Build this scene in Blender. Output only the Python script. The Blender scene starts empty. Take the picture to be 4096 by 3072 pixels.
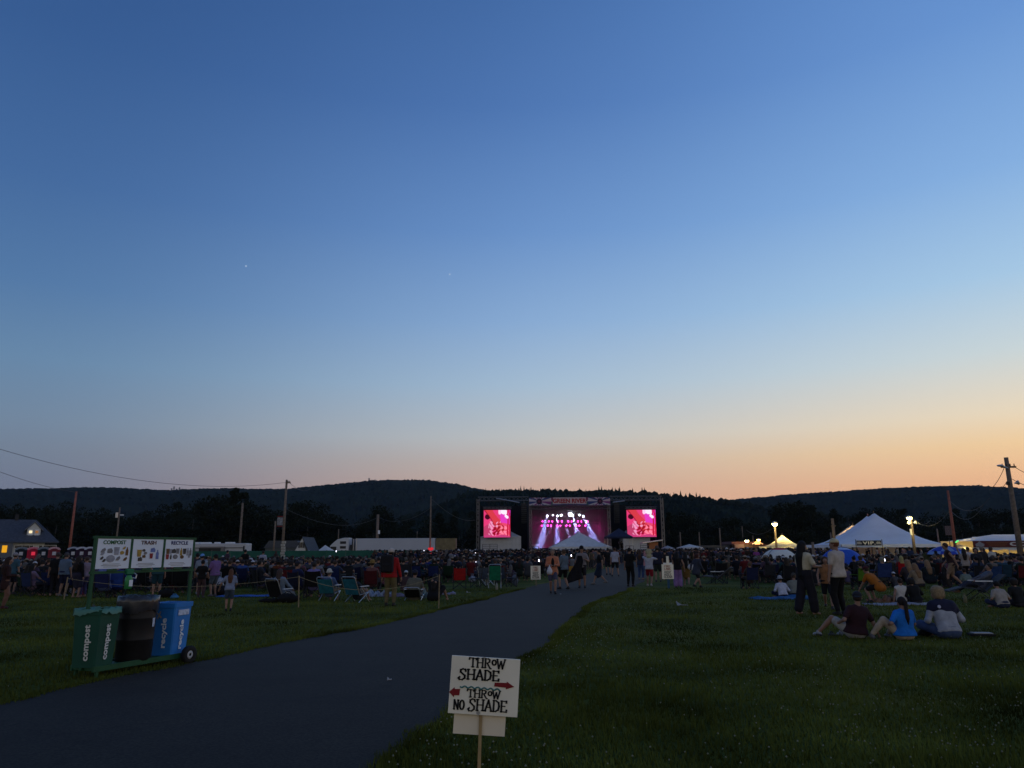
import bpy, bmesh, math, random
import numpy as np
from mathutils import Vector, Matrix

random.seed(7); RNG = np.random.default_rng(7)
scene = bpy.context.scene
rad = math.radians

# ------------------------------------------------------------------ camera
IMW, IMH = 4096, 3072
FPX = 26 / 36 * IMW
EYE = 1.65
PITCH = math.atan((2203 - 1536) / FPX)
ROLL = rad(-0.3)
cam_data = bpy.data.cameras.new("camera")
cam_data.sensor_width = 36; cam_data.lens = 26
cam_data.clip_start = 0.05; cam_data.clip_end = 30000
cam = bpy.data.objects.new("camera", cam_data)
cam.matrix_world = Matrix.Translation((0, 0, EYE)) @ Matrix.Rotation(math.pi / 2 + PITCH, 4, 'X') @ Matrix.Rotation(ROLL, 4, 'Z')
scene.collection.objects.link(cam)
scene.camera = cam

# ------------------------------------------------------------------ sky
world = bpy.data.worlds.new("World"); scene.world = world; world.use_nodes = True
wn = world.node_tree.nodes; wl = world.node_tree.links
for n in list(wn): wn.remove(n)
def lin(c):
    return tuple((x / 255 / 12.92) if x / 255 <= 0.04045 else ((x / 255 + 0.055) / 1.055) ** 2.4 for x in c)
def ramp_node(nodes, stops):
    r = nodes.new('ShaderNodeValToRGB'); e = r.color_ramp.elements
    while len(e) < len(stops): e.new(0.5)
    for el, (p, c) in zip(e, stops):
        el.position = p; el.color = (*lin(c), 1)
    return r
out = wn.new('ShaderNodeOutputWorld'); bg = wn.new('ShaderNodeBackground')
tc = wn.new('ShaderNodeTexCoord'); sp = wn.new('ShaderNodeSeparateXYZ')
wl.new(tc.outputs['Generated'], sp.inputs[0])
asin = wn.new('ShaderNodeMath'); asin.operation = 'ARCSINE'; wl.new(sp.outputs['Z'], asin.inputs[0])
el = wn.new('ShaderNodeMath'); el.operation = 'DIVIDE'; el.inputs[1].default_value = rad(45); el.use_clamp = True
wl.new(asin.outputs[0], el.inputs[0])
az = wn.new('ShaderNodeMath'); az.operation = 'ARCTAN2'
wl.new(sp.outputs['X'], az.inputs[0]); wl.new(sp.outputs['Y'], az.inputs[1])
SKY_L = [(0.00, (116, 118, 138)), (0.10, (114, 124, 145)), (0.147, (117, 132, 152)), (0.19, (116, 138, 162)), (0.28, (104, 138, 172)), (0.39, (84, 123, 169)), (0.54, (68, 107, 160)), (0.74, (55, 93, 148)), (1.0, (43, 79, 134))]
SKY_C = [(0.00, (208, 156, 138)), (0.10, (208, 174, 158)), (0.147, (199, 183, 174)), (0.19, (193, 196, 197)), (0.28, (166, 191, 214)), (0.39, (138, 173, 215)), (0.54, (106, 147, 203)), (0.74, (78, 119, 180)), (1.0, (60, 100, 158))]
SKY_R = [(0.00, (242, 158, 118)), (0.10, (250, 194, 145)), (0.147, (252, 213, 160)), (0.19, (244, 224, 192)), (0.28, (208, 220, 222)), (0.39, (170, 205, 234)), (0.54, (136, 179, 229)), (0.74, (106, 151, 213)), (1.0, (83, 129, 195))]
SKY_B = [(0.00, (168, 158, 148)), (0.10, (206, 194, 178)), (0.19, (206, 199, 188)), (0.40, (170, 173, 180)), (0.7, (114, 128, 156)), (1.0, (74, 98, 146))]
rL, rC, rR = (ramp_node(wn, s) for s in (SKY_L, SKY_C, SKY_R))
for r in (rL, rC, rR): wl.new(el.outputs[0], r.inputs[0])
def maprange(a, b, c=0.0, d=1.0):
    m = wn.new('ShaderNodeMapRange'); m.interpolation_type = 'SMOOTHSTEP'
    m.inputs[1].default_value = a; m.inputs[2].default_value = b; m.inputs[3].default_value = c; m.inputs[4].default_value = d
    return m
def mixc(fac, a, b):
    m = wn.new('ShaderNodeMix'); m.data_type = 'RGBA'
    wl.new(fac, m.inputs[0]); wl.new(a, m.inputs[6]); wl.new(b, m.inputs[7]); return m.outputs[2]
mLC = maprange(rad(-37), rad(6)); wl.new(az.outputs[0], mLC.inputs[0])
mCR = maprange(rad(-6), rad(42)); wl.new(az.outputs[0], mCR.inputs[0])
c1 = mixc(mLC.outputs[0], rL.outputs[0], rC.outputs[0])
c2 = mixc(mCR.outputs[0], c1, rR.outputs[0])
# sky behind the camera, brightened and warmed to light surfaces facing it
absaz = wn.new('ShaderNodeMath'); absaz.operation = 'ABSOLUTE'; wl.new(az.outputs[0], absaz.inputs[0])
mB = maprange(rad(60), rad(150)); wl.new(absaz.outputs[0], mB.inputs[0])
rB = ramp_node(wn, SKY_B); wl.new(el.outputs[0], rB.inputs[0]); c3 = mixc(mB.outputs[0], c2, rB.outputs[0])
sky = wn.new('ShaderNodeTexSky'); sky.sky_type = 'NISHITA'; sky.sun_disc = False
sky.sun_elevation = rad(-3); sky.sun_rotation = rad(40)
bg2 = wn.new('ShaderNodeBackground'); bg2.inputs[1].default_value = 0.05
wl.new(sky.outputs[0], bg2.inputs[0])
mul = wn.new('ShaderNodeVectorMath'); mul.operation = 'SCALE'
wl.new(c3, mul.inputs[0]); mul.inputs['Scale'].default_value = 1.0
wl.new(mul.outputs[0], bg.inputs[0]); bg.inputs[1].default_value = 0.96
add = wn.new('ShaderNodeAddShader'); wl.new(bg.outputs[0], add.inputs[0]); wl.new(bg2.outputs[0], add.inputs[1])
wl.new(add.outputs[0], out.inputs[0])

scene.view_settings.view_transform = 'Standard'
scene.view_settings.look = 'None'
scene.view_settings.exposure = 0.0
scene.view_settings.gamma = 1.0
try:
    scene.cycles.volume_bounces = 0
    scene.cycles.max_bounces = 5
    scene.cycles.volume_step_rate = 1.0
except Exception: pass

# ------------------------------------------------------------------ pixel <-> place
_R = np.array((Matrix.Rotation(math.pi / 2 + PITCH, 3, 'X') @ Matrix.Rotation(ROLL, 3, 'Z')))
_C = np.array([0, 0, EYE])
def ray(px, py): return _R @ np.array([(px - 2048) / FPX, -(py - 1536) / FPX, -1.0])
def G(px, py, z=0.0):
    r = ray(px, py); return r * ((z - EYE) / r[2]) + _C
def at(px, py, d):
    r = ray(px, py); return r * (d / r[1]) + _C
def proj(p):
    q = _R.T @ (np.array(p, float) - _C); return 2048 + FPX * q[0] / -q[2], 1536 - FPX * q[1] / -q[2]

# ------------------------------------------------------------------ bookkeeping
COL = scene.collection
def tag(o, label=None, cat=None, group=None, kind=None):
    if label: o['label'] = label
    if cat: o['category'] = cat
    if group: o['group'] = group
    if kind: o['kind'] = kind
    return o
def thing(name, label, cat, loc=(0, 0, 0), rz=0.0, group=None):
    o = bpy.data.objects.new(name, None); COL.objects.link(o)
    o.location = loc; o.rotation_euler = (0, 0, rz); o.empty_display_size = 0.2
    return tag(o, label, cat, group)
def copy_tree(o, parent=None):
    c = o.copy(); COL.objects.link(c)
    if parent is not None: c.parent = parent
    for ch in o.children: copy_tree(ch, c)
    return c
ORD = ['', 'second', 'third', 'fourth', 'fifth', 'sixth', 'seventh', 'eighth', 'ninth', 'tenth', 'eleventh', 'twelfth', 'thirteenth', 'fourteenth', 'fifteenth', 'sixteenth', 'seventeenth', 'eighteenth', 'nineteenth', 'twentieth']
def ordinal_labels(items):
    """items: (object, base label, px). Equal base labels get told apart from left to right."""
    by = {}
    for o, lab, px in items: by.setdefault(lab, []).append((px, o))
    for lab, l in by.items():
        l.sort(key=lambda t: t[0])
        for i, (px, o) in enumerate(l):
            if len(l) == 1: o['label'] = lab
            elif i == 0: o['label'] = lab + ', leftmost'
            elif i == len(l) - 1: o['label'] = lab + ', rightmost'
            else: o['label'] = lab + ', ' + ORD[i] + ' from left'

# ------------------------------------------------------------------ mesh building
def rotm(rx=0, ry=0, rz=0):
    return np.array(Matrix.Rotation(rz, 3, 'Z') @ Matrix.Rotation(ry, 3, 'Y') @ Matrix.Rotation(rx, 3, 'X'))
def mesh_np(name, V, quads=None, tris=None, mats=(), midx=None, smooth=True):
    me = bpy.data.meshes.new(name)
    V = np.asarray(V, np.float32)
    nq = 0 if quads is None else len(quads); nt = 0 if tris is None else len(tris)
    me.vertices.add(len(V)); me.vertices.foreach_set('co', V.ravel())
    loops = np.concatenate([np.asarray(quads, np.int32).ravel() if nq else np.zeros(0, np.int32), np.asarray(tris, np.int32).ravel() if nt else np.zeros(0, np.int32)])
    me.loops.add(len(loops)); me.loops.foreach_set('vertex_index', loops)
    st = np.concatenate([np.arange(nq) * 4, nq * 4 + np.arange(nt) * 3]).astype(np.int32)
    me.polygons.add(nq + nt); me.polygons.foreach_set('loop_start', st)
    if midx is not None: me.polygons.foreach_set('material_index', np.asarray(midx, np.int32))
    me.polygons.foreach_set('use_smooth', np.full(nq + nt, smooth))
    for m in mats: me.materials.append(m)
    me.update(calc_edges=True)
    return me
def link(name, me, parent=None, color=None):
    o = bpy.data.objects.new(name, me); COL.objects.link(o)
    if parent is not None: o.parent = parent
    if color is not None: o.color = (*lin(color), 1)
    return o
class MB:
    def __init__(s): s.v = []; s.f = []; s.m = []; s.n = 0
    def add(s, V, F, mi=0):
        b = s.n
        for p in V: s.v.append(tuple(p)); s.n += 1
        for f in F: s.f.append([b + i for i in f]); s.m.append(mi)
        return s
    def box(s, c, size, R=None, mi=0, taper=1.0):
        x, y, z = size[0] / 2, size[1] / 2, size[2] / 2
        V = np.array([[-x * taper, -y * taper, -z], [x * taper, -y * taper, -z], [x * taper, y * taper, -z], [-x * taper, y * taper, -z], [-x, -y, z], [x, -y, z], [x, y, z], [-x, y, z]])
        if R is not None: V = V @ R.T
        return s.add(V + np.array(c), [(0, 3, 2, 1), (4, 5, 6, 7), (0, 1, 5, 4), (1, 2, 6, 5), (2, 3, 7, 6), (3, 0, 4, 7)], mi)
    def tube(s, a, b, r1, r2=None, n=8, mi=0, caps=True):
        r2 = r1 if r2 is None else r2
        a = np.array(a, float); b = np.array(b, float); d = b - a; L = np.linalg.norm(d)
        if L < 1e-9: return s
        d /= L; u = np.cross(d, [0, 0, 1.0])
        if np.linalg.norm(u) < 1e-3: u = np.array([1.0, 0, 0])
        u /= np.linalg.norm(u); w = np.cross(d, u)
        an = np.arange(n) * 2 * math.pi / n
        ring = np.outer(np.cos(an), u) + np.outer(np.sin(an), w)
        V = np.vstack([a + ring * r1, b + ring * r2])
        F = [(i, (i + 1) % n, n + (i + 1) % n, n + i) for i in range(n)]
        if caps: F += [tuple(range(n - 1, -1, -1)), tuple(range(n, 2 * n))]
        return s.add(V, F, mi)
    def path(s, pts, r, n=6, mi=0):
        for a, b in zip(pts[:-1], pts[1:]): s.tube(a, b, r, r, n, mi)
        return s
    def prism(s, pts, h, T=None, mi=0):
        """2-D outline in local x,z pushed by h along y; T maps local to place"""
        n = len(pts)
        V = np.array([[p[0], 0, p[1]] for p in pts] + [[p[0], h, p[1]] for p in pts], float)
        if T is not None: V = np.array([T(v) for v in V])
        F = [tuple(range(n)), tuple(range(2 * n - 1, n - 1, -1))] + [(i, n + i, n + (i + 1) % n, (i + 1) % n) for i in range(n)]
        return s.add(V, F, mi)
    def ball(s, c, r, n=8, m=6, mi=0):
        r = np.array(r if hasattr(r, '__len__') else (r, r, r), float); V = []; F = []
        for j in range(1, m):
            t = math.pi * j / m
            for i in range(n):
                p = 2 * math.pi * i / n
                V.append(np.array([math.sin(t) * math.cos(p), math.sin(t) * math.sin(p), math.cos(t)]) * r + c)
        V += [np.array([0, 0, 1]) * r + c, np.array([0, 0, -1]) * r + c]
        for j in range(m - 2):
            for i in range(n):
                F.append((j * n + i, (j + 1) * n + i, (j + 1) * n + (i + 1) % n, j * n + (i + 1) % n))
        tpi = (m - 1) * n
        for i in range(n):
            F.append((tpi, i, (i + 1) % n)); F.append((tpi + 1, (m - 2) * n + (i + 1) % n, (m - 2) * n + i))
        return s.add(V, F, mi)
    def lathe(s, prof, c=(0, 0, 0), n=20, mi=0, sx=1.0, sy=1.0):
        V = []; F = []
        for r, z in prof:
            for i in range(n):
                a = 2 * math.pi * i / n
                V.append((c[0] + r * sx * math.cos(a), c[1] + r * sy * math.sin(a), c[2] + z))
        for j in range(len(prof) - 1):
            for i in range(n):
                F.append((j * n + i, j * n + (i + 1) % n, (j + 1) * n + (i + 1) % n, (j + 1) * n + i))
        return s.add(V, F, mi)
    def mesh(s, name, mats, smooth=False):
        me = bpy.data.meshes.new(name); me.from_pydata(s.v, [], s.f)
        for m in (mats if isinstance(mats, (list, tuple)) else [mats]): me.materials.append(m)
        me.polygons.foreach_set('material_index', np.array(s.m, np.int32))
        if smooth: me.polygons.foreach_set('use_smooth', np.ones(len(s.f), bool))
        me.update(); return me
    def build(s, name, mats, parent=None, smooth=False, color=None, bevel=0):
        o = link(name, s.mesh(name, mats, smooth), parent, color)
        if bevel:
            b = o.modifiers.new('bevel', 'BEVEL'); b.width = bevel; b.segments = 2; b.limit_method = 'ANGLE'
        return o
def text_mesh(name, txt, mat, width=None, height=None, bold=0.0, extrude=0.002, parent=None, spacing=1.0):
    """Lettering lying in local x,z, centred, facing local -y"""
    cu = bpy.data.curves.new('lettering', 'FONT'); cu.body = txt; cu.extrude = extrude; cu.offset = bold
    cu.align_x = 'CENTER'; cu.align_y = 'CENTER'; cu.size = 1.0; cu.space_character = spacing; cu.resolution_u = 3
    o = bpy.data.objects.new('lettering', cu); COL.objects.link(o)
    dg = bpy.context.evaluated_depsgraph_get()
    me = bpy.data.meshes.new_from_object(o.evaluated_get(dg)); COL.objects.unlink(o); bpy.data.objects.remove(o)
    n = len(me.vertices); V = np.zeros(n * 3); me.vertices.foreach_get('co', V); V = V.reshape(-1, 3)
    lo, hi = V.min(0), V.max(0); ctr = (lo + hi) / 2
    sx = width / (hi[0] - lo[0]) if width else None
    sy = height / (hi[1] - lo[1]) if height else None
    sx = sx or sy; sy = sy or sx
    W = np.zeros_like(V); W[:, 0] = (V[:, 0] - ctr[0]) * sx; W[:, 2] = (V[:, 1] - ctr[1]) * sy; W[:, 1] = -(V[:, 2]) 
    me.vertices.foreach_set('co', W.ravel()); me.materials.clear(); me.materials.append(mat); me.update()
    return link(name, me, parent)

# ------------------------------------------------------------------ materials
_mats = {}
def mat(name, col=None, rough=0.8, var=0.15, scale=8.0, metal=0.0, bump=0.0, objcol=False, trans=0.0, attr=None, spec=0.3, sheet=False):
    if name in _mats: return _mats[name]
    m = bpy.data.materials.new(name); m.use_nodes = True; _mats[name] = m
    nt = m.node_tree; N = nt.nodes; L = nt.links; b = N['Principled BSDF']
    b.inputs['Roughness'].default_value = rough; b.inputs['Metallic'].default_value = metal
    b.inputs['Specular IOR Level'].default_value = spec
    tcn = N.new('ShaderNodeTexCoord'); nz = N.new('ShaderNodeTexNoise'); nz.inputs['Scale'].default_value = scale; nz.inputs['Detail'].default_value = 4
    L.new(tcn.outputs['Object'], nz.inputs['Vector'])
    mr = N.new('ShaderNodeMapRange'); mr.inputs[1].default_value = 0.3; mr.inputs[2].default_value = 0.7
    mr.inputs[3].default_value = 1 - var; mr.inputs[4].default_value = 1 + var; L.new(nz.outputs[0], mr.inputs[0])
    vm = N.new('ShaderNodeVectorMath'); vm.operation = 'SCALE'; L.new(mr.outputs[0], vm.inputs['Scale'])
    if attr:
        a = N.new('ShaderNodeAttribute'); a.attribute_name = attr; L.new(a.outputs['Color'], vm.inputs[0])
    elif objcol:
        oi = N.new('ShaderNodeObjectInfo'); L.new(oi.outputs['Color'], vm.inputs[0])
    else: vm.inputs[0].default_value = lin(col) if max(col) > 1.01 else col
    L.new(vm.outputs[0], b.inputs['Base Color'])
    if bump:
        bp = N.new('ShaderNodeBump'); bp.inputs['Strength'].default_value = bump; bp.inputs['Distance'].default_value = 0.02
        L.new(nz.outputs[0], bp.inputs['Height']); L.new(bp.outputs[0], b.inputs['Normal'])
    if trans:
        t = N.new('ShaderNodeBsdfTranslucent'); L.new(vm.outputs[0], t.inputs[0])
        mx = N.new('ShaderNodeMixShader'); mx.inputs[0].default_value = trans
        L.new(b.outputs[0], mx.inputs[1]); L.new(t.outputs[0], mx.inputs[2]); L.new(mx.outputs[0], N['Material Output'].inputs[0])
    return m
def emit(name, col, strength=1.0, attr=None):
    if name in _mats: return _mats[name]
    m = bpy.data.materials.new(name); m.use_nodes = True; _mats[name] = m
    N = m.node_tree.nodes; L = m.node_tree.links; N.remove(N['Principled BSDF'])
    e = N.new('ShaderNodeEmission'); e.inputs[0].default_value = (*lin(col), 1); e.inputs[1].default_value = strength
    if attr:
        a = N.new('ShaderNodeAttribute'); a.attribute_name = attr; L.new(a.outputs['Color'], e.inputs[0])
    L.new(e.outputs[0], N['Material Output'].inputs[0]); return m
def random_mat(name, cols, rough=0.9):
    """cloth or hair whose colour is picked per object"""
    if name in _mats: return _mats[name]
    m = bpy.data.materials.new(name); m.use_nodes = True; _mats[name] = m
    N = m.node_tree.nodes; L = m.node_tree.links; b = N['Principled BSDF']; b.inputs['Roughness'].default_value = rough
    oi = N.new('ShaderNodeObjectInfo'); r = ramp_node(N, [(i / len(cols), c) for i, c in enumerate(cols)]); r.color_ramp.interpolation = 'CONSTANT'
    L.new(oi.outputs['Random'], r.inputs[0]); L.new(r.outputs[0], b.inputs['Base Color']); return m
def point_light(name, loc, power, col, radius=0.1, parent=None, typ='POINT', **k):
    d = bpy.data.lights.new(name, typ); d.energy = power; d.color = lin(col) ; d.shadow_soft_size = radius
    o = bpy.data.objects.new(name, d); COL.objects.link(o); o.location = loc
    if parent is not None: o.parent = parent
    for a, b in k.items(): setattr(d, a, b)
    return o
M_wood = mat('weathered_wood', (0.20, 0.15, 0.10), 0.85, 0.3, 20, bump=0.3)
M_pole = mat('pole_wood', (0.17, 0.13, 0.10), 0.9, 0.3, 6, bump=0.3)
M_alu = mat('brushed_aluminium', (0.5, 0.5, 0.52), 0.35, 0.1, 30, metal=0.8)
M_steel = mat('truss_steel', (0.20, 0.19, 0.19), 0.4, 0.2, 10, metal=0.6)
M_blackm = mat('black_metal', (0.02, 0.02, 0.022), 0.5, 0.3, 20)
M_blackc = mat('black_cloth', (0.012, 0.012, 0.015), 0.95, 0.3, 12)
M_white = mat('white_paint', (0.72, 0.73, 0.74), 0.5, 0.08, 3)
M_canvas = mat('white_canvas', (0.72, 0.72, 0.73), 0.8, 0.08, 1.5, trans=0.35)
M_fabric = mat('dyed_fabric', None, 0.9, 0.22, 7, objcol=True, bump=0.9)
M_skin = mat('skin', (0.27, 0.155, 0.11), 0.6, 0.12, 9)
M_hair = mat('hair_strands', None, 0.75, 0.35, 40, objcol=True, bump=0.3)
M_eye = mat('eye', (0.03, 0.02, 0.02), 0.2, 0.0)
M_lip = mat('lip', (0.3, 0.09, 0.08), 0.5, 0.0)
M_shoe = mat('shoe_leather', None, 0.7, 0.2, 20, objcol=True)
# ================================================================== setting
def ground_material():
    m = bpy.data.materials.new('mown_grass'); m.use_nodes = True
    N = m.node_tree.nodes; L = m.node_tree.links; b = N['Principled BSDF']; b.inputs['Roughness'].default_value = 0.95; b.inputs['Specular IOR Level'].default_value = 0.1
    t = N.new('ShaderNodeTexCoord')
    def noise(s, d=5):
        n = N.new('ShaderNodeTexNoise'); n.inputs['Scale'].default_value = s; n.inputs['Detail'].default_value = d; L.new(t.outputs['Object'], n.inputs['Vector']); return n
    n1, n2, n3 = noise(0.35, 6), noise(4), noise(45, 8)
    r1 = ramp_node(N, [(0.3, (52, 64, 22)), (0.5, (69, 79, 27)), (0.7, (98, 95, 40))]); L.new(n1.outputs[0], r1.inputs[0])
    mr = N.new('ShaderNodeMapRange'); mr.inputs[1].default_value = 0.3; mr.inputs[2].default_value = 0.7; mr.inputs[3].default_value = 0.55; mr.inputs[4].default_value = 1.4; L.new(n3.outputs[0], mr.inputs[0])
    mr2 = N.new('ShaderNodeMapRange'); mr2.inputs[1].default_value = 0.3; mr2.inputs[2].default_value = 0.7; mr2.inputs[3].default_value = 0.75; mr2.inputs[4].default_value = 1.2; L.new(n2.outputs[0], mr2.inputs[0])
    mm = N.new('ShaderNodeMath'); mm.operation = 'MULTIPLY'; L.new(mr.outputs[0], mm.inputs[0]); L.new(mr2.outputs[0], mm.inputs[1])
    v = N.new('ShaderNodeVectorMath'); v.operation = 'SCALE'; L.new(r1.outputs[0], v.inputs[0]); L.new(mm.outputs[0], v.inputs['Scale']); L.new(v.outputs[0], b.inputs['Base Color'])
    bp = N.new('ShaderNodeBump'); bp.inputs['Strength'].default_value = 0.8; bp.inputs['Distance'].default_value = 0.05; L.new(n3.outputs[0], bp.inputs['Height']); L.new(bp.outputs[0], b.inputs['Normal'])
    return m
M_grass = ground_material()
g = MB().add([(-3300, -60, 0), (3300, -60, 0), (3300, 3500, 0), (-3300, 3500, 0)], [(0, 1, 2, 3)]).build('ground', M_grass)
tag(g, kind='structure', label='mown grass field where the crowd sits', cat='ground')

def asphalt():
    m = bpy.data.materials.new('asphalt'); m.use_nodes = True
    N = m.node_tree.nodes; L = m.node_tree.links; b = N['Principled BSDF']; b.inputs['Roughness'].default_value = 0.9; b.inputs['Specular IOR Level'].default_value = 0.3
    t = N.new('ShaderNodeTexCoord')
    n1 = N.new('ShaderNodeTexNoise'); n1.inputs['Scale'].default_value = 0.8; n1.inputs['Detail'].default_value = 12; n1.inputs['Roughness'].default_value = .68; L.new(t.outputs['Object'], n1.inputs[0])
    n2 = N.new('ShaderNodeTexNoise'); n2.inputs['Scale'].default_value = 38; n2.inputs['Detail'].default_value = 3; L.new(t.outputs['Object'], n2.inputs[0])
    r = ramp_node(N, [(0.3, (22, 20, 18)), (0.45, (31, 28, 25)), (0.6, (35, 32, 28)), (0.72, (48, 43, 36))]); L.new(n1.outputs[0], r.inputs[0])
    mr = N.new('ShaderNodeMapRange'); mr.inputs[1].default_value = 0.35; mr.inputs[2].default_value = 0.7; mr.inputs[3].default_value = 0.45; mr.inputs[4].default_value = 1.7; L.new(n2.outputs[0], mr.inputs[0])
    # hairline cracks: edges of a warped cell pattern
    nw = N.new('ShaderNodeTexNoise'); nw.inputs['Scale'].default_value = 1.3; nw.inputs['Detail'].default_value = 5; L.new(t.outputs['Object'], nw.inputs[0])
    wv = N.new('ShaderNodeVectorMath'); wv.operation = 'SCALE'; wv.inputs['Scale'].default_value = 1.6; L.new(nw.outputs['Color'], wv.inputs[0])
    wa = N.new('ShaderNodeVectorMath'); L.new(t.outputs['Object'], wa.inputs[0]); L.new(wv.outputs[0], wa.inputs[1])
    vo = N.new('ShaderNodeTexVoronoi'); vo.feature = 'DISTANCE_TO_EDGE'; vo.inputs['Scale'].default_value = 0.28; L.new(wa.outputs[0], vo.inputs['Vector'])
    ck = N.new('ShaderNodeMapRange'); ck.inputs[1].default_value = 0.0; ck.inputs[2].default_value = 0.006; ck.inputs[3].default_value = 0.35; ck.inputs[4].default_value = 1.0; L.new(vo.outputs[0], ck.inputs[0])
    mk = N.new('ShaderNodeMath'); mk.operation = 'MULTIPLY'; L.new(mr.outputs[0], mk.inputs[0]); L.new(ck.outputs[0], mk.inputs[1])
    v = N.new('ShaderNodeVectorMath'); v.operation = 'SCALE'; L.new(r.outputs[0], v.inputs[0]); L.new(mk.outputs[0], v.inputs['Scale']); L.new(v.outputs[0], b.inputs['Base Color'])
    bp = N.new('ShaderNodeBump'); bp.inputs['Strength'].default_value = 0.4; bp.inputs['Distance'].default_value = 0.006; L.new(n2.outputs[0], bp.inputs['Height']); L.new(bp.outputs[0], b.inputs['Normal'])
    return m
PL = [(-11, -14), (-8, 0), (-6.4, 5), (-5.8, 8.8), (-5.5, 10.4), (-5.0, 11.9), (-4.3, 14.4), (-3.4, 17.0), (-2.1, 22.1), (-0.9, 27.5), (0.6, 34.7), (2.4, 42.4), (5.3, 54.3), (9.6, 76), (16, 110)]
PR = [(-6, -14), (-3.2, -4), (-1.5, 3), (-1.05, 6.3), (-0.9, 7.3), (-0.55, 8.6), (0.15, 12.1), (0.75, 14.6), (2.3, 23.2), (4.0, 29.0), (6.6, 39.5), (7.6, 44), (9.7, 54), (13.6, 76), (20, 110)]
def resample(P, step=0.22):
    P = np.array(P, float); out = []
    # smooth curve by Catmull-Rom
    for i in range(len(P) - 1):
        p0, p1, p2, p3 = P[max(i - 1, 0)], P[i], P[i + 1], P[min(i + 2, len(P) - 1)]
        n = max(2, int(np.linalg.norm(p2 - p1) / step))
        for k in range(n):
            t = k / n
            out.append(0.5 * ((2 * p1) + (-p0 + p2) * t + (2 * p0 - 5 * p1 + 4 * p2 - p3) * t * t + (-p0 + 3 * p1 - 3 * p2 + p3) * t ** 3))
    out.append(P[-1]); return np.array(out)
def param(P, n):
    d = np.r_[0, np.cumsum(np.linalg.norm(np.diff(P, axis=0), axis=1))]; s = np.linspace(0, d[-1], n)
    return np.c_[np.interp(s, d, P[:, 0]), np.interp(s, d, P[:, 1])]
nL = 700
cl, cr = param(resample(PL), nL), param(resample(PR), nL)
wob = lambda: np.convolve(RNG.normal(0, 1, nL + 8), np.ones(3) / 3, 'same')[4:-4] * 0.05 + np.convolve(RNG.normal(0, 1, nL + 40), np.ones(15) / 15, 'same')[20:-20] * 0.16
cl[:, 0] += wob(); cr[:, 0] += wob()
V = np.vstack([np.c_[cl, np.full(nL, 0.008)], np.c_[cr, np.full(nL, 0.008)]])
Q = [(i, nL + i, nL + i + 1, i + 1) for i in range(nL - 1)]
path = link('path', mesh_np('path', V, quads=Q, mats=[asphalt()], smooth=False)); tag(path, kind='structure', label='dark asphalt path curving through the grass', cat='path')
def on_path(x, y, pad=0.0):
    return y < 112 and np.interp(y, [p[1] for p in PL], [p[0] for p in PL]) - pad < x < np.interp(y, [p[1] for p in PR], [p[0] for p in PR]) + pad

# ---- hills
M_forest = mat('hill_forest', (0.016, 0.022, 0.013), 1.0, 0.35, 0.02, spec=0.0)
def ridge_hill(name, prof, D, front, back, nx, ny, bump, label, seed):
    """terrain whose crest runs through the given outline (px of a 2212 wide picture) at distance D"""
    r = np.random.default_rng(seed)
    K = IMW / 2212
    px = np.linspace(prof[0][0], prof[-1][0], nx); py = np.interp(px, [p[0] for p in prof], [p[1] for p in prof])
    crest = np.array([at(a * K, b * K, D) for a, b in zip(px, py)])
    V = []
    ts = np.r_[np.linspace(0, 1, ny), 1.06, 1.25]
    low = np.convolve(r.normal(0, 1, nx + 40), np.ones(21) / 21, 'same')[20:-20]
    for t in ts:
        y = D - front * (1 - t) if t <= 1 else D + back * (t - 1) * 4
        s = np.sin(min(t, 1) * math.pi / 2) ** 0.85 if t <= 1 else 1 - (t - 1) * 0.9
        k = y / D
        z = (crest[:, 2] - bump * 0.6) * s + r.random(nx) ** 1.5 * bump * (1 if t > 0.05 else 0) + low * bump * 0.8 * math.sin(t * 9) * (t < 0.95)
        V.append(np.c_[crest[:, 0] * (k if t < 1 else 1), np.full(nx, y) + r.normal(0, front / ny * 0.25, nx), np.maximum(z, -2)])
    V = np.vstack(V); Q = []
    idx = np.arange(len(ts) * nx).reshape(len(ts), nx)
    Q = np.stack([idx[:-1, :-1], idx[:-1, 1:], idx[1:, 1:], idx[1:, :-1]], -1).reshape(-1, 4)
    o = link(name, mesh_np(name, V, quads=Q, mats=[M_forest], smooth=False)); tag(o, label, 'hill', kind='structure'); return o, crest
FAR = [(-500, 1068), (-200, 1060), (0, 1063), (100, 1062), (180, 1059), (260, 1060), (365, 1066), (395, 1064), (440, 1062), (500, 1061), (560, 1063), (620, 1063), (680, 1057), (740, 1051), (800, 1046), (850, 1044.5), (925, 1045), (980, 1052), (1030, 1062), (1150, 1078), (1350, 1100), (1500, 1092), (1545, 1088), (1600, 1083), (1700, 1074), (1800, 1068), (1900, 1061), (2000, 1057), (2100, 1055), (2150, 1058), (2212, 1062), (2450, 1070), (2700, 1085)]
ridge_hill('hill', FAR, 2500, 1100, 260, 1000, 40, 5, 'far wooded ridge with a long even crest', 1)
MID = [(880, 1130), (980, 1090), (1010, 1071), (1040, 1067), (1100, 1065), (1200, 1066), (1250, 1067), (1300, 1066), (1360, 1068), (1400, 1073), (1450, 1078), (1500, 1083), (1550, 1091), (1620, 1100), (1720, 1118), (1900, 1140)]
_, crest = ridge_hill('hill', MID, 1000, 420, 120, 420, 30, 3, 'nearer dark wooded ridge behind the stage', 2)

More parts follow.
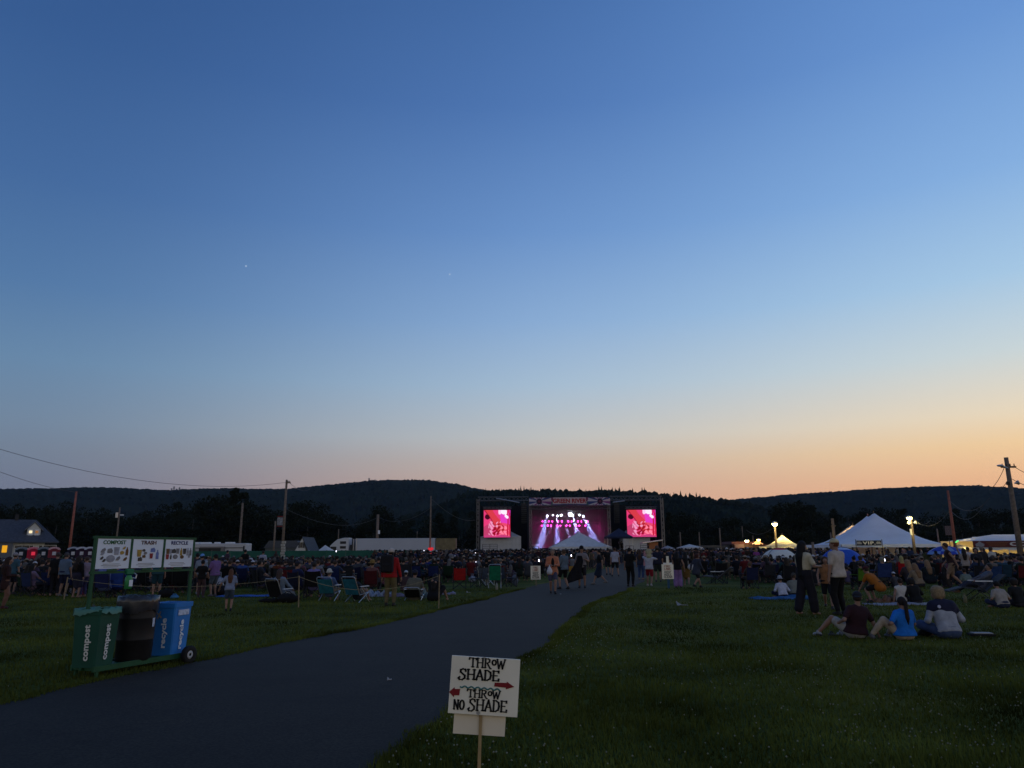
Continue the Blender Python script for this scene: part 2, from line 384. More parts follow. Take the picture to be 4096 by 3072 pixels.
# trees that stand up along the crest of the near ridge: nobody could count them
mb_v, mb_q, mb_t = [], [], []
def add_blob(V, T, c, r, h, n=7, conif=False, rnd=RNG):
    b = len(V)
    if conif:
        for lv in range(3):
            z0 = c[2] + h * (0.1 + 0.28 * lv); rr = r * (1 - 0.28 * lv)
            b = len(V)
            for i in range(n):
                a = 2 * math.pi * i / n + lv; V.append((c[0] + rr * math.cos(a) * rnd.uniform(.7, 1.2), c[1] + rr * math.sin(a), z0 + rnd.uniform(-.1, .1) * h * .3))
            V.append((c[0], c[1], z0 + h * 0.44))
            for i in range(n): T.append((b + i, b + (i + 1) % n, b + n))
    else:
        zs = [0.1, 0.45, 0.8]; rs = [0.75, 1.0, 0.65]
        for z, q in zip(zs, rs):
            for i in range(n):
                a = 2 * math.pi * i / n; k = rnd.uniform(.75, 1.2); V.append((c[0] + r * q * k * math.cos(a), c[1] + r * q * k * math.sin(a), c[2] + h * z * rnd.uniform(.92, 1.08)))
        V.append((c[0], c[1], c[2] + h))
        for j in range(2):
            for i in range(n):
                p, q2, r2, s2 = b + j * n + i, b + j * n + (i + 1) % n, b + (j + 1) * n + (i + 1) % n, b + (j + 1) * n + i
                T.append((p, q2, r2)); T.append((p, r2, s2))
        for i in range(n): T.append((b + 2 * n + i, b + 2 * n + (i + 1) % n, b + 3 * n))
V, T = [], []
for i in range(1100):
    k = RNG.integers(10, 400); c = crest[k] + np.array([RNG.uniform(-4, 4), RNG.uniform(-150, 40), 0])
    s = 1 - max(0, (1000 - c[1])) / 420
    c[2] = (crest[k][2] - 4) * math.sin(max(s, 0.05) * math.pi / 2) ** 0.85 - 3
    co = RNG.random() < 0.13
    add_blob(V, T, c, RNG.uniform(2.6, 5.2) * (0.6 if co else 1), RNG.uniform(5, 10) * (1.25 if co else 1), 8, co)
o = link('forest', mesh_np('forest', V, tris=T, mats=[M_forest], smooth=False)); tag(o, 'ragged pines and broadleaf trees covering the ridge behind the stage', 'forest', kind='stuff')
V, T = [], []
K = IMW / 2212
for i in range(900):
    px = RNG.uniform(-60, 2270); py = np.interp(px, [p[0] for p in FAR], [p[1] for p in FAR])
    c = at(px * K, py * K, 2500) + np.array([0, RNG.uniform(-40, 10), -9])
    add_blob(V, T, c, RNG.uniform(5, 9), RNG.uniform(7, 12) , 7, RNG.random() < 0.08)
o = link('forest', mesh_np('forest', V, tris=T, mats=[M_forest], smooth=False)); tag(o, 'tree tops roughening the crest of the far ridge', 'forest', kind='stuff')

# ---- masts on the ridge
M_mast = mat('mast_steel', (0.2, 0.2, 0.2), 0.6, 0.1)
masts = []
for px, yt, w in [(797, 1034, 1), (810, 1037, 2), (872, 1038, 1), (890, 1036, 1), (920, 1040, 1), (370, 1056, 1), (375, 1052, 1), (381, 1057, 1), (387, 1054, 1), (393, 1057, 1), (463, 1058, 0)][:10]:
    yb = np.interp(px, [p[0] for p in FAR], [p[1] for p in FAR])
    a = at(px * K, (yb + 3) * K, 2485); b = at(px * K, yt * K, 2485)
    t = thing('radio_mast', '', 'mast', a, 0, 'radio masts on the far ridge'); h = b[2] - a[2]
    m = MB()
    for sx, sy in ((-1, -1), (1, -1), (0, 1)): m.tube((sx * .9, sy * .9, 0), (sx * .5, sy * .5, h), 1.1, 0.9, 5)
    for j in range(int(h / 4)): m.tube((-.9, -.9, j * 4), (.9, -.9, j * 4 + 3), 0.7, n=4)
    m.build('lattice', M_mast, t)
    d = MB()
    for j in range(w + 1): d.ball((0, -1.4, h * (0.98 - 0.2 * j)), (3.2, 2.4, 2.4), 8, 5)
    d.build('antenna', M_mast, t)
    masts.append((t, 'slender radio mast on the crest of the far ridge', px))
ordinal_labels(masts)

# ---- trees
LEAF = mat('leaves', (0.014, 0.019, 0.009), 0.9, 0.5, 0.25, spec=0.1)
BARK = mat('bark', (0.06, 0.05, 0.04), 0.95, 0.3, 3)
def tree_meshes(seed, kind):
    r = np.random.default_rng(seed)
    V, T = [], []
    H = 1.0
    lumps = []
    if kind == 'round':
        for i in range(22):
            a = r.uniform(0, 6.283); q = r.random() ** .6 * .36; z = r.uniform(.22, .84); w = math.sin(min(max((z - .1) / .85, 0), 1) * math.pi) ** .6
            lumps.append((q * w * math.cos(a) * 1.1, q * w * math.sin(a) * 1.1, z, r.uniform(.10, .17)))
        lumps.append((0, 0, .86, .13))
    elif kind == 'broad':
        for i in range(30):
            a = r.uniform(0, 6.283); q = r.random() ** .5 * .58; z = r.uniform(.15, .8)
            lumps.append((q * math.cos(a), q * math.sin(a), z * (1 - .35 * q), r.uniform(.10, .17)))
    elif kind == 'tall':
        for i in range(20):
            a = r.uniform(0, 6.283); z = r.uniform(.12, .9); q = r.random() * .2 * (1.05 - z * .6)
            lumps.append((q * math.cos(a), q * math.sin(a), z, r.uniform(.07, .12)))
    else:  # spiky conifer
        for i in range(34):
            z = r.uniform(.1, .97); q = (1 - z) * .26 * r.uniform(.4, 1.1); a = r.uniform(0, 6.283)
            lumps.append((q * math.cos(a), q * math.sin(a), z, .03 + (1 - z) * .09))
    per = 150
    P = []
    for (x, y, z, s) in lumps:
        d = r.normal(0, 1, (per, 3)); d /= np.linalg.norm(d, axis=1)[:, None]
        d *= (r.random(per)[:, None] ** .33) * s * r.uniform(.85, 1.25, (per, 1))
        P.append(d * (1, 1, .8) + (x, y, z))
    P = np.vstack(P); n = len(P)
    u = r.normal(0, 1, (n, 3)); u /= np.linalg.norm(u, axis=1)[:, None]
    w = np.cross(u, r.normal(0, 1, (n, 3))); w /= np.linalg.norm(w, axis=1)[:, None]
    s = r.uniform(.011, .024, (n, 1))
    V = np.stack([P - u * s, P + w * s * .8, P + u * s, P - w * s * .8], 1).reshape(-1, 3)
    Q = np.arange(n * 4).reshape(-1, 4)
    crown = mesh_np('crown', V, quads=Q, mats=[LEAF], smooth=False)
    m = MB(); m.tube((0, 0, -.01), (0, 0, .35), .022, .014, 8); m.tube((0, 0, .35), (.01, .01, .78), .014, .004, 6)
    for i in range(7):
        L_ = lumps[i * 2 % len(lumps)]; m.tube((0, 0, .18 + .05 * i), (L_[0] * .9, L_[1] * .9, L_[2]), .008, .003, 5)
    return crown, m.mesh('trunk', BARK, True)
TREES = {k: [tree_meshes(10 + i + 20 * j, k) for i in range(n)] for j, (k, n) in enumerate([('round', 3), ('broad', 3), ('tall', 2), ('pine', 2)])}
TREELINE = [(-80, 1085), (0, 1074), (40, 1082), (70, 1095), (115, 1076), (170, 1078), (205, 1088), (250, 1094), (290, 1084), (320, 1078), (360, 1084), (407, 1068), (440, 1066), (480, 1058), (505, 1050), (530, 1058), (555, 1068), (580, 1100), (610, 1092), (650, 1074), (685, 1080), (700, 1103), (735, 1098), (760, 1102), (790, 1094), (815, 1085), (845, 1092), (870, 1100), (930, 1099), (1000, 1098), (1060, 1100), (1100, 1104), (1300, 1108), (1420, 1112), (1460, 1104), (1490, 1112), (1530, 1120), (1560, 1114), (1600, 1118), (1640, 1104), (1680, 1090), (1716, 1075), (1750, 1076), (1800, 1092), (1850, 1092), (1930, 1090), (2000, 1092), (2080, 1089), (2140, 1088), (2212, 1091), (2300, 1088)]
LAND = [(-500, 'behind the white house'), (130, 'behind the portable toilets'), (230, 'behind the waste sorting signs'), (420, 'behind the motorhome'), (540, 'left of the banner pole'), (620, 'behind the gabled white house'), (700, 'behind the truck cab'), (770, 'behind the white trailer'), (985, 'left of the stage'), (1110, 'behind the stage'), (1435, 'right of the stage'), (1560, 'behind the red-roofed building'), (1680, 'behind the glowing tent'), (1760, 'behind the large white tent'), (2030, 'right of the large white tent'), (2085, 'behind the food stall')]
def land(px2212):
    s = LAND[0][1]
    for a, b in LAND:
        if px2212 >= a: s = b
    return s
tl = []
rt = random.Random(5)
def plant(px, ytop, d, kind, wide=1.0, sink=0.0):
    c, tr = rt.choice(TREES[kind])
    base = at(px * K, 2205, d); h = at(px * K, ytop * K, d)[2]
    t = thing('tree', '', 'tree', (base[0], d, -sink), rt.uniform(0, 6.28), 'trees around the field')
    o = link('crown', c, t); o.scale = (h * wide, h * wide, h)
    o2 = link('trunk', tr, t); o2.scale = (h * wide, h * wide, h)
    kn = {'round': 'rounded dark broadleaf tree', 'broad': 'broad spreading dark tree', 'tall': 'tall narrow dark tree', 'pine': 'pointed dark conifer'}[kind]
    tl.append((t, kn + ' ' + land(px), px))
px = -60
while px < 2290:
    y = np.interp(px, [p[0] for p in TREELINE], [p[1] for p in TREELINE])
    stage_gap = 1010 < px < 1430
    d = rt.uniform(205, 260)
    kind = rt.choice(['round', 'round', 'broad', 'tall'])
    if abs(px - 505) < 14: kind = 'pine'
    plant(px, y + rt.uniform(0, 5), d, kind, rt.uniform(.8, 1.1))
    px += rt.uniform(30, 48) if not stage_gap else 60
px = -60
while px < 2290:   # lower rank in front, closes the gaps
    y = np.interp(px, [p[0] for p in TREELINE], [p[1] for p in TREELINE])
    if not (1000 < px < 1450): plant(px, y + rt.uniform(16, 38), rt.uniform(175, 200), rt.choice(['broad', 'round', 'broad']), rt.uniform(1.1, 1.5), 1.0)
    px += rt.uniform(34, 52)
for px, y in [(1448, 1104), (1475, 1102), (1492, 1112), (1590, 1112), (1700, 1080), (1733, 1076), (660, 1075), (640, 1078), (815, 1086), (345, 1125), (500, 1052), (470, 1064)]:
    plant(px, y, rt.uniform(190, 230), 'pine' if px in (1448, 500) else 'round', 1.0)
ordinal_labels(tl)

# ---- near grass and clover
def grass_patch():
    r = np.random.default_rng(3); pts = []
    n = 260000
    d = 4.0 * (34 / 4.0) ** (r.random(n) ** 1.15); x = (r.random(n) * 2 - 1) * (d * 0.74 + .5)
    keep = np.array([not on_path(a, b, -0.02 + 0.05 * c) for a, b, c in zip(x, d, r.random(n))])
    # thinner far away
    x, d = x[keep], d[keep]
    # tufts hanging over the broken edge of the asphalt
    for crv, sg in ((cl, 1), (cr, -1)):
        e = crv[(crv[:, 1] > 3.5) & (crv[:, 1] < 34)]; k = r.integers(0, len(e), 16000); cl_ = (np.sin(e[k, 1] * 3.1) + np.sin(e[k, 1] * 7.7 + 1)) > -.6
        off = r.normal(-.05, .05, len(k)) + .05 * cl_
        x = np.r_[x, e[k, 0] + sg * off]; d = np.r_[d, e[k, 1] + r.uniform(-.15, .15, len(k))]
    n = len(x)
    h = r.uniform(.025, .06, n) * (1 + .5 * (np.sin(x * 1.3) * np.sin(d * .9) > .3)); a = r.uniform(0, 6.283, n); lean = r.uniform(0, .035, n)
    w = .004 + d * .00035
    B = np.c_[x, d, np.zeros(n)]; side = np.c_[np.cos(a), np.sin(a), np.zeros(n)] * w[:, None]
    tip = B + np.c_[-np.sin(a) * lean, np.cos(a) * lean, h]
    V = np.stack([B - side, B + side, tip], 1).reshape(-1, 3)
    return mesh_np('grass', V, tris=np.arange(n * 3).reshape(-1, 3), mats=[mat('grass_blade', (0.080, 0.098, 0.020), 0.9, 0.7, 0.45, spec=0.02)], smooth=False)
o = link('grass', grass_patch()); tag(o, 'short grass blades on the lawn nearest the viewer', 'grass', kind='stuff')
def clover():
    r = np.random.default_rng(4); V, T = [], []
    n = 0
    while n < 1300:
        d = 4.6 * (26 / 4.6) ** r.random(); x = r.uniform(-1, 1) * (d * .72)
        if x < -1.6 and d > 8 and r.random() < .85: continue
        e_ = x - np.interp(d, [q[1] for q in PR], [q[0] for q in PR])
        if r.random() > (1.0 if 0 < e_ < 1.3 else .25 + .45 * math.exp(-abs(e_) / 2.5)): continue
        if r.random() > .5 + .5 * math.sin(x * .8 + 1) * math.sin(d * .55): continue
        if on_path(x, d, .05): continue
        n += 1; s = r.uniform(.005, .0095) * (1 + d * .02); z = r.uniform(.04, .075)
        b = len(V)
        for q in ((1, 0, 0), (-1, 0, 0), (0, 1, 0), (0, -1, 0), (0, 0, 1), (0, 0, -1)): V.append((x + q[0] * s, d + q[1] * s, z + q[2] * s))
        for f in ((0, 2, 4), (2, 1, 4), (1, 3, 4), (3, 0, 4), (2, 0, 5), (1, 2, 5), (3, 1, 5), (0, 3, 5)): T.append(tuple(b + i for i in f))
    return mesh_np('clover', V, tris=T, mats=[mat('clover_bloom', (0.20, 0.21, 0.15), 0.9, 0.2)], smooth=True)
o = link('clover', clover()); tag(o, 'small white clover blossoms dotting the lawn', 'clover', kind='stuff')
# ================================================================== stage
DS = 160.0
def S(px, py, d=DS): return at(px, py, d)
def truss(m, a, b, w=0.55, chord=0.07, brace=0.045, step=1.0, n=5):
    a = np.array(a, float); b = np.array(b, float); d = b - a; L = np.linalg.norm(d); d /= L
    u = np.array([0, 1.0, 0]) if abs(d[1]) < .9 else np.array([1.0, 0, 0]); v = np.cross(d, u)
    cs = [(u + v) * w / 2, (u - v) * w / 2, (-u - v) * w / 2, (-u + v) * w / 2]
    for c in cs: m.tube(a + c, b + c, chord, n=n)
    k = max(1, int(L / step))
    for j in range(k):
        p, q = a + d * L * j / k, a + d * L * (j + 1) / k
        for i in (2, 3, 0):
            c, e = (cs[i], cs[(i + 1) % 4]) if j % 2 else (cs[(i + 1) % 4], cs[i])
            m.tube(p + c, q + e, brace, n=4, caps=False)
zT = S(2112, 1995)[2]
xLo, xLi = S(1912, 2000)[0], S(2114, 2000)[0]
xRi, xRo = S(2440, 2000)[0], S(2646, 2000)[0]
stage = thing('concert_stage', 'large open-air concert stage lit magenta between two black side wings', 'stage', ((xLi + xRi) / 2, DS, 0))
ox = (xLi + xRi) / 2
def SP(x, y, z): return (x - ox, y - DS, z)
deckz = 1.5
m = MB(); m.box(SP(ox, DS + 6.2, deckz / 2), (xRi - xLi + 1, 12, deckz)); m.build('deck', M_blackc, stage)
for x in (xLo, xLi + .35, xRi - .35, xRo):
    m = MB(); truss(m, SP(x, DS, 0), SP(x, DS, zT), .45, step=1.1); m.build('tower', M_steel, stage)
for x in (xLi + 1.1, xRi - 1.1):
    m = MB(); truss(m, SP(x, DS + 11, 0), SP(x, DS + 11, zT - 1), .45, step=1.4); m.build('tower', M_steel, stage)
for a, b in ((xLo, xLi), (xRi, xRo)):
    m = MB(); truss(m, SP(a, DS, zT), SP(b, DS, zT), .8, step=.9); m.build('wing_truss', M_steel, stage)
    m = MB(); m.box(SP((a + b) / 2, DS + 7.6, zT / 2 - .4), (b - a - .5, .05, zT - 1.2)); m.build('wing_backdrop', M_blackc, stage)
    m = MB(); m.box(SP((a if a == xLo else b), DS + 5.4, zT / 2 - .4), (.05, 6.8, zT - 1.2)); m.build('side_drape', M_blackc, stage)
m = MB(); truss(m, SP(xLi, DS - .4, S(2300, 2031)[2]), SP(xRi, DS - .4, S(2300, 2031)[2]), .6, step=.9); m.build('front_truss', M_steel, stage)
m = MB(); truss(m, SP(xLi + 2.3, DS + 3, S(2300, 2043)[2]), SP(xRi - 5.0, DS + 3, S(2300, 2043)[2]), .4, step=.9); m.build('lighting_truss', M_steel, stage)
zr0, zr1 = S(2300, 2087)[2], S(2300, 2101)[2]
for z in (zr0, zr1):
    m = MB(); truss(m, SP(xLi + 1.5, DS + 8.2, z + .5), SP(xRi - 1.5, DS + 8.2, z + .5), .35, step=1.2); m.build('lighting_truss', M_blackm, stage)
m = MB(); m.box(SP(ox, DS + 5.5, zT - .35), (xRi - xLi, 11.6, .25)); m.build('roof', M_blackc, stage)
m = MB(); m.box(SP(ox, DS + 11.9, zT / 2), (xRi - xLi + .3, .06, zT - .8)); m.build('backdrop', mat('backdrop_cloth', (0.02, 0.010, 0.02), .95, .2, 1), stage)
for x, s in ((xLi - .0, 1), (xRi + .0, 1)):
    m = MB(); m.box(SP(x, DS + 6, zT / 2), (.08, 11.8, zT - .8)); m.build('side_drape', M_blackc, stage)
# strut lines on the wing roof
for (a, b) in (((1985, 1994), (2078, 2011)), ((2450, 2010), (2497, 2004))):
    m = MB(); m.tube(SP(*(S(*a) + [0, -.6, 0])), SP(*(S(*b) + [0, -.6, 0])), .12, n=6); m.build('roof_strut', M_alu, stage)
# banner over the stage
zb0, zb1 = S(2270, 2022)[2], S(2270, 1991)[2]
W = xRi - xLi - .2; Hh = zb1 - zb0
def painted(name, w, h, nx, nz, fn, material, parent=None, loc=None, thick=0.03):
    """a flat printed panel: a fine grid whose corner colours carry the print, with a real thickness"""
    X, Z = np.meshgrid(np.linspace(0, 1, nx), np.linspace(0, 1, nz))
    V = np.c_[(X.ravel() - .5) * w, np.zeros(nx * nz), (Z.ravel() - .5) * h]
    i = np.arange(nx * nz).reshape(nz, nx)
    Q = np.stack([i[:-1, :-1], i[:-1, 1:], i[1:, 1:], i[1:, :-1]], -1).reshape(-1, 4)
    V2 = V.copy(); V2[:, 1] += thick
    Qa = np.vstack([Q, Q[:, ::-1] + nx * nz])
    e = np.r_[i[0], i[1:, -1], i[-1, ::-1][1:], i[::-1, 0][1:]]
    Qe = np.stack([e[:-1], e[:-1] + nx * nz, e[1:] + nx * nz, e[1:]], -1)
    me = mesh_np(name, np.vstack([V, V2]), quads=np.vstack([Qa, Qe]), mats=[material], smooth=False)
    C = np.array([fn(x, z) for x, z in zip(X.ravel(), Z.ravel())], float) * (.78 if name == 'stage_banner' else 1)
    C = np.where(C / 255 <= .04045, C / 255 / 12.92, ((C / 255 + .055) / 1.055) ** 2.4)
    C = np.c_[C, np.ones(len(C))]; C = np.vstack([C, C]).astype(np.float32)
    a = me.color_attributes.new('print', 'FLOAT_COLOR', 'POINT'); a.data.foreach_set('color', C.ravel())
    o = link(name, me, parent)
    if loc is not None: o.location = loc
    return o
def banner_fn(x, z):
    ax = x * W; cz = z * Hh
    for cx in (.125, .875):
        dx, dz = ax - cx * W, cz - Hh * .5; r = math.hypot(dx, dz)
        if r < .62: return (60, 30, 70) if r > .22 else (130, 60, 90)
        if r < 2.6:
            k = int((math.atan2(dz, dx) + math.pi) / (math.pi / 11)) % 4
            if abs(dz) < .42 * r or r < 1.5: return [(60, 80, 150), (225, 215, 235), (150, 70, 150), (235, 205, 220)][k]
    u = min(x, 1 - x)
    if u < .29 and z < .5 - (.29 - u) * 1.5: return (70, 110, 110)
    if u < .3 and z > .5 + (.3 - u) * 1.6: return (140, 70, 110)
    if z < .14: return (90, 90, 150)
    return (238, 216, 226)
M_print = mat('printed_cloth', None, .8, .06, 3, attr='print')
ban = painted('stage_banner', W, Hh, 150, 24, banner_fn, M_print); ban.location = (ox, DS - .95, (zb0 + zb1) / 2)
tag(ban, 'long banner with a red title and purple sunburst flowers above the stage opening', 'banner')
M_ink_red = mat('ink_red', (0.34, 0.01, 0.02), .8, .1); M_ink_dark = mat('ink_dark', (0.03, 0.02, 0.05), .8, .1)
t = text_mesh('lettering', 'GREEN RIVER', M_ink_red, width=S(2343, 2000)[0] - S(2210, 2000)[0], height=.95, bold=.035, parent=ban); t.location = (0, -.03, .12)
t = text_mesh('lettering', 'FESTIVAL', M_ink_dark, width=S(2309, 2000)[0] - S(2243, 2000)[0], height=.36, bold=.02, parent=ban, spacing=1.2); t.location = (0, -.03, -.62)

# video walls
def screen_fn(x, z):
    y = 1 - z
    x, y = x + .03 * math.sin(y * 9 + 1) * (1 - y), y + .03 * math.sin(x * 11)
    n = math.sin(x * 23 + math.sin(y * 17) * 2.2) * math.sin(y * 19 + math.sin(x * 13) * 2)
    c = (228, 60, 120)
    if x < .28 and y > .62 - x * .4: c = (188, 60, 104)
    if x > .62: c = (226, 60, 190) if y < .5 else (232, 72, 110)
    ex = .22 + y * .62
    if abs(x - ex + .02) < .17 - .05 * y and y < .86: c = (214, 58, 72)                # the raised arm
    if abs(x - (ex - .17)) < .02 and y < .8: c = (150, 14, 40)
    if .18 < x < .62 and y > .42 and x + y < 1.35 and n > .1: c = (238, 150, 190)
    if .3 < x < .8 and y > .5 and n < -.35: c = (150, 12, 34)
    if .55 < x < .95 and .6 < y < .92 and n > .2: c = (255, 130, 160)
    if (x - .13) ** 2 + (y - .28) ** 2 < .0085: c = (64, 8, 30)
    if x > .86 and abs(math.sin(x * 40)) > .55: c = (200, 20, 56)
    if (x - .78) ** 2 / .016 + (y - .07) ** 2 / .014 < 1 or (x - .86) ** 2 + (y - .24) ** 2 < .0045: c = (255, 236, 255)
    if .58 < x < .68 and y < .17: c = (255, 205, 240)
    if y > .93: c = (196, 60, 120)
    return c
M_led = emit('led_panel', (255, 255, 255), 1.05, attr='print')
for (x0, x1, y0, y1, lab) in ((1935, 2041, 2040, 2150, 'pink and red video wall hanging in the left stage wing'), (2510, 2621, 2039, 2148, 'pink and red video wall hanging in the right stage wing')):
    a, b = S(x0, y1), S(x1, y0); w, h = b[0] - a[0], b[2] - a[2]
    s = thing('video_screen', lab, 'video screen', ((a[0] + b[0]) / 2, DS - .1, (a[2] + b[2]) / 2), 0, 'video screens of the stage')
    painted('display_panel', w, h, 60, 60, screen_fn, M_led, s)
    m = MB()
    m.box((0, .25, 0), (w + .16, .3, h + .16)); m.build('cabinet', M_blackm, s)
    m = MB(); truss(m, (-w / 2 - .2, .1, h / 2 + .45), (w / 2 + .3, .1, h / 2 + .45), .35, .06, .05, .8); m.build('hanging_truss', M_steel, s)
    m = MB()
    for q in (-w * .3, w * .35): m.tube((q, .1, h / 2 + .6), (q, .1, zT - (a[2] + b[2]) / 2), .04, n=5)
    m.build('cable', M_blackm, s)

# line-array loudspeakers
for px, lab in ((2096, 'black hanging loudspeaker column beside the left video wall'), (2466, 'black hanging loudspeaker column left of the right video wall')):
    p = S(px, 2030); t = thing('loudspeaker_array', lab, 'loudspeaker', (p[0], DS - .2, 0), 0, 'hanging loudspeaker columns')
    for j in range(10):
        m = MB(); a = .04 * j; m.box((0, .05 * j * j * .1, zT - 1.2 - .42 * j), (1.15, .55, .38), rotm(rx=a), 0, .94); m.build('cabinet', M_blackm, t)
    m = MB(); m.tube((0, 0, zT - 1), (0, 0, zT - .3), .05); m.build('hook', M_steel, t)

# fixtures
lit_mag = emit('magenta_lens', (255, 60, 190), 14); lit_white = emit('white_lens', (225, 235, 255), 30)
def fixture(px, py, yoff, lens, r, label, group, tilt=0):
    p = at(px, py, DS + yoff)
    t = thing('stage_light', label, 'stage light', p, 0, group)
    m = MB(); m.lathe([(0.01, .38), (r * .7, .36), (r, .1), (r, 0), (r * .9, 0)], n=12); me = m.mesh('housing', M_blackm, True)
    h = link('housing', me, t); h.rotation_euler = (rad(90) , 0, 0); h.rotation_euler = (rad(-90), 0, 0)
    m = MB(); m.lathe([(0.001, .02), (r * .6, .0), (r * .86, .02)], n=14); me = m.mesh('lens', lens); l = link('lens', me, t); l.rotation_euler = (rad(-90), 0, 0)
    m = MB(); m.tube((-r, .15, 0), (-r, .15, r + .15), .025); m.tube((r, .15, 0), (r, .15, r + .15), .025); m.tube((-r, .15, r + .15), (r, .15, r + .15), .025); m.build('yoke', M_blackm, t)
    return t
rows = []
U = lambda u: 1850 + .4069 * u
Vv = lambda v: 1900 + .4069 * v
proto = None
for row, (v, us) in enumerate(((457, (787, 850, 882, 940, 977, 1040, 1072, 1135, 1168, 1230)), (495, (778, 838, 870, 930, 963, 1022, 1055, 1117, 1148, 1208)))):
    for i, u in enumerate(us):
        t = fixture(U(u), Vv(v), 8, lit_mag, .21, '', 'magenta wash lights at the back of the stage')
        rows.append((t, 'magenta wash light in the %s row at the back of the stage' % ('upper', 'lower')[row], u))
ordinal_labels(rows)
rows = []
for u, v, big in ((890, 396, .13), (970, 396, .22), (1060, 388, .46), (1150, 394, .18), (833, 402, .17), (933, 402, .17), (1085, 402, .17), (1187, 405, .17)):
    t = fixture(U(u), Vv(v), 3.2, lit_white, big, '', 'white beam lights above the stage')
    rows.append((t, ('dazzling large' if big > .4 else 'bright') + ' white light hanging above the stage', u))
ordinal_labels(rows)
# the beams themselves: lamps shining through stage smoke
def spot(name, a, b, power, col, ang, blend=.3):
    d = bpy.data.lights.new(name, 'SPOT'); d.energy = power; d.color = lin(col); d.spot_size = rad(ang); d.spot_blend = blend; d.shadow_soft_size = .12
    o = bpy.data.objects.new(name, d); COL.objects.link(o); o.location = a
    o.rotation_euler = (Vector(b) - Vector(a)).to_track_quat('-Z', 'Y').to_euler()
for (u, v), (u2, v2), ang in (((833, 402), (775, 640), 21), ((933, 402), (935, 660), 19), ((1085, 402), (1140, 620), 21), ((1187, 405), (1260, 560), 22)):
    spot('beam_lamp', at(U(u), Vv(v), DS + 2.9), at(U(u2), Vv(v2), DS + 3.5), 46000, (160, 170, 255), ang, .5)
for (u, v), (u2, v2) in (((905, 480), (812, 615)), ((993, 480), (1046, 615)), ((1005, 450), (1045, 570))):
    spot('beam_lamp', at(U(u), Vv(v), DS + 7.6), at(U(u2), Vv(v2), DS + 5.5), 30000, (190, 180, 255), 7, .3)
p = at(U(1060), Vv(388), DS + 2.6); point_light('stage_glare', p, 22, (235, 235, 255), .3)
for x in (-6.2, -2, 2.5, 6.4): point_light('stage_wash', (ox + x, DS + 8.4, zr0 - 1.2), 110, (255, 10, 175), .5)
for x in (-5, 5): point_light('stage_wash', (ox + x, DS + 4.5, deckz + .8), 40, (255, 30, 150), .4)
sm = bpy.data.materials.new('smoke'); sm.use_nodes = True; N = sm.node_tree.nodes; N.remove(N['Principled BSDF'])
pv = N.new('ShaderNodeVolumePrincipled'); pv.inputs['Color'].default_value = (.9, .9, .95, 1); pv.inputs['Density'].default_value = .05; sm.node_tree.links.new(pv.outputs[0], N['Material Output'].inputs['Volume'])
m = MB(); m.box((ox, DS + 6.1, (deckz + zT) / 2 + .1), (xRi - xLi - .4, 11.3, zT - deckz - 1.2)); o = m.build('stage_smoke', sm); tag(o, 'smoke filling the stage and showing the light beams', 'smoke', kind='stuff')

# backline on stage
def amp(px, w, h, lab, lit):
    p = S(px, 2170, DS + 5); t = thing('amplifier', lab, 'amplifier', (p[0], DS + 5, deckz), 0)
    MB().box((0, 0, h / 2), (w, .6, h)).build('cabinet', mat('amp_cloth', (.5, .25, .35), .8, .1), t, bevel=.03)
    MB().box((0, -.31, h * .42), (w * .85, .03, h * .6)).build('grille', M_blackc, t); MB().box((0, -.32, h * .87), (w * .85, .03, h * .15)).build('control_panel', M_alu, t)
amp(U(715), 1.9, 1.5, 'wide amplifier cabinet lit pink at the left of the stage', 1)
dr = thing('drum_kit', 'drum kit lit red behind the guitarist on stage', 'drum kit', (S(U(905), 2170, DS + 6)[0], DS + 6, deckz))
for c, r, h in (((0, 0, .35), .3, .4), ((-.55, -.1, .4), .25, .35), ((.55, -.1, .4), .25, .35), ((-.2, -.15, .75), .18, .2), ((.25, -.15, .75), .18, .2)):
    m = MB(); m.tube((c[0], c[1] - h / 2, c[2]) if r > .28 else (c[0], c[1], c[2] - h / 2), (c[0], c[1] + h / 2, c[2]) if r > .28 else (c[0], c[1], c[2] + h / 2), r, n=16); m.build('drum', M_white, dr)
for x, z in ((-.8, 1.15), (.8, 1.2), (.1, 1.35)):
    m = MB(); m.lathe([(0.001, .03), (.24, 0), (.24, .005)], (x, 0, z), 14); m.tube((x, 0, 0), (x, 0, z), .015); m.build('cymbal', mat('brass', (.5, .35, .12), .3, .1, metal=.8), dr)

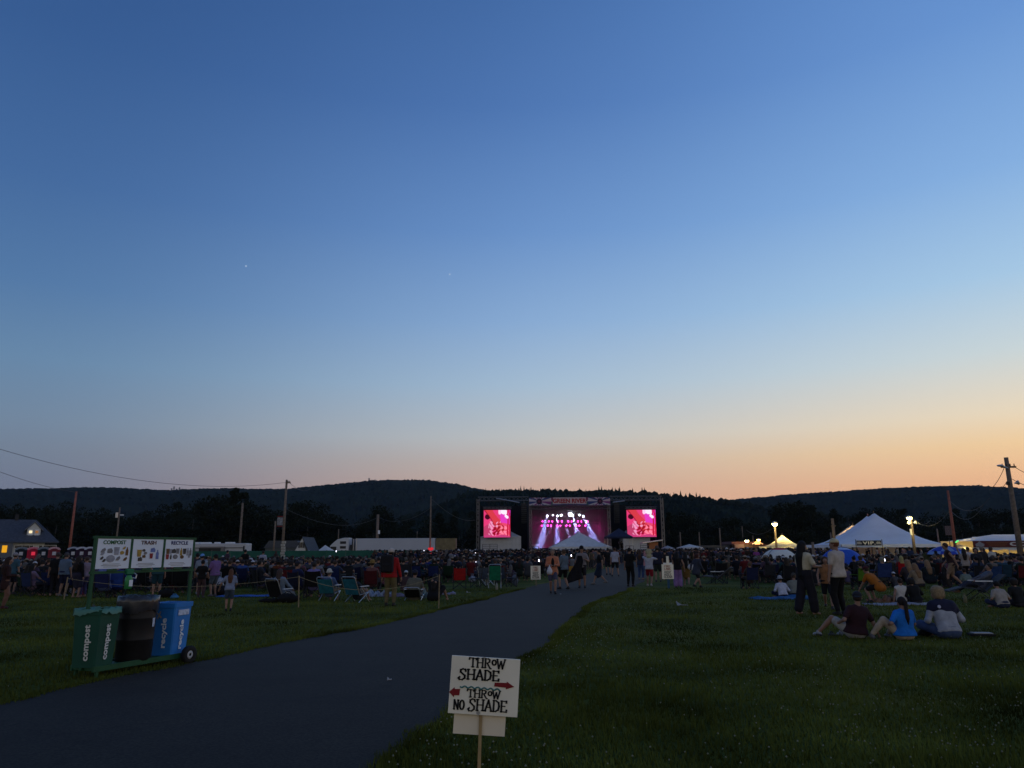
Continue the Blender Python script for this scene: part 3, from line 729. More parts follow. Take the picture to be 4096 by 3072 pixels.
# tents beside the stage
def frame_tent(name, lab, cat, x0, x1, yb, ypk, d, depth, eave_py, sides=True, pk=None, group=None, m_=None, side_color=None, legs=True, valance=.3):
    a, b = at(x0, eave_py, d), at(x1, eave_py, d); w = b[0] - a[0]; ez = a[2] * .5 + b[2] * .5
    cx = (a[0] + b[0]) / 2; pz = at((x0 + x1) / 2, ypk, d + depth / 2)[2]
    px_ = 0 if pk is None else at(pk, ypk, d + depth / 2)[0] - cx
    t = thing(name, lab, cat, (cx, d, 0), 0, group)
    cvs = m_ or M_canvas
    # hip roof with slight sag, subdivided
    n = 14; V = []; Q = []
    for j in range(n + 1):
        for i in range(n + 1):
            u, v = i / n * 2 - 1, j / n * 2 - 1; r = max(abs(u), abs(v)); k = 1 - r
            V.append((u * w / 2 + px_ * k, depth / 2 + v * depth / 2, ez + (pz - ez) * (k ** 1.12)))
    for j in range(n):
        for i in range(n): q = j * (n + 1) + i; Q.append((q, q + 1, q + n + 2, q + n + 1))
    link('roof', mesh_np('roof', V, quads=Q, mats=[cvs], smooth=False), t)
    m = MB()
    for sx, sy, lx, ly in ((0, 0, w, .012), (0, depth, w, .012)): m.box((0, sy, ez - valance / 2), (w, .012, valance))
    for sx in (-w / 2, w / 2): m.box((sx, depth / 2, ez - valance / 2), (.012, depth - .03, valance))
    m.build('valance', cvs, t)
    if legs:
        for sx in (-w / 2 + .06, w / 2 - .06):
            for sy in (.06, depth - .06): MB().tube((sx, sy, 0), (sx, sy, ez), .035).build('leg', M_alu, t)
    if sides:
        for s_, e_ in sides:
            V = []; k = 24
            for i in range(k + 1):
                f = i / k; x = (s_[0] + (e_[0] - s_[0]) * f) * w / 2; y = (s_[1] + (e_[1] - s_[1]) * f) * depth; wob_ = .05 * math.sin(i * 2.1)
                V += [(x, y - wob_, .02), (x, y, ez - valance * .5)]
            Q = [(2 * i, 2 * i + 2, 2 * i + 3, 2 * i + 1) for i in range(k)]
            link('side_wall', mesh_np('side_wall', V, quads=Q, mats=[side_color or cvs]), t)
    return t, w, ez
FR = ((-1, 0), (1, 0)); LF = ((-1, 1), (-1, 0)); RT = ((1, 0), (1, 1)); BK = ((1, 1), (-1, 1))
frame_tent('backstage_tent', 'white walled tent below the left video wall', 'tent', 1922, 2084, 0, 2124, DS + 1.2, 5.5, 2146, (FR, LF, RT, BK), pk=2040, group='white tents beside the stage')
frame_tent('backstage_tent', 'white walled tent behind the right video wall', 'tent', 2492, 2600, 0, 2110, DS + 1.2, 5.5, 2142, (FR, LF, RT, BK), pk=2515, group='white tents beside the stage')
def railing(lab, px0, px1, d, z0, z1):
    a, b = at(px0, 2185, d), at(px1, 2185, d); t = thing('railing', lab, 'railing', (a[0], d, 0), 0, 'railings beside the stage'); w = b[0] - a[0]
    m = MB()
    for z in (z0, (z0 + z1) / 2, z1): m.tube((0, 0, z), (w, 0, z), .04)
    m.build('rail', M_blackm, t)
    for i in range(int(w / 1.2) + 1): MB().tube((w * i / int(w / 1.2), 0, 0), (w * i / int(w / 1.2), 0, z1), .04).build('post', M_blackm, t)
zz = lambda py, d: at(2100, py, d)[2]
railing('black railing before the left white tent', 1930, 1989, DS - 2, zz(2192, DS - 2), zz(2176, DS - 2))
railing('black railing before the right white tent', 2562, 2592, DS - 2, zz(2192, DS - 2), zz(2176, DS - 2))
frame_tent('sound_tent', 'wide white peaked tent in the crowd before the stage', 'tent', 2206, 2448, 0, 2128, 122, 9.8, 2187, (), pk=2316, valance=.35)
t = thing('mixing_desk', 'mixing desk with small lit screens under the wide white tent', 'mixing desk', (at(2310, 2200, 124)[0], 124, 0))
MB().box((0, 0, .9), (5, .8, .15)).build('desk', M_blackm, t); MB().box((0, 0, .42), (4.6, .7, .8)).build('table', M_blackc, t)
for i, x in enumerate((-4.4, -3.6, -3.3, 1.2)): MB().box((x * .5, -.2, 1.2), (.25, .04, .18)).build('screen', emit('screen_glow', (255, 235, 200), 5), t)
cr_ = thing('camera_riser', 'black scaffold riser under the navy canopy', 'platform', (at(2480, 2200, 118)[0], 118, 0))
MB().box((0, 1.5, 1.25), (4.2, 3.6, .12)).build('deck', M_blackm, cr_)
m = MB()
for x in (-2, 0, 2):
    for y in (-.2, 3.2): m.tube((x, y, 0), (x, y, 1.25), .05)
for a, b in (((-2, -.2, .1), (0, -.2, 1.2)), ((0, -.2, 1.2), (2, -.2, .1))): m.tube(a, b, .035)
m.build('scaffold', M_blackm, cr_)
m = MB(); m.tube((.9, -.2, 2.3), (2.1, -.2, 2.3), .035); m.tube((.9, -.2, 1.8), (2.1, -.2, 1.8), .035)
for x in (.9, 1.5, 2.1): m.tube((x, -.2, 1.25), (x, -.2, 2.3), .035)
m.build('guard_rail', M_blackm, cr_)
nav, _, ez = frame_tent('canopy', 'navy pop-up canopy on the riser right of the wide white tent', 'canopy', 2428, 2531, 0, 2113, 117, 3.6, 2146, (), pk=2476, m_=mat('navy_canvas', (.012, .018, .05), .9, .1, 2), valance=.28)

# festoon of the right side: shed, little tents
frame_tent('canopy', 'low long white canopy right of the stage', 'canopy', 2735, 2812, 0, 2176, 140, 6, 2189, (FR,), group='small white canopies right of the stage', valance=.3)
frame_tent('canopy', 'small grey canopy just right of the stage', 'canopy', 2660, 2698, 0, 2182, 150, 4, 2192, (), group='small white canopies right of the stage', m_=mat('grey_canvas', (.25, .27, .3), .9, .1), valance=.25)
frame_tent('canopy', 'small white pop-up canopy left of the truck cab', 'canopy', 1270, 1318, 0, 2180, 100, 3, 2203, (), pk=1301, valance=.1)
sh = thing('wooden_shed', 'small wooden shed roof glowing orange right of the stage', 'shed', (at(2615, 2190, 135)[0], 135, 0))
MB().box((0, 1, 1.5), (1.6, 2.2, 3)).build('wall', mat('orange_board', (.35, .13, .05), .8, .2), sh); m = MB(); m.prism([(-2.0, 2.8), (1.6, 3.3), (1.6, 3.45), (-2.0, 2.95)], 3, lambda v: (v[0], v[1] - .5, v[2])); m.build('roof', M_alu, sh)

# ================================================================== vehicles on the left
fen = thing('screen_fence', 'long low fence covered in dark green mesh behind the seated crowd', 'fence', (0, 88, 0))
xa, xb = at(770, 2203, 88)[0], at(1690, 2203, 88)[0]
M_mesh = mat('green_mesh', (0.02, 0.10, 0.075), .9, .2, .8)
k = 12
for i in range(k):
    x0, x1 = xa + (xb - xa) * i / k, xa + (xb - xa) * (i + 1) / k
    V = []; n = 8
    for j in range(n + 1): V += [(x0 + (x1 - x0) * j / n, .03 * math.sin(j * 1.7 + i), .05), (x0 + (x1 - x0) * j / n, .02 * math.sin(j + i), 1.80 - .03 * math.sin(j / n * math.pi))]
    link('mesh_panel', mesh_np('mesh_panel', V, quads=[(2 * j, 2 * j + 2, 2 * j + 3, 2 * j + 1) for j in range(n)], mats=[M_mesh]), fen)
for i in range(k + 1): x = xa + (xb - xa) * i / k; MB().tube((x, .05, 0), (x, .05, 1.86), .035).build('post', M_steel, fen)
# the fence carries on further back by the truck
# trailer
D = 126
a, b = at(1425, 2154, D), at(1825, 2152, D); tz = (a[2] + b[2]) / 2; L = b[0] - a[0]
tr = thing('semi_trailer', 'very long plain white box trailer parked behind the crowd', 'trailer', (a[0], D, 0))
MB().box((L * .395, 1.3, (1.15 + tz) / 2), (L * .79, 2.6, tz - 1.15)).build('box_body', mat('trailer_paint', (.42, .45, .52), .55, .05, .4), tr, bevel=.05)
MB().box((L * .895, 1.3, (1.15 + tz) / 2 - .02), (L * .2, 2.56, tz - 1.2)).build('rear_door', mat('gold_plate', (.16, .13, .07), .5, .3, 1.5), tr)
MB().box((L * .5, 1.3, 1.05), (L * .98, 1.0, .18)).build('chassis', M_blackm, tr)
for x in (L * .8, L * .88):
    for y in (.2, 2.4): MB().tube((x, y - .15, .5), (x, y + .15, .5), .5, n=16).build('wheel', M_blackm, tr)
MB().tube((.05, -.02, 1.2), (.05, -.02, tz), .09, n=6).build('corner_post', M_alu, tr)
# truck cab
a, b = at(1318, 2200, D), at(1396, 2151, D); w = b[0] - a[0]; hz = b[2]
cab = thing('semi_truck', 'white semi truck cab with a sloped roof left of its trailer', 'truck', (a[0], D, 0))
pr = [(-.3, .7), (-.25, 1.7), (.0, 2.05), (.05, 2.6), (.5, hz * .78), (1.2, hz * .93), (w * .75, hz), (w, hz), (w, .7)]
MB().prism(pr, 2.5).build('cab', mat('cab_paint', (.5, .52, .56), .4, .05), cab, bevel=.06)
MB().box((.62, -.01, 2.1), (1.0, .05, .75)).build('side_window', M_blackm, cab)
for z in (2.35, hz * .8): MB().box((w * .7, -.01, z), (1.0, .05, .42)).build('sleeper_window', M_blackm, cab, bevel=.02)
for x in (.5, w - .4): MB().tube((x, .05, .52), (x, .4, .52), .52, n=16).build('wheel', M_blackm, cab)
MB().ball((.42, -.1, 1.95), .09).build('marker_light', emit('marker', (255, 250, 240), 6), cab)
MB().box((w + .35, 1.2, 1.6), (.25, 2.3, hz - 1.6)).build('air_fairing', M_blackm, cab)
for y in (.6, 2.0): MB().tube((w + .65, y, .8), (w + .65, y, hz * .95), .1).build('exhaust_stack', M_alu, cab)
# motorhome
D = 106
a, b = at(640, 2174, D), at(984, 2173, D); L = b[0] - a[0]; hz = b[2]
rv = thing('motorhome', 'long motorhome with slide-outs and roof units behind the green fence', 'motorhome', (a[0], D, 0))
MB().box((L / 2, 1.25, hz / 2 + .3), (L, 2.5, hz - .6)).build('body', mat('rv_paint', (.45, .45, .47), .5, .06), rv, bevel=.12)
MB().box((L * .5, -.02, hz - .62), (L * .96, .05, .1)).build('awning_rail', M_blackm, rv)
MB().box((L * .62, -.2, hz * .62), (L * .28, .5, 1.3)).build('slide_out', mat('rv_stripe', (.18, .16, .16), .6, .1), rv)
MB().box((L * .22, -.02, 1.5), (L * .4, .06, 1.2)).build('lower_panel', mat('rv_stripe', (.18, .16, .16), .6, .1), rv)
for x in (.66, .54): MB().box((L * x, -.48, hz * .66), (1.6, .04, .7)).build('window', M_blackm, rv, bevel=.02)
for x in (.12, .25, .4, .47, .52, .63, .78): MB().box((L * x, 1.2, hz + .08), (RNG.uniform(.5, 1.3), .9, .2)).build('roof_unit', M_white, rv, bevel=.04)
for x in (.15, .82): MB().tube((L * x, .05, .42), (L * x, .35, .42), .42, n=14).build('wheel', M_blackm, rv)
MB().box((L - .25, -.03, hz * .62), (.2, .05, hz * .5)).build('corner_light', M_blackm, rv)

# ---- houses
def house_left():
    D = 118; A_0 = at(100, 2200, D); an = math.atan2(-A_0[0], D); uu = np.array([math.cos(an), math.sin(an), 0]); vv = np.array([-math.sin(an), math.cos(an), 0])
    def K_(px, py, d=D):
        r = ray(px, py); k = ((d - D) + (A_0 - _C) @ vv) / (r @ vv); p = r * k + _C
        return np.array([(p - A_0) @ uu, 0, p[2]])
    xL = K_(-560, 2166)[0]; xR = K_(236, 2166)[0]; ez = K_(100, 2167)[2]; rz_ = K_(0, 2077, D + 5)[2]; xr = K_(146, 2076, D + 5)[0]
    h = thing('white_house', 'white house with a dark roof and a small lit dormer at the far left', 'house', (A_0[0] + uu[0] * xL, A_0[1] + uu[1] * xL, 0), an)
    w = xR - xL
    MB().box((w / 2 - .6, 5, ez / 2), (w - 2.6, 9.4, ez)).build('wall', mat('clapboard', (.55, .55, .53), .7, .08, 2), h)
    m = MB(); V = [(0, -.4, ez), (w, -.4, ez), (w, 10.4, ez), (0, 10.4, ez), (3, 5, rz_), (xr - xL, 5, rz_), (0, -.4, ez - .2), (w, -.4, ez - .2), (w, 10.4, ez - .2), (0, 10.4, ez - .2)]
    m.add(V, [(0, 1, 5, 4), (1, 2, 5), (2, 3, 4, 5), (3, 0, 4), (6, 9, 8, 7), (0, 6, 7, 1), (1, 7, 8, 2), (2, 8, 9, 3), (3, 9, 6, 0)])
    roof = m.build('roof', mat('slate_roof', (.055, .06, .075), .8, .25, 3), h)
    c = K_(8, 2070, D + 5)[0] - xL; MB().box((c + 2, 5, rz_ + .3), (.5, .5, 1.0)).build('chimney', M_blackm, roof)
    # the wing at the left with one lit window
    m = MB(); x0 = K_(57, 2170)[0] - xL
    MB().box((x0 - 3.3, -.22, ez / 2 - .1), (6.4, .1, ez - .2)).build('grey_wall', mat('grey_board', (.12, .13, .15), .8, .1), h)
    p = K_(18, 2196) - [xL, 0, 0]; wn_ = MB().box((p[0], -.33, p[2]), (.65, .06, 1.05)).build('window', emit('warm_window', (255, 180, 40), .8), h)
    for u in (135, 190, 232, 300, 345, 388):
        p = K_(u * .5424, 2190 - 3) - [xL, 0, 0]; ww = .9 if u in (135, 190, 345, 388) else .45
        f = MB().box((p[0], .27, p[2]), (ww + .16, .06, .56)).build('window', M_white, h); MB().box((p[0], .23, p[2]), (ww, .04, .42)).build('pane', mat('dark_glass', (.01, .012, .016), .1, 0, spec=.6), f)
    # dormer
    a, b = K_(195 * .5424, 1900 + 455 * .5424, D + 1.2) - [xL, 0, 0], K_(302 * .5424, 1900 + 400 * .5424, D + 1.2) - [xL, 0, 0]; pk = K_(265 * .5424, 1900 + 348 * .5424, D + 1.2)[2]
    cx = (a[0] + b[0]) / 2; dw = b[0] - a[0]
    dm = MB().prism([(a[0], a[2] - .3), (b[0], a[2] - .3), (b[0], b[2]), (cx, pk - .1), (a[0], b[2])], 4, lambda v: (v[0], v[1] + 1.2, v[2])).build('dormer', mat('clapboard', (.55, .55, .53), .7, .08, 2), h)
    m = MB()
    for s in (-1, 1):
        m.prism([(cx, pk), (cx + s * (dw / 2 + .35), b[2] - .25), (cx + s * (dw / 2 + .35), b[2] - .1), (cx, pk + .16)], 4.2, lambda v: (v[0], v[1] + 1.0, v[2]))
    m.build('dormer_roof', mat('dormer_shingle', (.16, .17, .19), .8, .2), dm)
    for x, c in ((cx - dw * .24, (255, 235, 190)), (cx + dw * .22, (220, 150, 90))):
        f = MB().box((x, 1.16, a[2] + .62), (.62, .05, 1.05)).build('dormer_window', M_white, dm)
        MB().box((x, 1.12, a[2] + .75), (.42, .04, .4)).build('lit_pane', emit('lamp_window' if c[1] > 200 else 'orange_window', c, 1.1 if c[1] > 200 else .35), f)
house_left()
D = 160
a = at(1176, 2205, D); b = at(1224, 2205, D); ap = at(1208, 2152, D)
gh = thing('white_house', 'white gabled house with a shuttered window behind the green fence', 'house', (a[0], D, 0)); w = b[0] - a[0]
hw = ap[2] * .35
MB().prism([(0, 0), (w, 0), (w, hw + .1), (w * .64, ap[2]), (0, hw)], 9).build('wall', mat('clapboard', (.55, .55, .53), .7, .08, 2), gh)
m = MB(); m.add([(w * .64, -.2, ap[2] + .05), (w * .64, 9.3, ap[2] + .05), (w + .5, 9.3, hw - .1), (w + .5, -.2, hw - .1), (w * .64, -.2, ap[2] + .25), (w * .64, 9.3, ap[2] + .25), (w + .7, 9.3, hw - .1), (w + .7, -.2, hw - .1)], [(0, 1, 2, 3), (7, 6, 5, 4), (0, 3, 7, 4), (1, 5, 6, 2)])
m.build('roof', mat('slate_roof', (.055, .06, .075)), gh)
f = MB().box((w * .6, -.05, ap[2] * .68), (.55, .08, 1.1)).build('window', mat('dark_glass', (.01, .012, .016)), gh)
for s in (-.5, .5): MB().box((w * .6 + s, -.06, ap[2] * .68), (.26, .08, 1.2)).build('shutter', M_blackm, gh)
# long low barn behind
bn = thing('barn', 'long dark low barn between the motorhome and the gabled house', 'barn', (at(1060, 2205, 168)[0], 168, 0))
wb = at(1200, 2205, 168)[0] - at(1060, 2205, 168)[0]
MB().box((wb / 2, 3, 1.3), (wb, 6, 2.6)).build('wall', mat('barn_board', (.09, .10, .10), .9, .2), bn)
MB().prism([(-.3, 2.5), (wb + .3, 2.5), (wb * .9, 4.1), (wb * .1, 4.1)], 6.4, lambda v: (v[0], v[1] - .2, v[2])).build('roof', mat('barn_roof', (.07, .075, .085), .8, .2), bn)

# ---- portable toilets
def toilet_proto(col, roofc, sign, label):
    t = thing('portable_toilet', label, 'portable toilet', (0, 0, 0), 0, 'portable toilets in front of the white house')
    MB().box((0, .55, 1.0), (1.08, 1.08, 2.0)).build('cabin', M_fabric, t, color=col, bevel=.03)
    pts = [(-.57, 2.0)] + [(.57 * math.cos(a), 2.02 + .30 * math.sin(a)) for a in np.linspace(math.pi, 0, 9)] + [(.57, 2.0)]
    MB().prism(pts, 1.16, lambda v: (v[0], v[1] - .03, v[2])).build('roof', M_fabric, t, color=roofc)
    d = MB().prism([(-.42, .12), (.42, .12), (.42, 1.9)] + [(.42 * math.cos(a), 1.9 + .25 * math.sin(a)) for a in np.linspace(.3, math.pi - .3, 6)] + [(-.42, 1.9)], .04, lambda v: (v[0], v[1] - .035, v[2])).build('door', M_fabric, t, color=tuple(c * .85 for c in col))
    MB().box((.02, -.05, 1.62), (.34, .02, .36)).build('door_sign', M_fabric if sign is None else sign, d, color=(190, 190, 200))
    return t
i = 0
lst = []
for px, col, roofc, sg, nm in ((85, (28, 40, 52), (110, 122, 135), None, 'dark blue portable toilet with a grey roof'), (126, (190, 40, 70), (205, 120, 140), emit('sign_glow', (255, 60, 90), .55), 'portable toilet coloured bright pink by painted-in light, with a glowing sign'), (161, (28, 40, 52), (110, 122, 135), None, 'dark blue portable toilet with a grey roof'), (197, (130, 50, 62), (190, 150, 160), None, 'portable toilet coloured dull red by painted-in light, with a white door sign'), (262, (30, 30, 50), (150, 160, 180), None, 'purple portable toilet with a pale roof'), (292, (56, 34, 60), (175, 180, 198), None, 'purple portable toilet with a pale roof'), (321, (56, 34, 60), (175, 180, 198), None, 'purple portable toilet with a pale roof'), (350, (56, 34, 60), (175, 180, 198), None, 'purple portable toilet with a pale roof')):  # pink and red cabins carry the pink light in their colour
    p = at(px, 2200, 81); t = toilet_proto(col, roofc, sg, nm); t.location = (p[0], 81 + (px - 85) * .008, 0); t.rotation_euler = (0, 0, rad(30)); lst.append((t, nm, px))
ordinal_labels(lst)

# ================================================================== right-hand tents and buildings
def pole_tent(lab, peaks, hw, hl, eave, m_, peak_h, name='pole_tent'):
    """concave canvas over centre poles; peaks are world (x, y)"""
    P = np.array(peaks, float); c = P.mean(0)
    t = thing(name, lab, 'tent', (c[0], c[1], 0)); P = P - c
    y0, y1 = P[:, 1].min() - hl, P[:, 1].max() + hl; x0, x1 = P[:, 0].min() - hw, P[:, 0].max() + hw
    nx, ny = 54, 44; V = []
    # rounded skewed plan: each peak spans its own bay
    for j in range(ny + 1):
        for i in range(nx + 1):
            x, y = x0 + (x1 - x0) * i / nx, y0 + (y1 - y0) * j / ny
            f = 0
            for p in P:
                rho = (abs((x - p[0]) / hw) ** 2.6 + abs((y - p[1]) / (hl)) ** 2.6) ** (1 / 2.6); f = max(f, max(0, 1 - rho) ** 1.6)
            edge = .05 * math.sin(i * 1.2) if (i in (0, nx) or j in (0, ny)) else 0
            V.append((x, y, eave + (peak_h - eave) * f + edge * .4 - (.0 if f > 0 else .0)))
    V = np.array(V); I = np.arange((nx + 1) * (ny + 1)).reshape(ny + 1, nx + 1)
    Q = np.stack([I[:-1, :-1], I[:-1, 1:], I[1:, 1:], I[1:, :-1]], -1).reshape(-1, 4)
    link('canopy', mesh_np('canopy', V, quads=Q, mats=[m_]), t)
    m = MB(); n = 40
    cn = [(x0, y0), (x1, y0), (x1, y1), (x0, y1), (x0, y0)]
    for (ax, ay), (bx, by) in zip(cn[:-1], cn[1:]):
        for k in range(n):
            f0, f1 = k / n, (k + 1) / n; s0, s1 = .38 + .07 * abs(math.sin(k * .8)), .38 + .07 * abs(math.sin((k + 1) * .8))
            m.add([(ax + (bx - ax) * f0, ay + (by - ay) * f0, eave - s0), (ax + (bx - ax) * f1, ay + (by - ay) * f1, eave - s1), (ax + (bx - ax) * f1, ay + (by - ay) * f1, eave), (ax + (bx - ax) * f0, ay + (by - ay) * f0, eave)], [(0, 1, 2, 3)])
    m.build('valance', m_, t)
    for p in P: MB().tube((p[0], p[1], 0), (p[0], p[1], peak_h + .25), .07).build('centre_pole', M_wood, t)
    for i in range(6):
        x = x0 + (x1 - x0) * i / 5
        MB().tube((x, y0 + .1, 0), (x, y0 + .1, eave), .05).build('side_pole', M_blackm if i % 2 else M_wood, t)
    return t, (x0 + c[0], x1 + c[0], y0 + c[1], y1 + c[1])
M_tentw = mat('marquee_canvas', (.74, .82, .96), .8, .05, .6, trans=.3)
ph = at(3494, 2050, 112)[2]
pA, pB = at(3494, 2050, 112), at(3470, 2055, 121)
vip, ext = pole_tent('large white two-peaked pole tent with a dark VIP sign and lit inside', [(pA[0], 112), (pB[0], 121)], 8.8, 8.2, 2.28, M_tentw, ph)
for f in (.15, .4, .65, .9):
    point_light('tent_lamp', (ext[0] + (ext[1] - ext[0]) * f, 118, 1.9), 55, (255, 190, 100), .3)
point_light('tent_lamp', (pB[0] - 2.5, 117, 4.6), 300, (255, 150, 235), .4)
# strings and things under the tent: back wall of pale canvas, lit
m = MB(); m.box(((ext[0] + ext[1]) / 2, ext[3] - .3, 1.2), (ext[1] - ext[0] - 1, .04, 2.3)); bw = m.build('tent_back_wall', mat('cream_canvas', (.6, .5, .32), .9, .1, 1)); bw.parent = vip; bw.matrix_parent_inverse = Matrix.Translation(-vip.location)
bnr = thing('vip_banner', 'dark banner reading VIP on two posts before the large white tent', 'banner', (at(3476, 2174, 102)[0], 102, 0))
a, b = at(3425, 2162, 102), at(3527, 2182, 102); w, zc = b[0] - a[0], (a[2] + b[2]) / 2; hh = a[2] - b[2]
cl_ = MB().box((0, 0, zc), (w, .05, hh)).build('cloth', mat('navy_cloth', (.012, .018, .04), .9, .1), bnr)
tt = text_mesh('lettering', 'VIP.', mat('ink_cream', (.55, .55, .55), .8, .1), width=w * .52, height=hh * .62, bold=.03, parent=cl_, spacing=1.15); tt.location = (0, -.04, zc)
for s in (-1, 1):
    m = MB(); m.prism([(-.3, -.2), (.3, -.2), (.34, .05), (.18, .12), (.1, .28), (-.06, .2), (-.2, .26), (-.34, .05)], .01, lambda v: (v[0] + s * w * .39, v[1] - .045, v[2] * .8 + zc)); m.build('emblem', mat('ink_grey', (.25, .26, .3), .8, .1), cl_)
    MB().tube((s * (w / 2 + .1), 0, 0), (s * (w / 2 + .1), 0, zc + hh / 2 + .15), .045).build('post', M_blackm, bnr)
pA, pB = at(3411, 2097, 158), at(3399, 2102, 166)
_, e2 = pole_tent('cream two-peaked pole tent far behind the large white tent', [(pA[0], 158), (pB[0], 166)], 8, 8, 2.4, mat('cream_marquee', (.65, .6, .5), .8, .05, .6, trans=.35), at(3411, 2097, 158)[2])
point_light('tent_lamp', (pA[0], 158, 3.2), 1500, (255, 210, 140), .3)
pY = at(3155, 2137, 120)
yt, e3 = pole_tent('small single-peaked tent glowing yellow behind the dome tent', [(pY[0], 123)], 2.95, 3.0, 2.15, mat('thin_canvas', (.75, .72, .6), .8, .05, .6, trans=.5), pY[2])
point_light('tent_lamp', (pY[0], 123, 2.6), 750, (255, 215, 120), .25)
point_light('tent_lamp', (pY[0] + 1.5, 121.5, 1.9), 120, (255, 215, 120), .2)

# food stall
D = 76
fs = thing('food_stall', 'long white marquee stall with a red menu board and bright inside', 'food stall', (at(3892, 2190, D)[0], D, 0))
p0 = at(3892, 2163, D); p1 = at(4330, 2163, D); w = p1[0] - p0[0]; zt, zb = at(3980, 2163, D)[2], at(3980, 2189, D)[2]
zr = at(3990, 2138, D + 3)[2]; xr = at(3975, 2138, D + 3)[0] - p0[0]; xe = at(3924, 2162, D)[0] - p0[0]
M_stall = mat('stall_canvas', (.62, .67, .75), .8, .05, .6, trans=.2)
m = MB(); m.add([(xe, 0, zt), (w, 0, zt), (w, 6, zt), (xe, 6, zt), (xr, 3, zr), (w - 2, 3, zr)], [(0, 1, 5, 4), (1, 2, 5), (2, 3, 4, 5), (3, 0, 4)]); m.build('roof', M_stall, fs)
bd = MB().box((w / 2, -.08, (zt + zb) / 2), (w, .06, zt - zb)).build('menu_board', mat('board_red', (.10, .018, .02), .7, .2), fs)
tt = text_mesh('lettering', 'COFFEE', mat('ink_cream', (.55, .55, .55)), height=(zt - zb) * .62, width=4.0, bold=.05, parent=bd); tt.location = (at(4039, 2176, D)[0] - p0[0] + 2.0, -.13, (zt + zb) / 2)
m = MB()
for i, zq in enumerate((.12, -.02, -.16)): m.box((at(3990, 2176, D)[0] - p0[0], -.125, (zt + zb) / 2 + zq), (2.2 - .3 * i, .01, .06))
m.build('menu_lines', mat('ink_brown', (.2, .08, .03), .8, .2), bd)
m = MB(); m.prism([(-.4, -.25), (.4, -.25), (.45, 0), (.2, .12), (.0, .3), (-.2, .12), (-.45, 0)], .01, lambda v: (v[0] + at(3920, 2176, D)[0] - p0[0], v[1] - .125, v[2] + (zt + zb) / 2)); m.build('emblem', mat('ink_grey', (.25, .26, .3)), bd)
m = MB(); n = 40
for k in range(n): m.box((w * (k + .5) / n, -.02, zb - .13 - .03 * math.sin(k)), (w / n, .02, .26 + .06 * math.sin(k)))
m.build('valance', M_stall, fs)
for x in (.1, w * .33, w * .66, w - .1): MB().tube((x, .05, 0), (x, .05, zb), .05).build('pole', M_white, fs)
MB().box((w / 2, 5.8, 1.2), (w - .2, .04, 2.4)).build('back_wall', mat('cream_canvas', (.6, .5, .32)), fs)
MB().box((w / 2, .6, .5), (w - 1, .6, 1.0)).build('counter', M_white, fs)
for x in (1.5, 5, 9): point_light('stall_lamp', (p0[0] + x, D + 3.5, 2.0), 90, (255, 215, 130), .2)
aw, _, _ = frame_tent('canopy', 'small white awning at the left end of the food stall', 'canopy', 3852, 3896, 0, 2176, 80, 3, 2192, (), valance=.15)
gr = thing('utility_trailer', 'grey trailer with rounded roof edge behind the food stall', 'trailer', (at(3892, 2170, 90)[0], 90, 0))
MB().box((1.8, 1, 1.75), (3.6, 2.4, at(3892, 2147, 90)[2] - 1.7)).build('body', mat('grey_tin', (.16, .17, .18), .6, .2), gr, bevel=.06)
MB().tube((-.2, -.3, at(3892, 2150, 90)[2]), (3.9, -.3, at(3892, 2150, 90)[2]), .07).build('awning_roll', M_white, gr)

# red-roofed building with two floodlights
D = 168
X = lambda px: at(px, 2190, D)[0]
Z = lambda py: at(2990, py, D)[2]
rb = thing('fairground_building', 'low building with a dull red roof, small gable and two floodlights', 'building', (X(2931), D, 0)); o0 = X(2931)
wl_ = lambda a, b, py0, py1, y, name, m_: MB().box(((X(a) + X(b)) / 2 - o0, y, (Z(py0) + Z(py1)) / 2), (X(b) - X(a), .3 if y < 1 else 6, Z(py0) - Z(py1))).build(name, m_, rb)
M_rr = mat('red_tin_roof', (.13, .05, .05), .7, .15, .8)
MB().box(((X(2931) + X(3090)) / 2 - o0, 4, 1.4), (X(3088) - X(2933), 7, 2.8)).build('wall', mat('dark_board', (.05, .035, .03), .8, .2), rb)
MB().prism([(X(2924) - o0, Z(2177)), (X(3040) - o0, Z(2177)), (X(3040) - o0, Z(2168)), (X(2926) - o0, Z(2166))], 8, lambda v: (v[0], v[1] - .4, v[2])).build('roof', M_rr, rb)
MB().prism([(X(2970) - o0, Z(2190)), (X(3091) - o0, Z(2190)), (X(3089) - o0, Z(2177)), (X(2970) - o0, Z(2177))], 6, lambda v: (v[0], v[1] - .8, v[2])).build('porch_roof', mat('brown_roof', (.07, .04, .035), .7, .2), rb)
wl_(2934, 2970, 2177, 2199, -1.0, 'end_panel', mat('mauve_board', (.16, .10, .11), .8, .1))
g_ = MB().prism([(X(3005) - o0, Z(2177)), (X(3044) - o0, Z(2177)), (X(3024) - o0, Z(2166.5))], .3, lambda v: (v[0], v[1] - 1.1, v[2])).build('gable', mat('dark_board', (.05, .035, .03)), rb)
m = MB()
for s in (3003, 3045): m.tube((X(s) - o0, -1.3, Z(2177)), (X(3024) - o0, -1.3, Z(2166)), .13, n=4)
m.box((X(3023) - o0, -1.3, Z(2174)), (1.2, .1, .5)); m.build('gable_trim', M_white, g_)
sd = thing('low_shed', 'long low dark shed left of the red-roofed building', 'shed', (X(2810), D + 2, 0))
MB().box(((X(2930) - X(2810)) / 2, 3, 1.1), (X(2930) - X(2810), 5, 2.2)).build('wall', mat('barn_board', (.09, .10, .10)), sd); MB().prism([(-.4, Z(2190)), (X(2930) - X(2810), Z(2190)), (X(2930) - X(2810), Z(2180)), (-.2, Z(2180))], 6, lambda v: (v[0], v[1] - .5, v[2])).build('roof', mat('slate_roof', (.055, .06, .075)), sd)
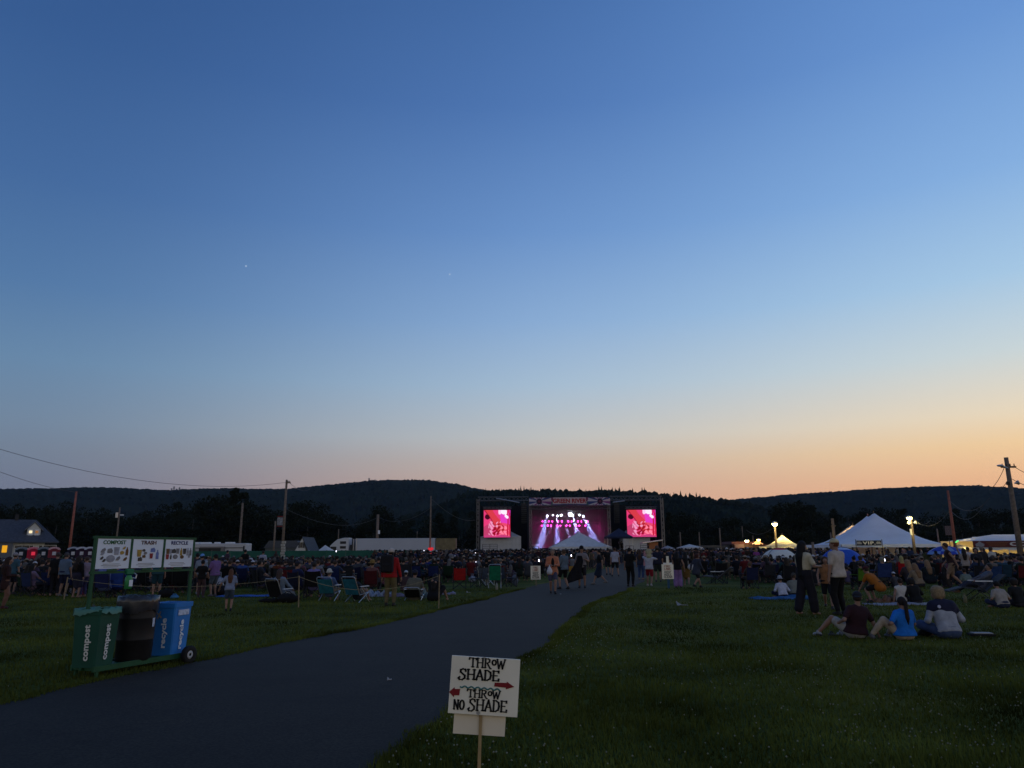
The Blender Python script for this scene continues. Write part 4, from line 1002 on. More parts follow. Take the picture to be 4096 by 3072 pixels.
def floodlight(px, py, d, col, pw, label, group, rx=0, bulb=.35, st=60, ground=False):
    p = at(px, py, d); t = thing('flood_lamp', label, 'lamp', p, 0, group)
    m = MB(); m.lathe([(.05, .25), (bulb * 1.1, .12), (bulb * 1.15, -.02)], n=12); m.build('shade', M_alu, t)
    MB().ball((0, -.05, -.08), (bulb, bulb * .8, bulb * .75), 10, 7).build('bulb', emit('bulb_' + ('amber' if col[2] < 90 else 'warm'), col, st), t)
    point_light('lamp_light', p + np.array([0, -2.4, -.2]), pw, col, .3)
    return t
floodlight(2987, 2162, 165, (255, 232, 150), 200, 'white floodlight on the red roof', 'floodlights on the red-roofed building', bulb=.38)
floodlight(3034, 2158, 166, (255, 165, 60), 220, 'amber floodlight on the red roof', 'floodlights on the red-roofed building', bulb=.36)

# ================================================================== poles and wires
poles = []
def pole(px, ptop, d, r0, r1, lab, arm=None, extras=None, red=0, group='wooden utility poles round the field', pxb=None):
    p = at(px, ptop, d); x = p[0]; h = p[2]
    t = thing('utility_pole', lab, 'utility pole', (x, d, 0), 0, group)
    MB().tube((0, 0, 0), (0, 0, h), r0, r1, 10).build('pole', M_pole if not red else mat('stained_pole', (.30, .10, .07), .85, .2, 5), t, smooth=True)
    if arm:
        for (z, w, off) in arm: MB().box((off, -.1, h - z), (w, .1, .12)).build('crossarm', M_wood, t)
        m = MB()
        for (z, w, off) in arm:
            for q in np.linspace(-w / 2 + .1, w / 2 - .1, 4): m.tube((off + q, -.1, h - z + .06), (off + q, -.1, h - z + .22), .04, .03, 6)
        m.build('insulator', M_white if False else M_blackm, t)
    return t, x, h
P1, x1, h1 = pole(306, 1966, 90, .16, .11, 'leaning-looking reddish pole by the portable toilets', red=1)
P2, x2, h2 = pole(480, 2030, 120, .14, .11, 'grey pole carrying a small lamp and transformer behind the motorhome')
m = MB(); m.tube((-.3, -.15, h2 - 1.6), (-.3, -.15, h2 - .8), .2, n=10); m.build('transformer', M_alu, P2); MB().box((.6, -.3, h2 - 1.2), (.5, .25, .15)).build('street_lamp_head', M_white, P2)
P3, x3, h3 = pole(971, 2012, 108, .17, .14, 'plain pole rising behind the motorhome')
P4, x4, h4 = pole(1147, 1919, 84, .17, .12, 'tallest left pole carrying wires and meter boxes', arm=((.35, .5, .25),))
m = MB()
for j in range(7): m.box((.15 + .05 * math.sin(j * 2.3), -.28, .9 + j * .3), (.42, .22, .26))
m.build('meter_box', mat('pale_box', (.35, .34, .31), .7, .2), P4)
P5, x5, h5 = pole(1102, 2084, 96, .13, .11, 'short thin pole left of the tallest pole')
bs = thing('pole_banner', 'small picture banner hanging beside the tallest left pole', 'banner', (at(1120, 2085, 86)[0], 86, 0))
za, zb_ = at(1120, 2066, 86)[2], at(1120, 2105, 86)[2]
MB().box((0, 0, (za + zb_) / 2), (.62, .04, (za - zb_) * .8)).build('cloth', mat('grey_picture', (.24, .25, .28), .9, .6, 4), bs)
for z in (za, zb_): MB().box((0, 0, z), (.64, .05, .12)).build('trim', mat('trim_red', (.2, .03, .03), .8, .1), bs)
MB().tube((.34, .05, 0), (.34, .05, za + .1), .04).build('mast', M_blackm, bs)
P6, x6, h6 = pole(1512, 2058, 130, .26, .22, 'short thick pole behind the white trailer')
MB().box((.3, -.2, h6 - 3), (.3, .3, .6)).build('fuse_box', M_white, P6)
P7, x7, h7 = pole(1724, 1984, 95, .12, .08, 'thin pole lit pink by the stage in front of the trailer', red=0)
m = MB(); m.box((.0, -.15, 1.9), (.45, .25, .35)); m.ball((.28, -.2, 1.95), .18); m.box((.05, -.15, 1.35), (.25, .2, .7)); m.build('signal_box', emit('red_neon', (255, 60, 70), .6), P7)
point_light('red_glow', (x7 + .2, 94.4, 2.3), 6, (255, 50, 60), .2)
for px, yt, d, lab in ((1355, 2117, 170, 'slim far pole above the truck cab'), (1669, 2126, 175, 'slim far pole above the white trailer'), (2720, 2128, 150, 'slim grey pole right of the stage'), (2796, 2128, 150, 'slim pole with a small lamp right of the low canopy'), (2878, 2112, 130, 'yellowish pole left of the red-roofed building'), (2968, 2105, 178, 'faint pole behind the red-roofed building'), (3011, 2142, 172, 'short pole between the two floodlights'), (3322, 2130, 130, 'thin pole left of the large white tent'), (3748, 2115, 118, 'grey pole right of the large white tent'), (2647, 2126, 155, 'short pole right of the right video wall'), (3250, 2168, 60, 'short stub pole beside the barefoot woman')):
    t, x, h = pole(px, yt, d, .14, .10, lab)
P8, x8, h8 = pole(3329, 2074, 92, .19, .16, 'thick pole with a stub crossarm left of the large white tent', arm=((.9, .55, 0),))
L1, xl1, hl1 = pole(3098, 2092, 92, .16, .11, 'wooden lamp pole left of the glowing tent')
floodlight(3098, 2094, 91.5, (255, 222, 120), 480, 'glaring yellow lamp on top of the pole by the glowing tent', 'pole-top flood lamps', bulb=.3)
L2, xl2, hl2 = pole(3642, 2068, 97, .2, .15, 'wooden lamp pole with loudspeaker horns behind the large white tent')
for s in (-1, 1):
    o = MB().lathe([(.05, 0), (.12, .12), (.24, .3)], (0, 0, 0), 12).build('horn_speaker', M_white, L2, smooth=True); o.location = (s * .2, -.2, hl2 - .75); o.rotation_euler = (rad(80), 0, rad(90 * s) * .6)
MB().box((-.3, -.2, hl2 - 1.9), (.2, .2, .8)).build('control_box', M_white, L2); MB().tube((-.3, 0, hl2 - 2.6), (.3, 0, hl2 - 2.2), .05).build('bracket', M_alu, L2)
floodlight(3636, 2070, 96.4, (255, 226, 125), 480, 'glaring yellow lamp on the pole behind the large white tent', 'pole-top flood lamps', bulb=.3)
R1, xr1, hr1 = pole(3791, 1962, 72, .16, .1, 'reddish leaning-looking pole right of the large white tent', red=1)
R2, xr2, hr2 = pole(4024, 1830, 50, .19, .13, 'big dark utility pole with crossarm and horn at the far right', arm=((.65, 1.0, .0),))
MB().tube((-.05, -.1, hr2 - .75), (-.55, -.25, hr2 - .6), .06).build('lamp_arm', M_alu, R2); m = MB(); m.ball((-.65, -.28, hr2 - .58), (.25, .12, .08)); m.build('lamp_head', M_alu, R2)
o = MB().lathe([(.04, 0), (.07, .12), (.16, .26)], (0, 0, 0), 12).build('horn_speaker', M_alu, R2, smooth=True); o.location = (.2, -.15, hr2 - 1.75); o.rotation_euler = (0, rad(80), 0)
MB().box((-.2, -.1, hr2 - 1.75), (.16, .16, .22)).build('control_box', M_blackm, R2)
rbn = thing('pole_banner', 'small faded banner beside the reddish right pole', 'banner', (at(3793, 2120, 74)[0], 74, 0))
MB().box((0, 0, at(3793, 2122, 74)[2]), (.62, .04, .9)).build('cloth', mat('faded_print', (.12, .09, .10), .9, .3), rbn); MB().tube((0, .05, 0), (0, .05, at(3793, 2104, 74)[2]), .03).build('mast', M_blackm, rbn)
M_wire = mat('wire', (.05, .05, .055), .6, .05)
def wire(a, b, sag, r, lab, n=22):
    a = np.array(a); b = np.array(b); P = [a + (b - a) * t - np.array([0, 0, sag * 4 * t * (1 - t)]) for t in np.linspace(0, 1, n)]
    m = MB(); m.path([p - a for p in P], r, 5); o = m.build('overhead_wire', M_wire); o.location = a; tag(o, lab, 'wire', group='overhead wires')
wire((x1, 90, h1 - .1), at(-120, 1840, 60), .35, .02, 'upper wire from the reddish left pole out of the picture')
wire(at(-120, 1760, 55), (x4 - .1, 84, h4 - .3), 1.6, .018, 'long wire sagging from the upper left corner to the tallest left pole')
wire((x4 + .4, 84, h4 - .4), at(1240, 1955, 150), .6, .02, 'wire running back from the tallest left pole')
wire((x4, 84, h4 - 3.2), (x6, 130, h6 - .5), 1.6, .02, 'lower wire between the tallest left pole and the short thick pole')
wire((x6, 130, h6 - .4), (x7, 95, h7 - 1.5), 1.2, .02, 'wire between the short thick pole and the pink-lit pole')
wire((x7, 95, h7 - .3), at(1900, 2080, 150), 1.0, .02, 'wire from the pink-lit pole toward the stage')
wire((xl2, 97, hl2 + .1), (xr1, 72, hr1 - 1.8), 1.4, .024, 'lit wire sagging between the lamp pole and the reddish right pole')
wire((xr1, 72, hr1 - .9), at(3960, 1990, 55), 1.0, .02, 'upper wire right of the reddish right pole')
wire((xr1, 72, hr1 - 1.9), at(3935, 2018, 60), 1.0, .02, 'lower wire right of the reddish right pole')
wire((xr2 - .2, 50, hr2 - .65), at(3958, 1960, 60), .2, .02, 'guy wire dropping left from the big right pole')
wire((xr2 - .1, 50, hr2 - 1.5), at(4000, 1955, 60), .1, .02, 'shorter guy wire dropping left from the big right pole')
wire((xr2 + .5, 50, hr2 - .65), at(4200, 1915, 48), .2, .02, 'upper wire leaving the big right pole to the right')
wire((xr2 + .1, 50, hr2 - 1.4), at(4200, 1960, 48), .2, .02, 'lower wire leaving the big right pole to the right')
wire((xl1, 92, hl1 - .4), at(2985, 2120, 120), .8, .02, 'wire running back from the lamp pole by the glowing tent')
wire((xl2, 97, hl2 - .5), at(3720, 2084, 110), .5, .02, 'short lit wire right of the lamp pole')

# ================================================================== stars
for px, py, lab in ((984, 1064, 'faint star in the upper left sky'), (1799, 1097, 'faint star in the middle of the sky')):
    m = MB(); m.ball((0, 0, 0), 8.5, 8, 6); o = m.build('star', emit('starlight', (205, 222, 245), .9)); o.location = at(px, py, 9000); tag(o, lab, 'star', group='stars')
# ================================================================== people
# every figure is grown from a posed skeleton as one smooth closed surface (blended tapered limbs, surface nets)
class Field:
    def __init__(s, lo, hi, h):
        s.lo = np.array(lo, float); s.h = h; s.n = np.ceil((np.array(hi) - s.lo) / h).astype(int) + 1
        s.a = np.full(s.n, 0.25, np.float32)
    def _blk(s, lo, hi):
        i0 = np.clip(np.floor((lo - s.lo) / s.h).astype(int), 0, s.n - 1); i1 = np.clip(np.ceil((hi - s.lo) / s.h).astype(int) + 1, 1, s.n)
        ax = [s.lo[k] + np.arange(i0[k], i1[k]) * s.h for k in range(3)]
        P = np.stack(np.meshgrid(*ax, indexing='ij'), -1).astype(np.float32)
        return tuple(slice(i0[k], i1[k]) for k in range(3)), P
    def put(s, prims):
        for p in prims:
            if p[0] == 'c':
                _, a, b, ra, rb, k = p; R = max(ra, rb) + 0.09
                sl, P = s._blk(np.minimum(a, b) - R, np.maximum(a, b) + R)
                if P.size == 0: continue
                ba = (b - a).astype(np.float32); q = P - a.astype(np.float32); t = np.clip(q @ ba / max(float(ba @ ba), 1e-9), 0, 1)
                d = np.linalg.norm(q - t[..., None] * ba, axis=-1) - (ra + (rb - ra) * t)
            else:
                _, c, r, M, k = p; R = max(r) + 0.09; sl, P = s._blk(c - R, c + R)
                if P.size == 0: continue
                q = (P - c.astype(np.float32)) @ M / np.array(r, np.float32); d = (np.linalg.norm(q, axis=-1) - 1) * min(r)
            A = s.a[sl]; h = np.maximum(k - np.abs(A - d), 0) / k; s.a[sl] = np.minimum(A, d) - h * h * k * .25
    def cut(s, n, c):
        """remove everything where n.p > c"""
        ax = [s.lo[k] + np.arange(s.n[k]) * s.h for k in range(3)]
        d = (ax[0] * n[0])[:, None, None] + (ax[1] * n[1])[None, :, None] + (ax[2] * n[2])[None, None, :] - c
        s.a = np.maximum(s.a, d.astype(np.float32))
    def mesh(s):
        f = s.a; i = f < 0; n = f.shape
        f[0], f[-1], f[:, 0], f[:, -1], f[:, :, 0], f[:, :, -1] = (np.maximum(v, .01) for v in (f[0], f[-1], f[:, 0], f[:, -1], f[:, :, 0], f[:, :, -1]))
        i = f < 0
        m = (n[0] - 1, n[1] - 1, n[2] - 1); cnt = np.zeros(m, np.float32); acc = np.zeros(m + (3,), np.float32)
        for ax in range(3):
            o = [k for k in range(3) if k != ax]
            for d1 in (0, 1):
                for d2 in (0, 1):
                    off = [0, 0, 0]; off[o[0]] = d1; off[o[1]] = d2
                    s0 = tuple(slice(off[k], off[k] + m[k]) for k in range(3)); of2 = list(off); of2[ax] += 1
                    s1 = tuple(slice(of2[k], of2[k] + m[k]) for k in range(3))
                    c = i[s0] != i[s1]; t = np.where(c, f[s0] / np.where(c, f[s0] - f[s1], 1), 0)
                    cnt += c
                    for k in range(3): acc[..., k] += np.where(c, t if k == ax else off[k], 0)
        mk = cnt > 0; idx = np.full(m, -1, np.int32); w = np.argwhere(mk); idx[mk] = np.arange(len(w))
        V = (w + acc[mk] / cnt[mk][:, None]) * s.h + s.lo
        Q = []
        for ax in range(3):
            o = [(ax + 1) % 3, (ax + 2) % 3]
            s0 = [slice(None)] * 3; s0[ax] = slice(0, n[ax] - 1); s1 = [slice(None)] * 3; s1[ax] = slice(1, n[ax])
            e = np.argwhere(i[tuple(s0)] != i[tuple(s1)]); 
            if not len(e): continue
            e = e[(e[:, o[0]] > 0) & (e[:, o[1]] > 0)]
            u = np.zeros(3, int); u[o[0]] = 1; v = np.zeros(3, int); v[o[1]] = 1
            g = lambda q: idx[np.clip(q[:, 0], 0, m[0] - 1), np.clip(q[:, 1], 0, m[1] - 1), np.clip(q[:, 2], 0, m[2] - 1)]
            q = np.stack([g(e - u - v), g(e - v), g(e), g(e - u)], 1)
            ins = i[e[:, 0], e[:, 1], e[:, 2]]; q[~ins] = q[~ins][:, ::-1]; Q.append(q)
        Q = np.vstack(Q) if Q else np.zeros((0, 4), int)
        return V, Q[(Q >= 0).all(1)]
A_ = lambda *v: np.array(v, float)
def ik(a, t, l1, l2, pole):
    d = t - a; L = np.linalg.norm(d); d = d / max(L, 1e-6); L = min(L, l1 + l2 - .002); L = max(L, abs(l1 - l2) + .01)
    t = a + d * L; x = (l1 * l1 - l2 * l2 + L * L) / (2 * L); h = math.sqrt(max(l1 * l1 - x * x, 0))
    p = np.array(pole, float); p = p - d * (p @ d); p /= max(np.linalg.norm(p), 1e-6)
    return a + d * x + p * h, t
def skeleton(kind='stand', lean=0, tilt=0, twist=0, hy=0, hp=0, ht=0, larm=None, rarm=None, lleg=None, rleg=None, P=None, lpole=None, rpole=None, **_):
    """facing +y; arms and legs are targets in the figure's own space (metres, for a 1.75 m adult)"""
    D = dict(
        stand=dict(P=(0, 0, .95), L=(-.11, .0, .09), R=(.12, .02, .09), la=(-.27, .05, .86), ra=(.27, .05, .86)),
        walk=dict(P=(0, 0, .93), L=(-.09, .30, .10), R=(.09, -.30, .17), la=(-.27, -.15, .90), ra=(.27, .22, .92)),
        chair=dict(P=(0, 0, .50), L=(-.15, .46, .09), R=(.15, .42, .09), la=(-.22, .33, .60), ra=(.22, .33, .60), lean=-10),
        cross=dict(P=(0, 0, .13), L=(.14, .34, .08), R=(-.14, .36, .10), la=(-.22, .30, .26), ra=(.22, .30, .26), lean=12),
        knees=dict(P=(0, 0, .13), L=(-.13, .52, .08), R=(.13, .50, .08), la=(-.12, .44, .42), ra=(.12, .44, .42), lean=18),
    )[kind]
    Pv = A_(*(P or D['P'])); lean = lean if lean else D.get('lean', 0)
    R = rotm(rx=-rad(lean), ry=rad(tilt), rz=rad(twist)); Rh = rotm(rz=rad(twist + hy)) @ rotm(rx=-rad(lean * .35 + hp), ry=rad(tilt * .4 + ht))
    J = dict(P=Pv, R=R, Rh=Rh); T = lambda *v: Pv + R @ A_(*v)
    J['T'] = T; J['nk'] = T(0, -.005, .52); J['hd'] = J['nk'] + Rh @ A_(0, .03, .155)
    for s, k, tg in ((-1, 'l', larm or D['la']), (1, 'r', rarm or D['ra'])):
        sh = T(s * .185, 0, .455); pole = (s * .6, -.8, -.4)
        if (lpole if s < 0 else rpole): pole = (lpole if s < 0 else rpole)
        e, w = ik(sh, A_(*tg), .29, .26, pole); J[k + 'sh'], J[k + 'el'], J[k + 'wr'] = sh, e, w
    kp = dict(stand=(0, 1, 0), walk=(0, 1, 0), chair=(0, .3, 1), cross=(0, 0, .4), knees=(0, 0, 1))[kind]
    for s, k, tg in ((-1, 'l', lleg or D['L']), (1, 'r', rleg or D['R'])):
        hp_ = T(s * .09, 0, -.02) if kind in ('stand', 'walk') else Pv + A_(s * .09, .02, -.01)
        pole = (s * 1.0, .5, .35) if kind == 'cross' else (s * .1, kp[1], kp[2])
        kn, an = ik(hp_, A_(*tg), .44, .42, pole); J[k + 'hp'], J[k + 'kn'], J[k + 'an'] = hp_, kn, an
        f = A_(s * .12, 1, 0) if kind != 'cross' else A_(-s * .9, .4, 0); f /= np.linalg.norm(f); J[k + 'ft'] = f
    return J
C = lambda a, b, ra, rb=None, k=.02: ('c', np.array(a, float), np.array(b, float), ra, ra if rb is None else rb, k)
def torso_prims(J, g=0.0, fat=1.0, w=1.0):
    T = J['T']
    return [C(T(-.10, 0, .38), T(.10, 0, .38), .098 * (fat * .3 + .7) + g, k=.06), C(T(-.145 * w, -.005, .445), T(.145 * w, -.005, .445), .062 + g, k=.06), C(T(-.06, 0, .26), T(.06, 0, .26), .102 * fat + g, k=.07),
            C(T(-.05, .005, .13), T(.05, .005, .13), .102 * fat + g, k=.07), C(T(-.075, -.01, .0), T(.075, -.01, .0), .112 * (fat * .5 + .5) + g, k=.07), C(T(-.05, 0, .49), T(.05, 0, .49), .05 + g * .6, k=.05)]
def head_prims(J, g=0.0):
    h, R = J['hd'], J['Rh']; Q = lambda *v: h + R @ A_(*v)
    P = [('e', Q(0, -.012, .03), (.077 + g, .096 + g, .097 + g), R, .02), C(Q(0, .01, -.01), Q(0, .048, -.088), .068 + g, .036 + g, .04)]
    if g == 0: P += [C(Q(0, .09, .0), Q(0, .107, -.032), .011, .017, .012), C(Q(0, .088, .012), Q(0, .088, .014), .02, .02, .03), C(Q(-.079, -.008, -.005), Q(-.081, -.014, .02), .017, .014, .008), C(Q(.079, -.008, -.005), Q(.081, -.014, .02), .017, .014, .008), C(Q(-.04, .06, -.03), Q(.04, .06, -.03), .03, .03, .02)]
    return P
def body_prims(J, fat=1.0, hands=True):
    P = torso_prims(J, -.006, fat) + [C(J['nk'] + J['R'] @ A_(0, 0, -.03), J['hd'] + J['Rh'] @ A_(0, -.03, -.05), .056, .05, .03)] + head_prims(J)
    for k in 'lr':
        P += [C(J[k + 'sh'], J[k + 'el'], .050 * fat ** .5, .038, .03), C(J[k + 'el'], J[k + 'wr'], .040, .027, .02)]
        d = J[k + 'wr'] - J[k + 'el']; d /= np.linalg.norm(d); P.append(C(J[k + 'wr'] + d * .02, J[k + 'wr'] + d * .075, .028, .033, .015))
        P += [C(J[k + 'hp'], J[k + 'kn'], .086 * fat ** .5, .055, .04), C(J[k + 'kn'], J[k + 'an'], .056, .036, .02), C(J[k + 'kn'] * .7 + J[k + 'an'] * .3 + A_(0, -.012, 0), J[k + 'kn'] * .55 + J[k + 'an'] * .45 + A_(0, -.012, 0), .052, .046, .03)]
        P += foot_prims(J, k, 0)
    return P
def foot_prims(J, k, g):
    a, f = J[k + 'an'], J[k + 'ft']; z = A_(0, 0, 1)
    return [C(a - z * .05 - f * .04, a - z * .058 + f * .13, .034 + g, .027 + g, .02), C(a, a - z * .05 + f * .05, .034 + g, .03 + g, .02)]
def lerp(a, b, t): return a + (b - a) * t
def shirt_prims(J, sleeve='short', g=.016, fat=1.0, long=0.0):
    T = J['T']; P = torso_prims(J, g, fat)
    if sleeve == 'crop': P = [p for i, p in enumerate(P) if i != 4]
    else: P.append(C(T(-.075 * fat, -.005, -.12), T(.075 * fat, -.005, -.12), .118 * (fat * .5 + .5) + g * .4, k=.06))
    if sleeve != 'crop' and long: P.append(C(T(-.08, -.005, -.02 - long * .5), T(.08, -.005, -.02 - long * .5), .125 * fat, k=.06)); P.append(C(T(-.09, -.005, -.02 - long), T(.09, -.005, -.02 - long), .125 * fat, k=.06))
    for k in 'lr':
        s, e, w = J[k + 'sh'], J[k + 'el'], J[k + 'wr']
        if sleeve in ('short', 'crop'): P.append(C(s, lerp(s, e, .72), .063, .060, .035))
        elif sleeve == 'long': P += [C(s, e, .064, .054, .035), C(e, lerp(e, w, .97), .055, .040, .02)]
        else: P.append(C(s, lerp(s, e, .1), .055, .05, .03))
    return P
def leg_cloth(J, style, fat=1.0, wide=0.0):
    T = J['T']; P = [C(T(-.075, -.01, -.0), T(.075, -.01, -.0), .125 * (fat * .5 + .5), k=.06), C(T(-.05, 0, .07), T(.05, 0, .07), .112 * fat, k=.05)]
    if style == 'skirt':
        n = (J['lkn'] + J['rkn']) / 2
        P += [C(J['lhp'], J['lkn'], .10, .10, .12), C(J['rhp'], J['rkn'], .10, .10, .12), C(T(0, 0, -.05), n + A_(0, 0, -.05), .12, .12, .08)]
        return P
    for k in 'lr':
        h, n, a = J[k + 'hp'], J[k + 'kn'], J[k + 'an']
        if style == 'shorts': P.append(C(h, lerp(h, n, .80), .104 * fat ** .4, .088, .04))
        else: P += [C(h, n, .104 * fat ** .4, .080 + wide * .6, .035), C(n, lerp(n, a, .45), .080 + wide * .6, .070 + wide * .8, .03), C(lerp(n, a, .45), lerp(n, a, .88), .070 + wide * .8, .058 + wide, .03)]
    return P
def hair_prims(J, style):
    h, R = J['hd'], J['Rh']; Q = lambda *v: h + R @ A_(*v); T = J['T']
    if style in ('long', 'verylong'):
        e = -.02 if style == 'verylong' else .24
        return [C(Q(0, -.06, .02), T(0, -.115, .42), .088, .082, .04), C(T(-.04, -.115, .44), T(-.03, -.12, e), .07, .045, .04), C(T(.04, -.115, .44), T(.03, -.12, e), .07, .045, .04), C(Q(-.07, -.02, 0), Q(-.08, -.03, -.14), .03, .035, .03), C(Q(.07, -.02, 0), Q(.08, -.03, -.14), .03, .035, .03)]
    if style == 'pony': return [C(Q(0, -.10, .05), Q(0, -.14, .03), .03, .035, .02), C(Q(0, -.14, .03), T(0, -.14, .36), .04, .045, .02), C(T(0, -.14, .36), T(.01, -.125, .17), .045, .018, .02)]
    if style == 'bun': return [C(Q(0, -.06, .13), Q(0, -.07, .14), .045, .045, .02)]
    if style == 'curly': return [C(Q(-.035, -.035, .035), Q(.035, -.035, .035), .092, .092, .04), C(Q(-.045, -.05, -.05), Q(.045, -.05, -.05), .066, .066, .04)]
    return []
def grow(prims, h, cuts=()):
    lo = np.min([np.minimum(p[1], p[2]) - max(p[3], p[4]) if p[0] == 'c' else p[1] - max(p[2]) for p in prims], 0) - 2 * h
    hi = np.max([np.maximum(p[1], p[2]) + max(p[3], p[4]) if p[0] == 'c' else p[1] + max(p[2]) for p in prims], 0) + 2 * h
    F = Field(lo, hi, h); F.put(prims)
    for n, c in cuts: F.cut(n, c)
    return F.mesh()
def person_parts(J, o, h):
    """list of (part name, V, Q, material, colour)"""
    fat = o.get('fat', 1.0); out = []
    hd, R = J['hd'], J['Rh']; n = R @ A_(0, .86, -.5)
    V, Q = grow(body_prims(J, fat), h, [(A_(0, 0, -1), 0.0)])
    out.append(('body', V, Q, M_skin, None))
    up_ = J['R'] @ A_(0, 0, 1); hz_ = J['T'](0, 0, -.085 - o.get('long', 0)) if o.get('sleeve') != 'crop' else J['T'](0, 0, .10)
    hem = [(-up_, -float(up_ @ hz_))] if o.get('kind', 'stand') in ('stand', 'walk') and abs(o.get('lean', 0)) < 30 else ([(-up_, -float(up_ @ J['T'](0, 0, -.03)))] if o.get('kind') in ('cross', 'knees') else [])
    out.append(('shirt', *grow(shirt_prims(J, o.get('sleeve', 'short'), .017, fat, o.get('long', 0)), h, [(A_(0, 0, -1), -0.012)] + hem), M_fabric, o['shirt']))
    out.append(('skirt' if o.get('legs') == 'skirt' else ('shorts' if o.get('legs') == 'shorts' else 'trousers'), *grow(leg_cloth(J, o.get('legs', 'pants'), fat, o.get('wide', 0)), h, [(A_(0, 0, -1), -0.006)]), M_fabric, o['pants']))
    st = o.get('hair', 'short'); hc = o.get('haircol', (40, 30, 24))
    if st != 'bald':
        F = [('e', hd + R @ A_(0, -.014, .032), (.077 + .014, .096 + .014, .097 + .014), R, .02)]
        c = float(n @ hd) + (.028 if st != 'beard' else .0)
        lo = hd - .3; V1, Q1 = grow(F, min(h, .02), [(n, c)])
        ex = hair_prims(J, st)
        if ex:
            V2, Q2 = grow(ex, h); Q1 = np.vstack([Q1, Q2 + len(V1)]); V1 = np.vstack([V1, V2])
        out.append(('hair', V1, Q1, M_hair, hc))
    hat = o.get('hat')
    if hat:
        up = R @ A_(0, 0, 1); HC = hd + R @ A_(0, -.012, .032)
        pr = [('e', HC, (.077 + .024, .096 + .024, .097 + .022), R, .02)]
        if hat in ('cap', 'capback'):
            V1, Q1 = grow(pr, min(h, .02), [(-up, -float(up @ (hd + up * .045)))])
            s = 1 if hat == 'cap' else -1
            V2, Q2 = grow([('e', hd + R @ A_(0, s * .13, .05), (.07, .085, .012), R @ rotm(rx=-s * .2), .02)], min(h, .012))
        elif hat == 'knit': V1, Q1 = grow(pr, min(h, .02), [(-up, -float(up @ (hd + up * .0)))]); V2 = None
        elif hat == 'hood': V1, Q1 = grow([('e', HC + R @ A_(0, -.02, 0), (.125, .135, .135), R, .02), C(hd + R @ A_(0, -.05, -.08), J['nk'], .11, .11, .05)], h, [(n, float(n @ hd) + .06)]); V2 = None
        else:
            V1, Q1 = grow([C(HC, HC + up * .06, .112, .10, .02)], min(h, .02), [(-up, -float(up @ (hd + up * .04)))])
            w = .2 if hat == 'straw' else .155
            V2, Q2 = grow([('e', hd + up * .045, (w, w, .018), R, .01)], min(h, .014))
        if V2 is not None: Q1 = np.vstack([Q1, Q2 + len(V1)]); V1 = np.vstack([V1, V2])
        out.append(('hat', V1, Q1, M_fabric, o.get('hatcol', (200, 200, 200))))
    if o.get('shoes') is not None:
        for k in 'lr': out.append(('shoe', *grow(foot_prims(J, k, .012), min(h, .02), [(A_(0, 0, -1), -.001)]), M_shoe, o['shoes']))
    return out
def fingers(m, J):
    for k, s in (('l', -1), ('r', 1)):
        w, e = J[k + 'wr'], J[k + 'el']; d = (w - e) / np.linalg.norm(w - e); side = np.cross(d, A_(0, 0, 1)); side /= max(np.linalg.norm(side), 1e-6)
        pal = np.cross(side, d)
        if pal[2] > 0: pal = -pal
        base = w + d * .085
        for i, L in enumerate((.058, .068, .062, .048)):
            p = base + side * (i - 1.5) * .018; q = p + d * L * .5 + pal * .008; r = q + d * L * .42 + pal * .026
            m.tube(p - d * .02, q, .0095, .0085, 6); m.tube(q, r, .0085, .007, 6)
        p = w + d * .03 - side * s * .022; q = p + d * .03 - side * s * .028; m.tube(p, q, .011, .0095, 6); m.tube(q, q + d * .032 + pal * .008, .0095, .008, 6)
def face_bits(J):
    hd, R = J['hd'], J['Rh']; e = MB(); l = MB()
    for s in (-1, 1): e.ball(hd + R @ A_(s * .031, .086, .012), (.012, .008, .007), 6, 4)
    l.ball(hd + R @ A_(0, .088, -.062), (.024, .008, .007), 8, 4)
    return e, l
def make_person(o, h=.02, detail=True, name='person'):
    J = skeleton(**o); t = bpy.data.objects.new(name, None); COL.objects.link(t)
    for nm, V, Q, m, col in person_parts(J, o, h):
        if len(V) == 0: continue
        mats = [m]
        if nm == 'body' and detail:
            f = MB(); fingers(f, J); b = len(V); e, l = face_bits(J)
            fv = np.array(f.v); ev = np.array(e.v); lv = np.array(l.v)
            me = bpy.data.meshes.new('body'); allv = np.vstack([V, fv, ev, lv])
            faces = [tuple(q) for q in Q.tolist()] + [tuple(i + b for i in q) for q in f.f] + [tuple(i + b + len(fv) for i in q) for q in e.f] + [tuple(i + b + len(fv) + len(ev) for i in q) for q in l.f]
            me.from_pydata(allv.tolist(), [], faces)
            for x in (M_skin, M_eye, M_lip): me.materials.append(x)
            mi = np.zeros(len(faces), np.int32); n0 = len(Q) + len(f.f); mi[n0:n0 + len(e.f)] = 1; mi[n0 + len(e.f):] = 2
            me.polygons.foreach_set('material_index', mi); me.polygons.foreach_set('use_smooth', np.ones(len(faces), bool)); me.update()
        else: me = mesh_np(nm, V, quads=Q, mats=mats)
        p = link(nm, me, t, col)
    t['_top'] = float(J['hd'][2] + .13)
    return t, J
def place(t, px, py, ytop=None, yaw=0, scale=None, at_xyz=None):
    g = G(px, py) if at_xyz is None else np.array(at_xyz, float)
    top = t['_top']; del t['_top']
    s = scale or (at(px, ytop, g[1])[2] - g[2]) / top
    t.location = g; t.scale = (s, s, s); t.rotation_euler = (0, 0, rad(yaw)); return g, s
used = []      # (x, y, radius) taken ground
people_n = [0]
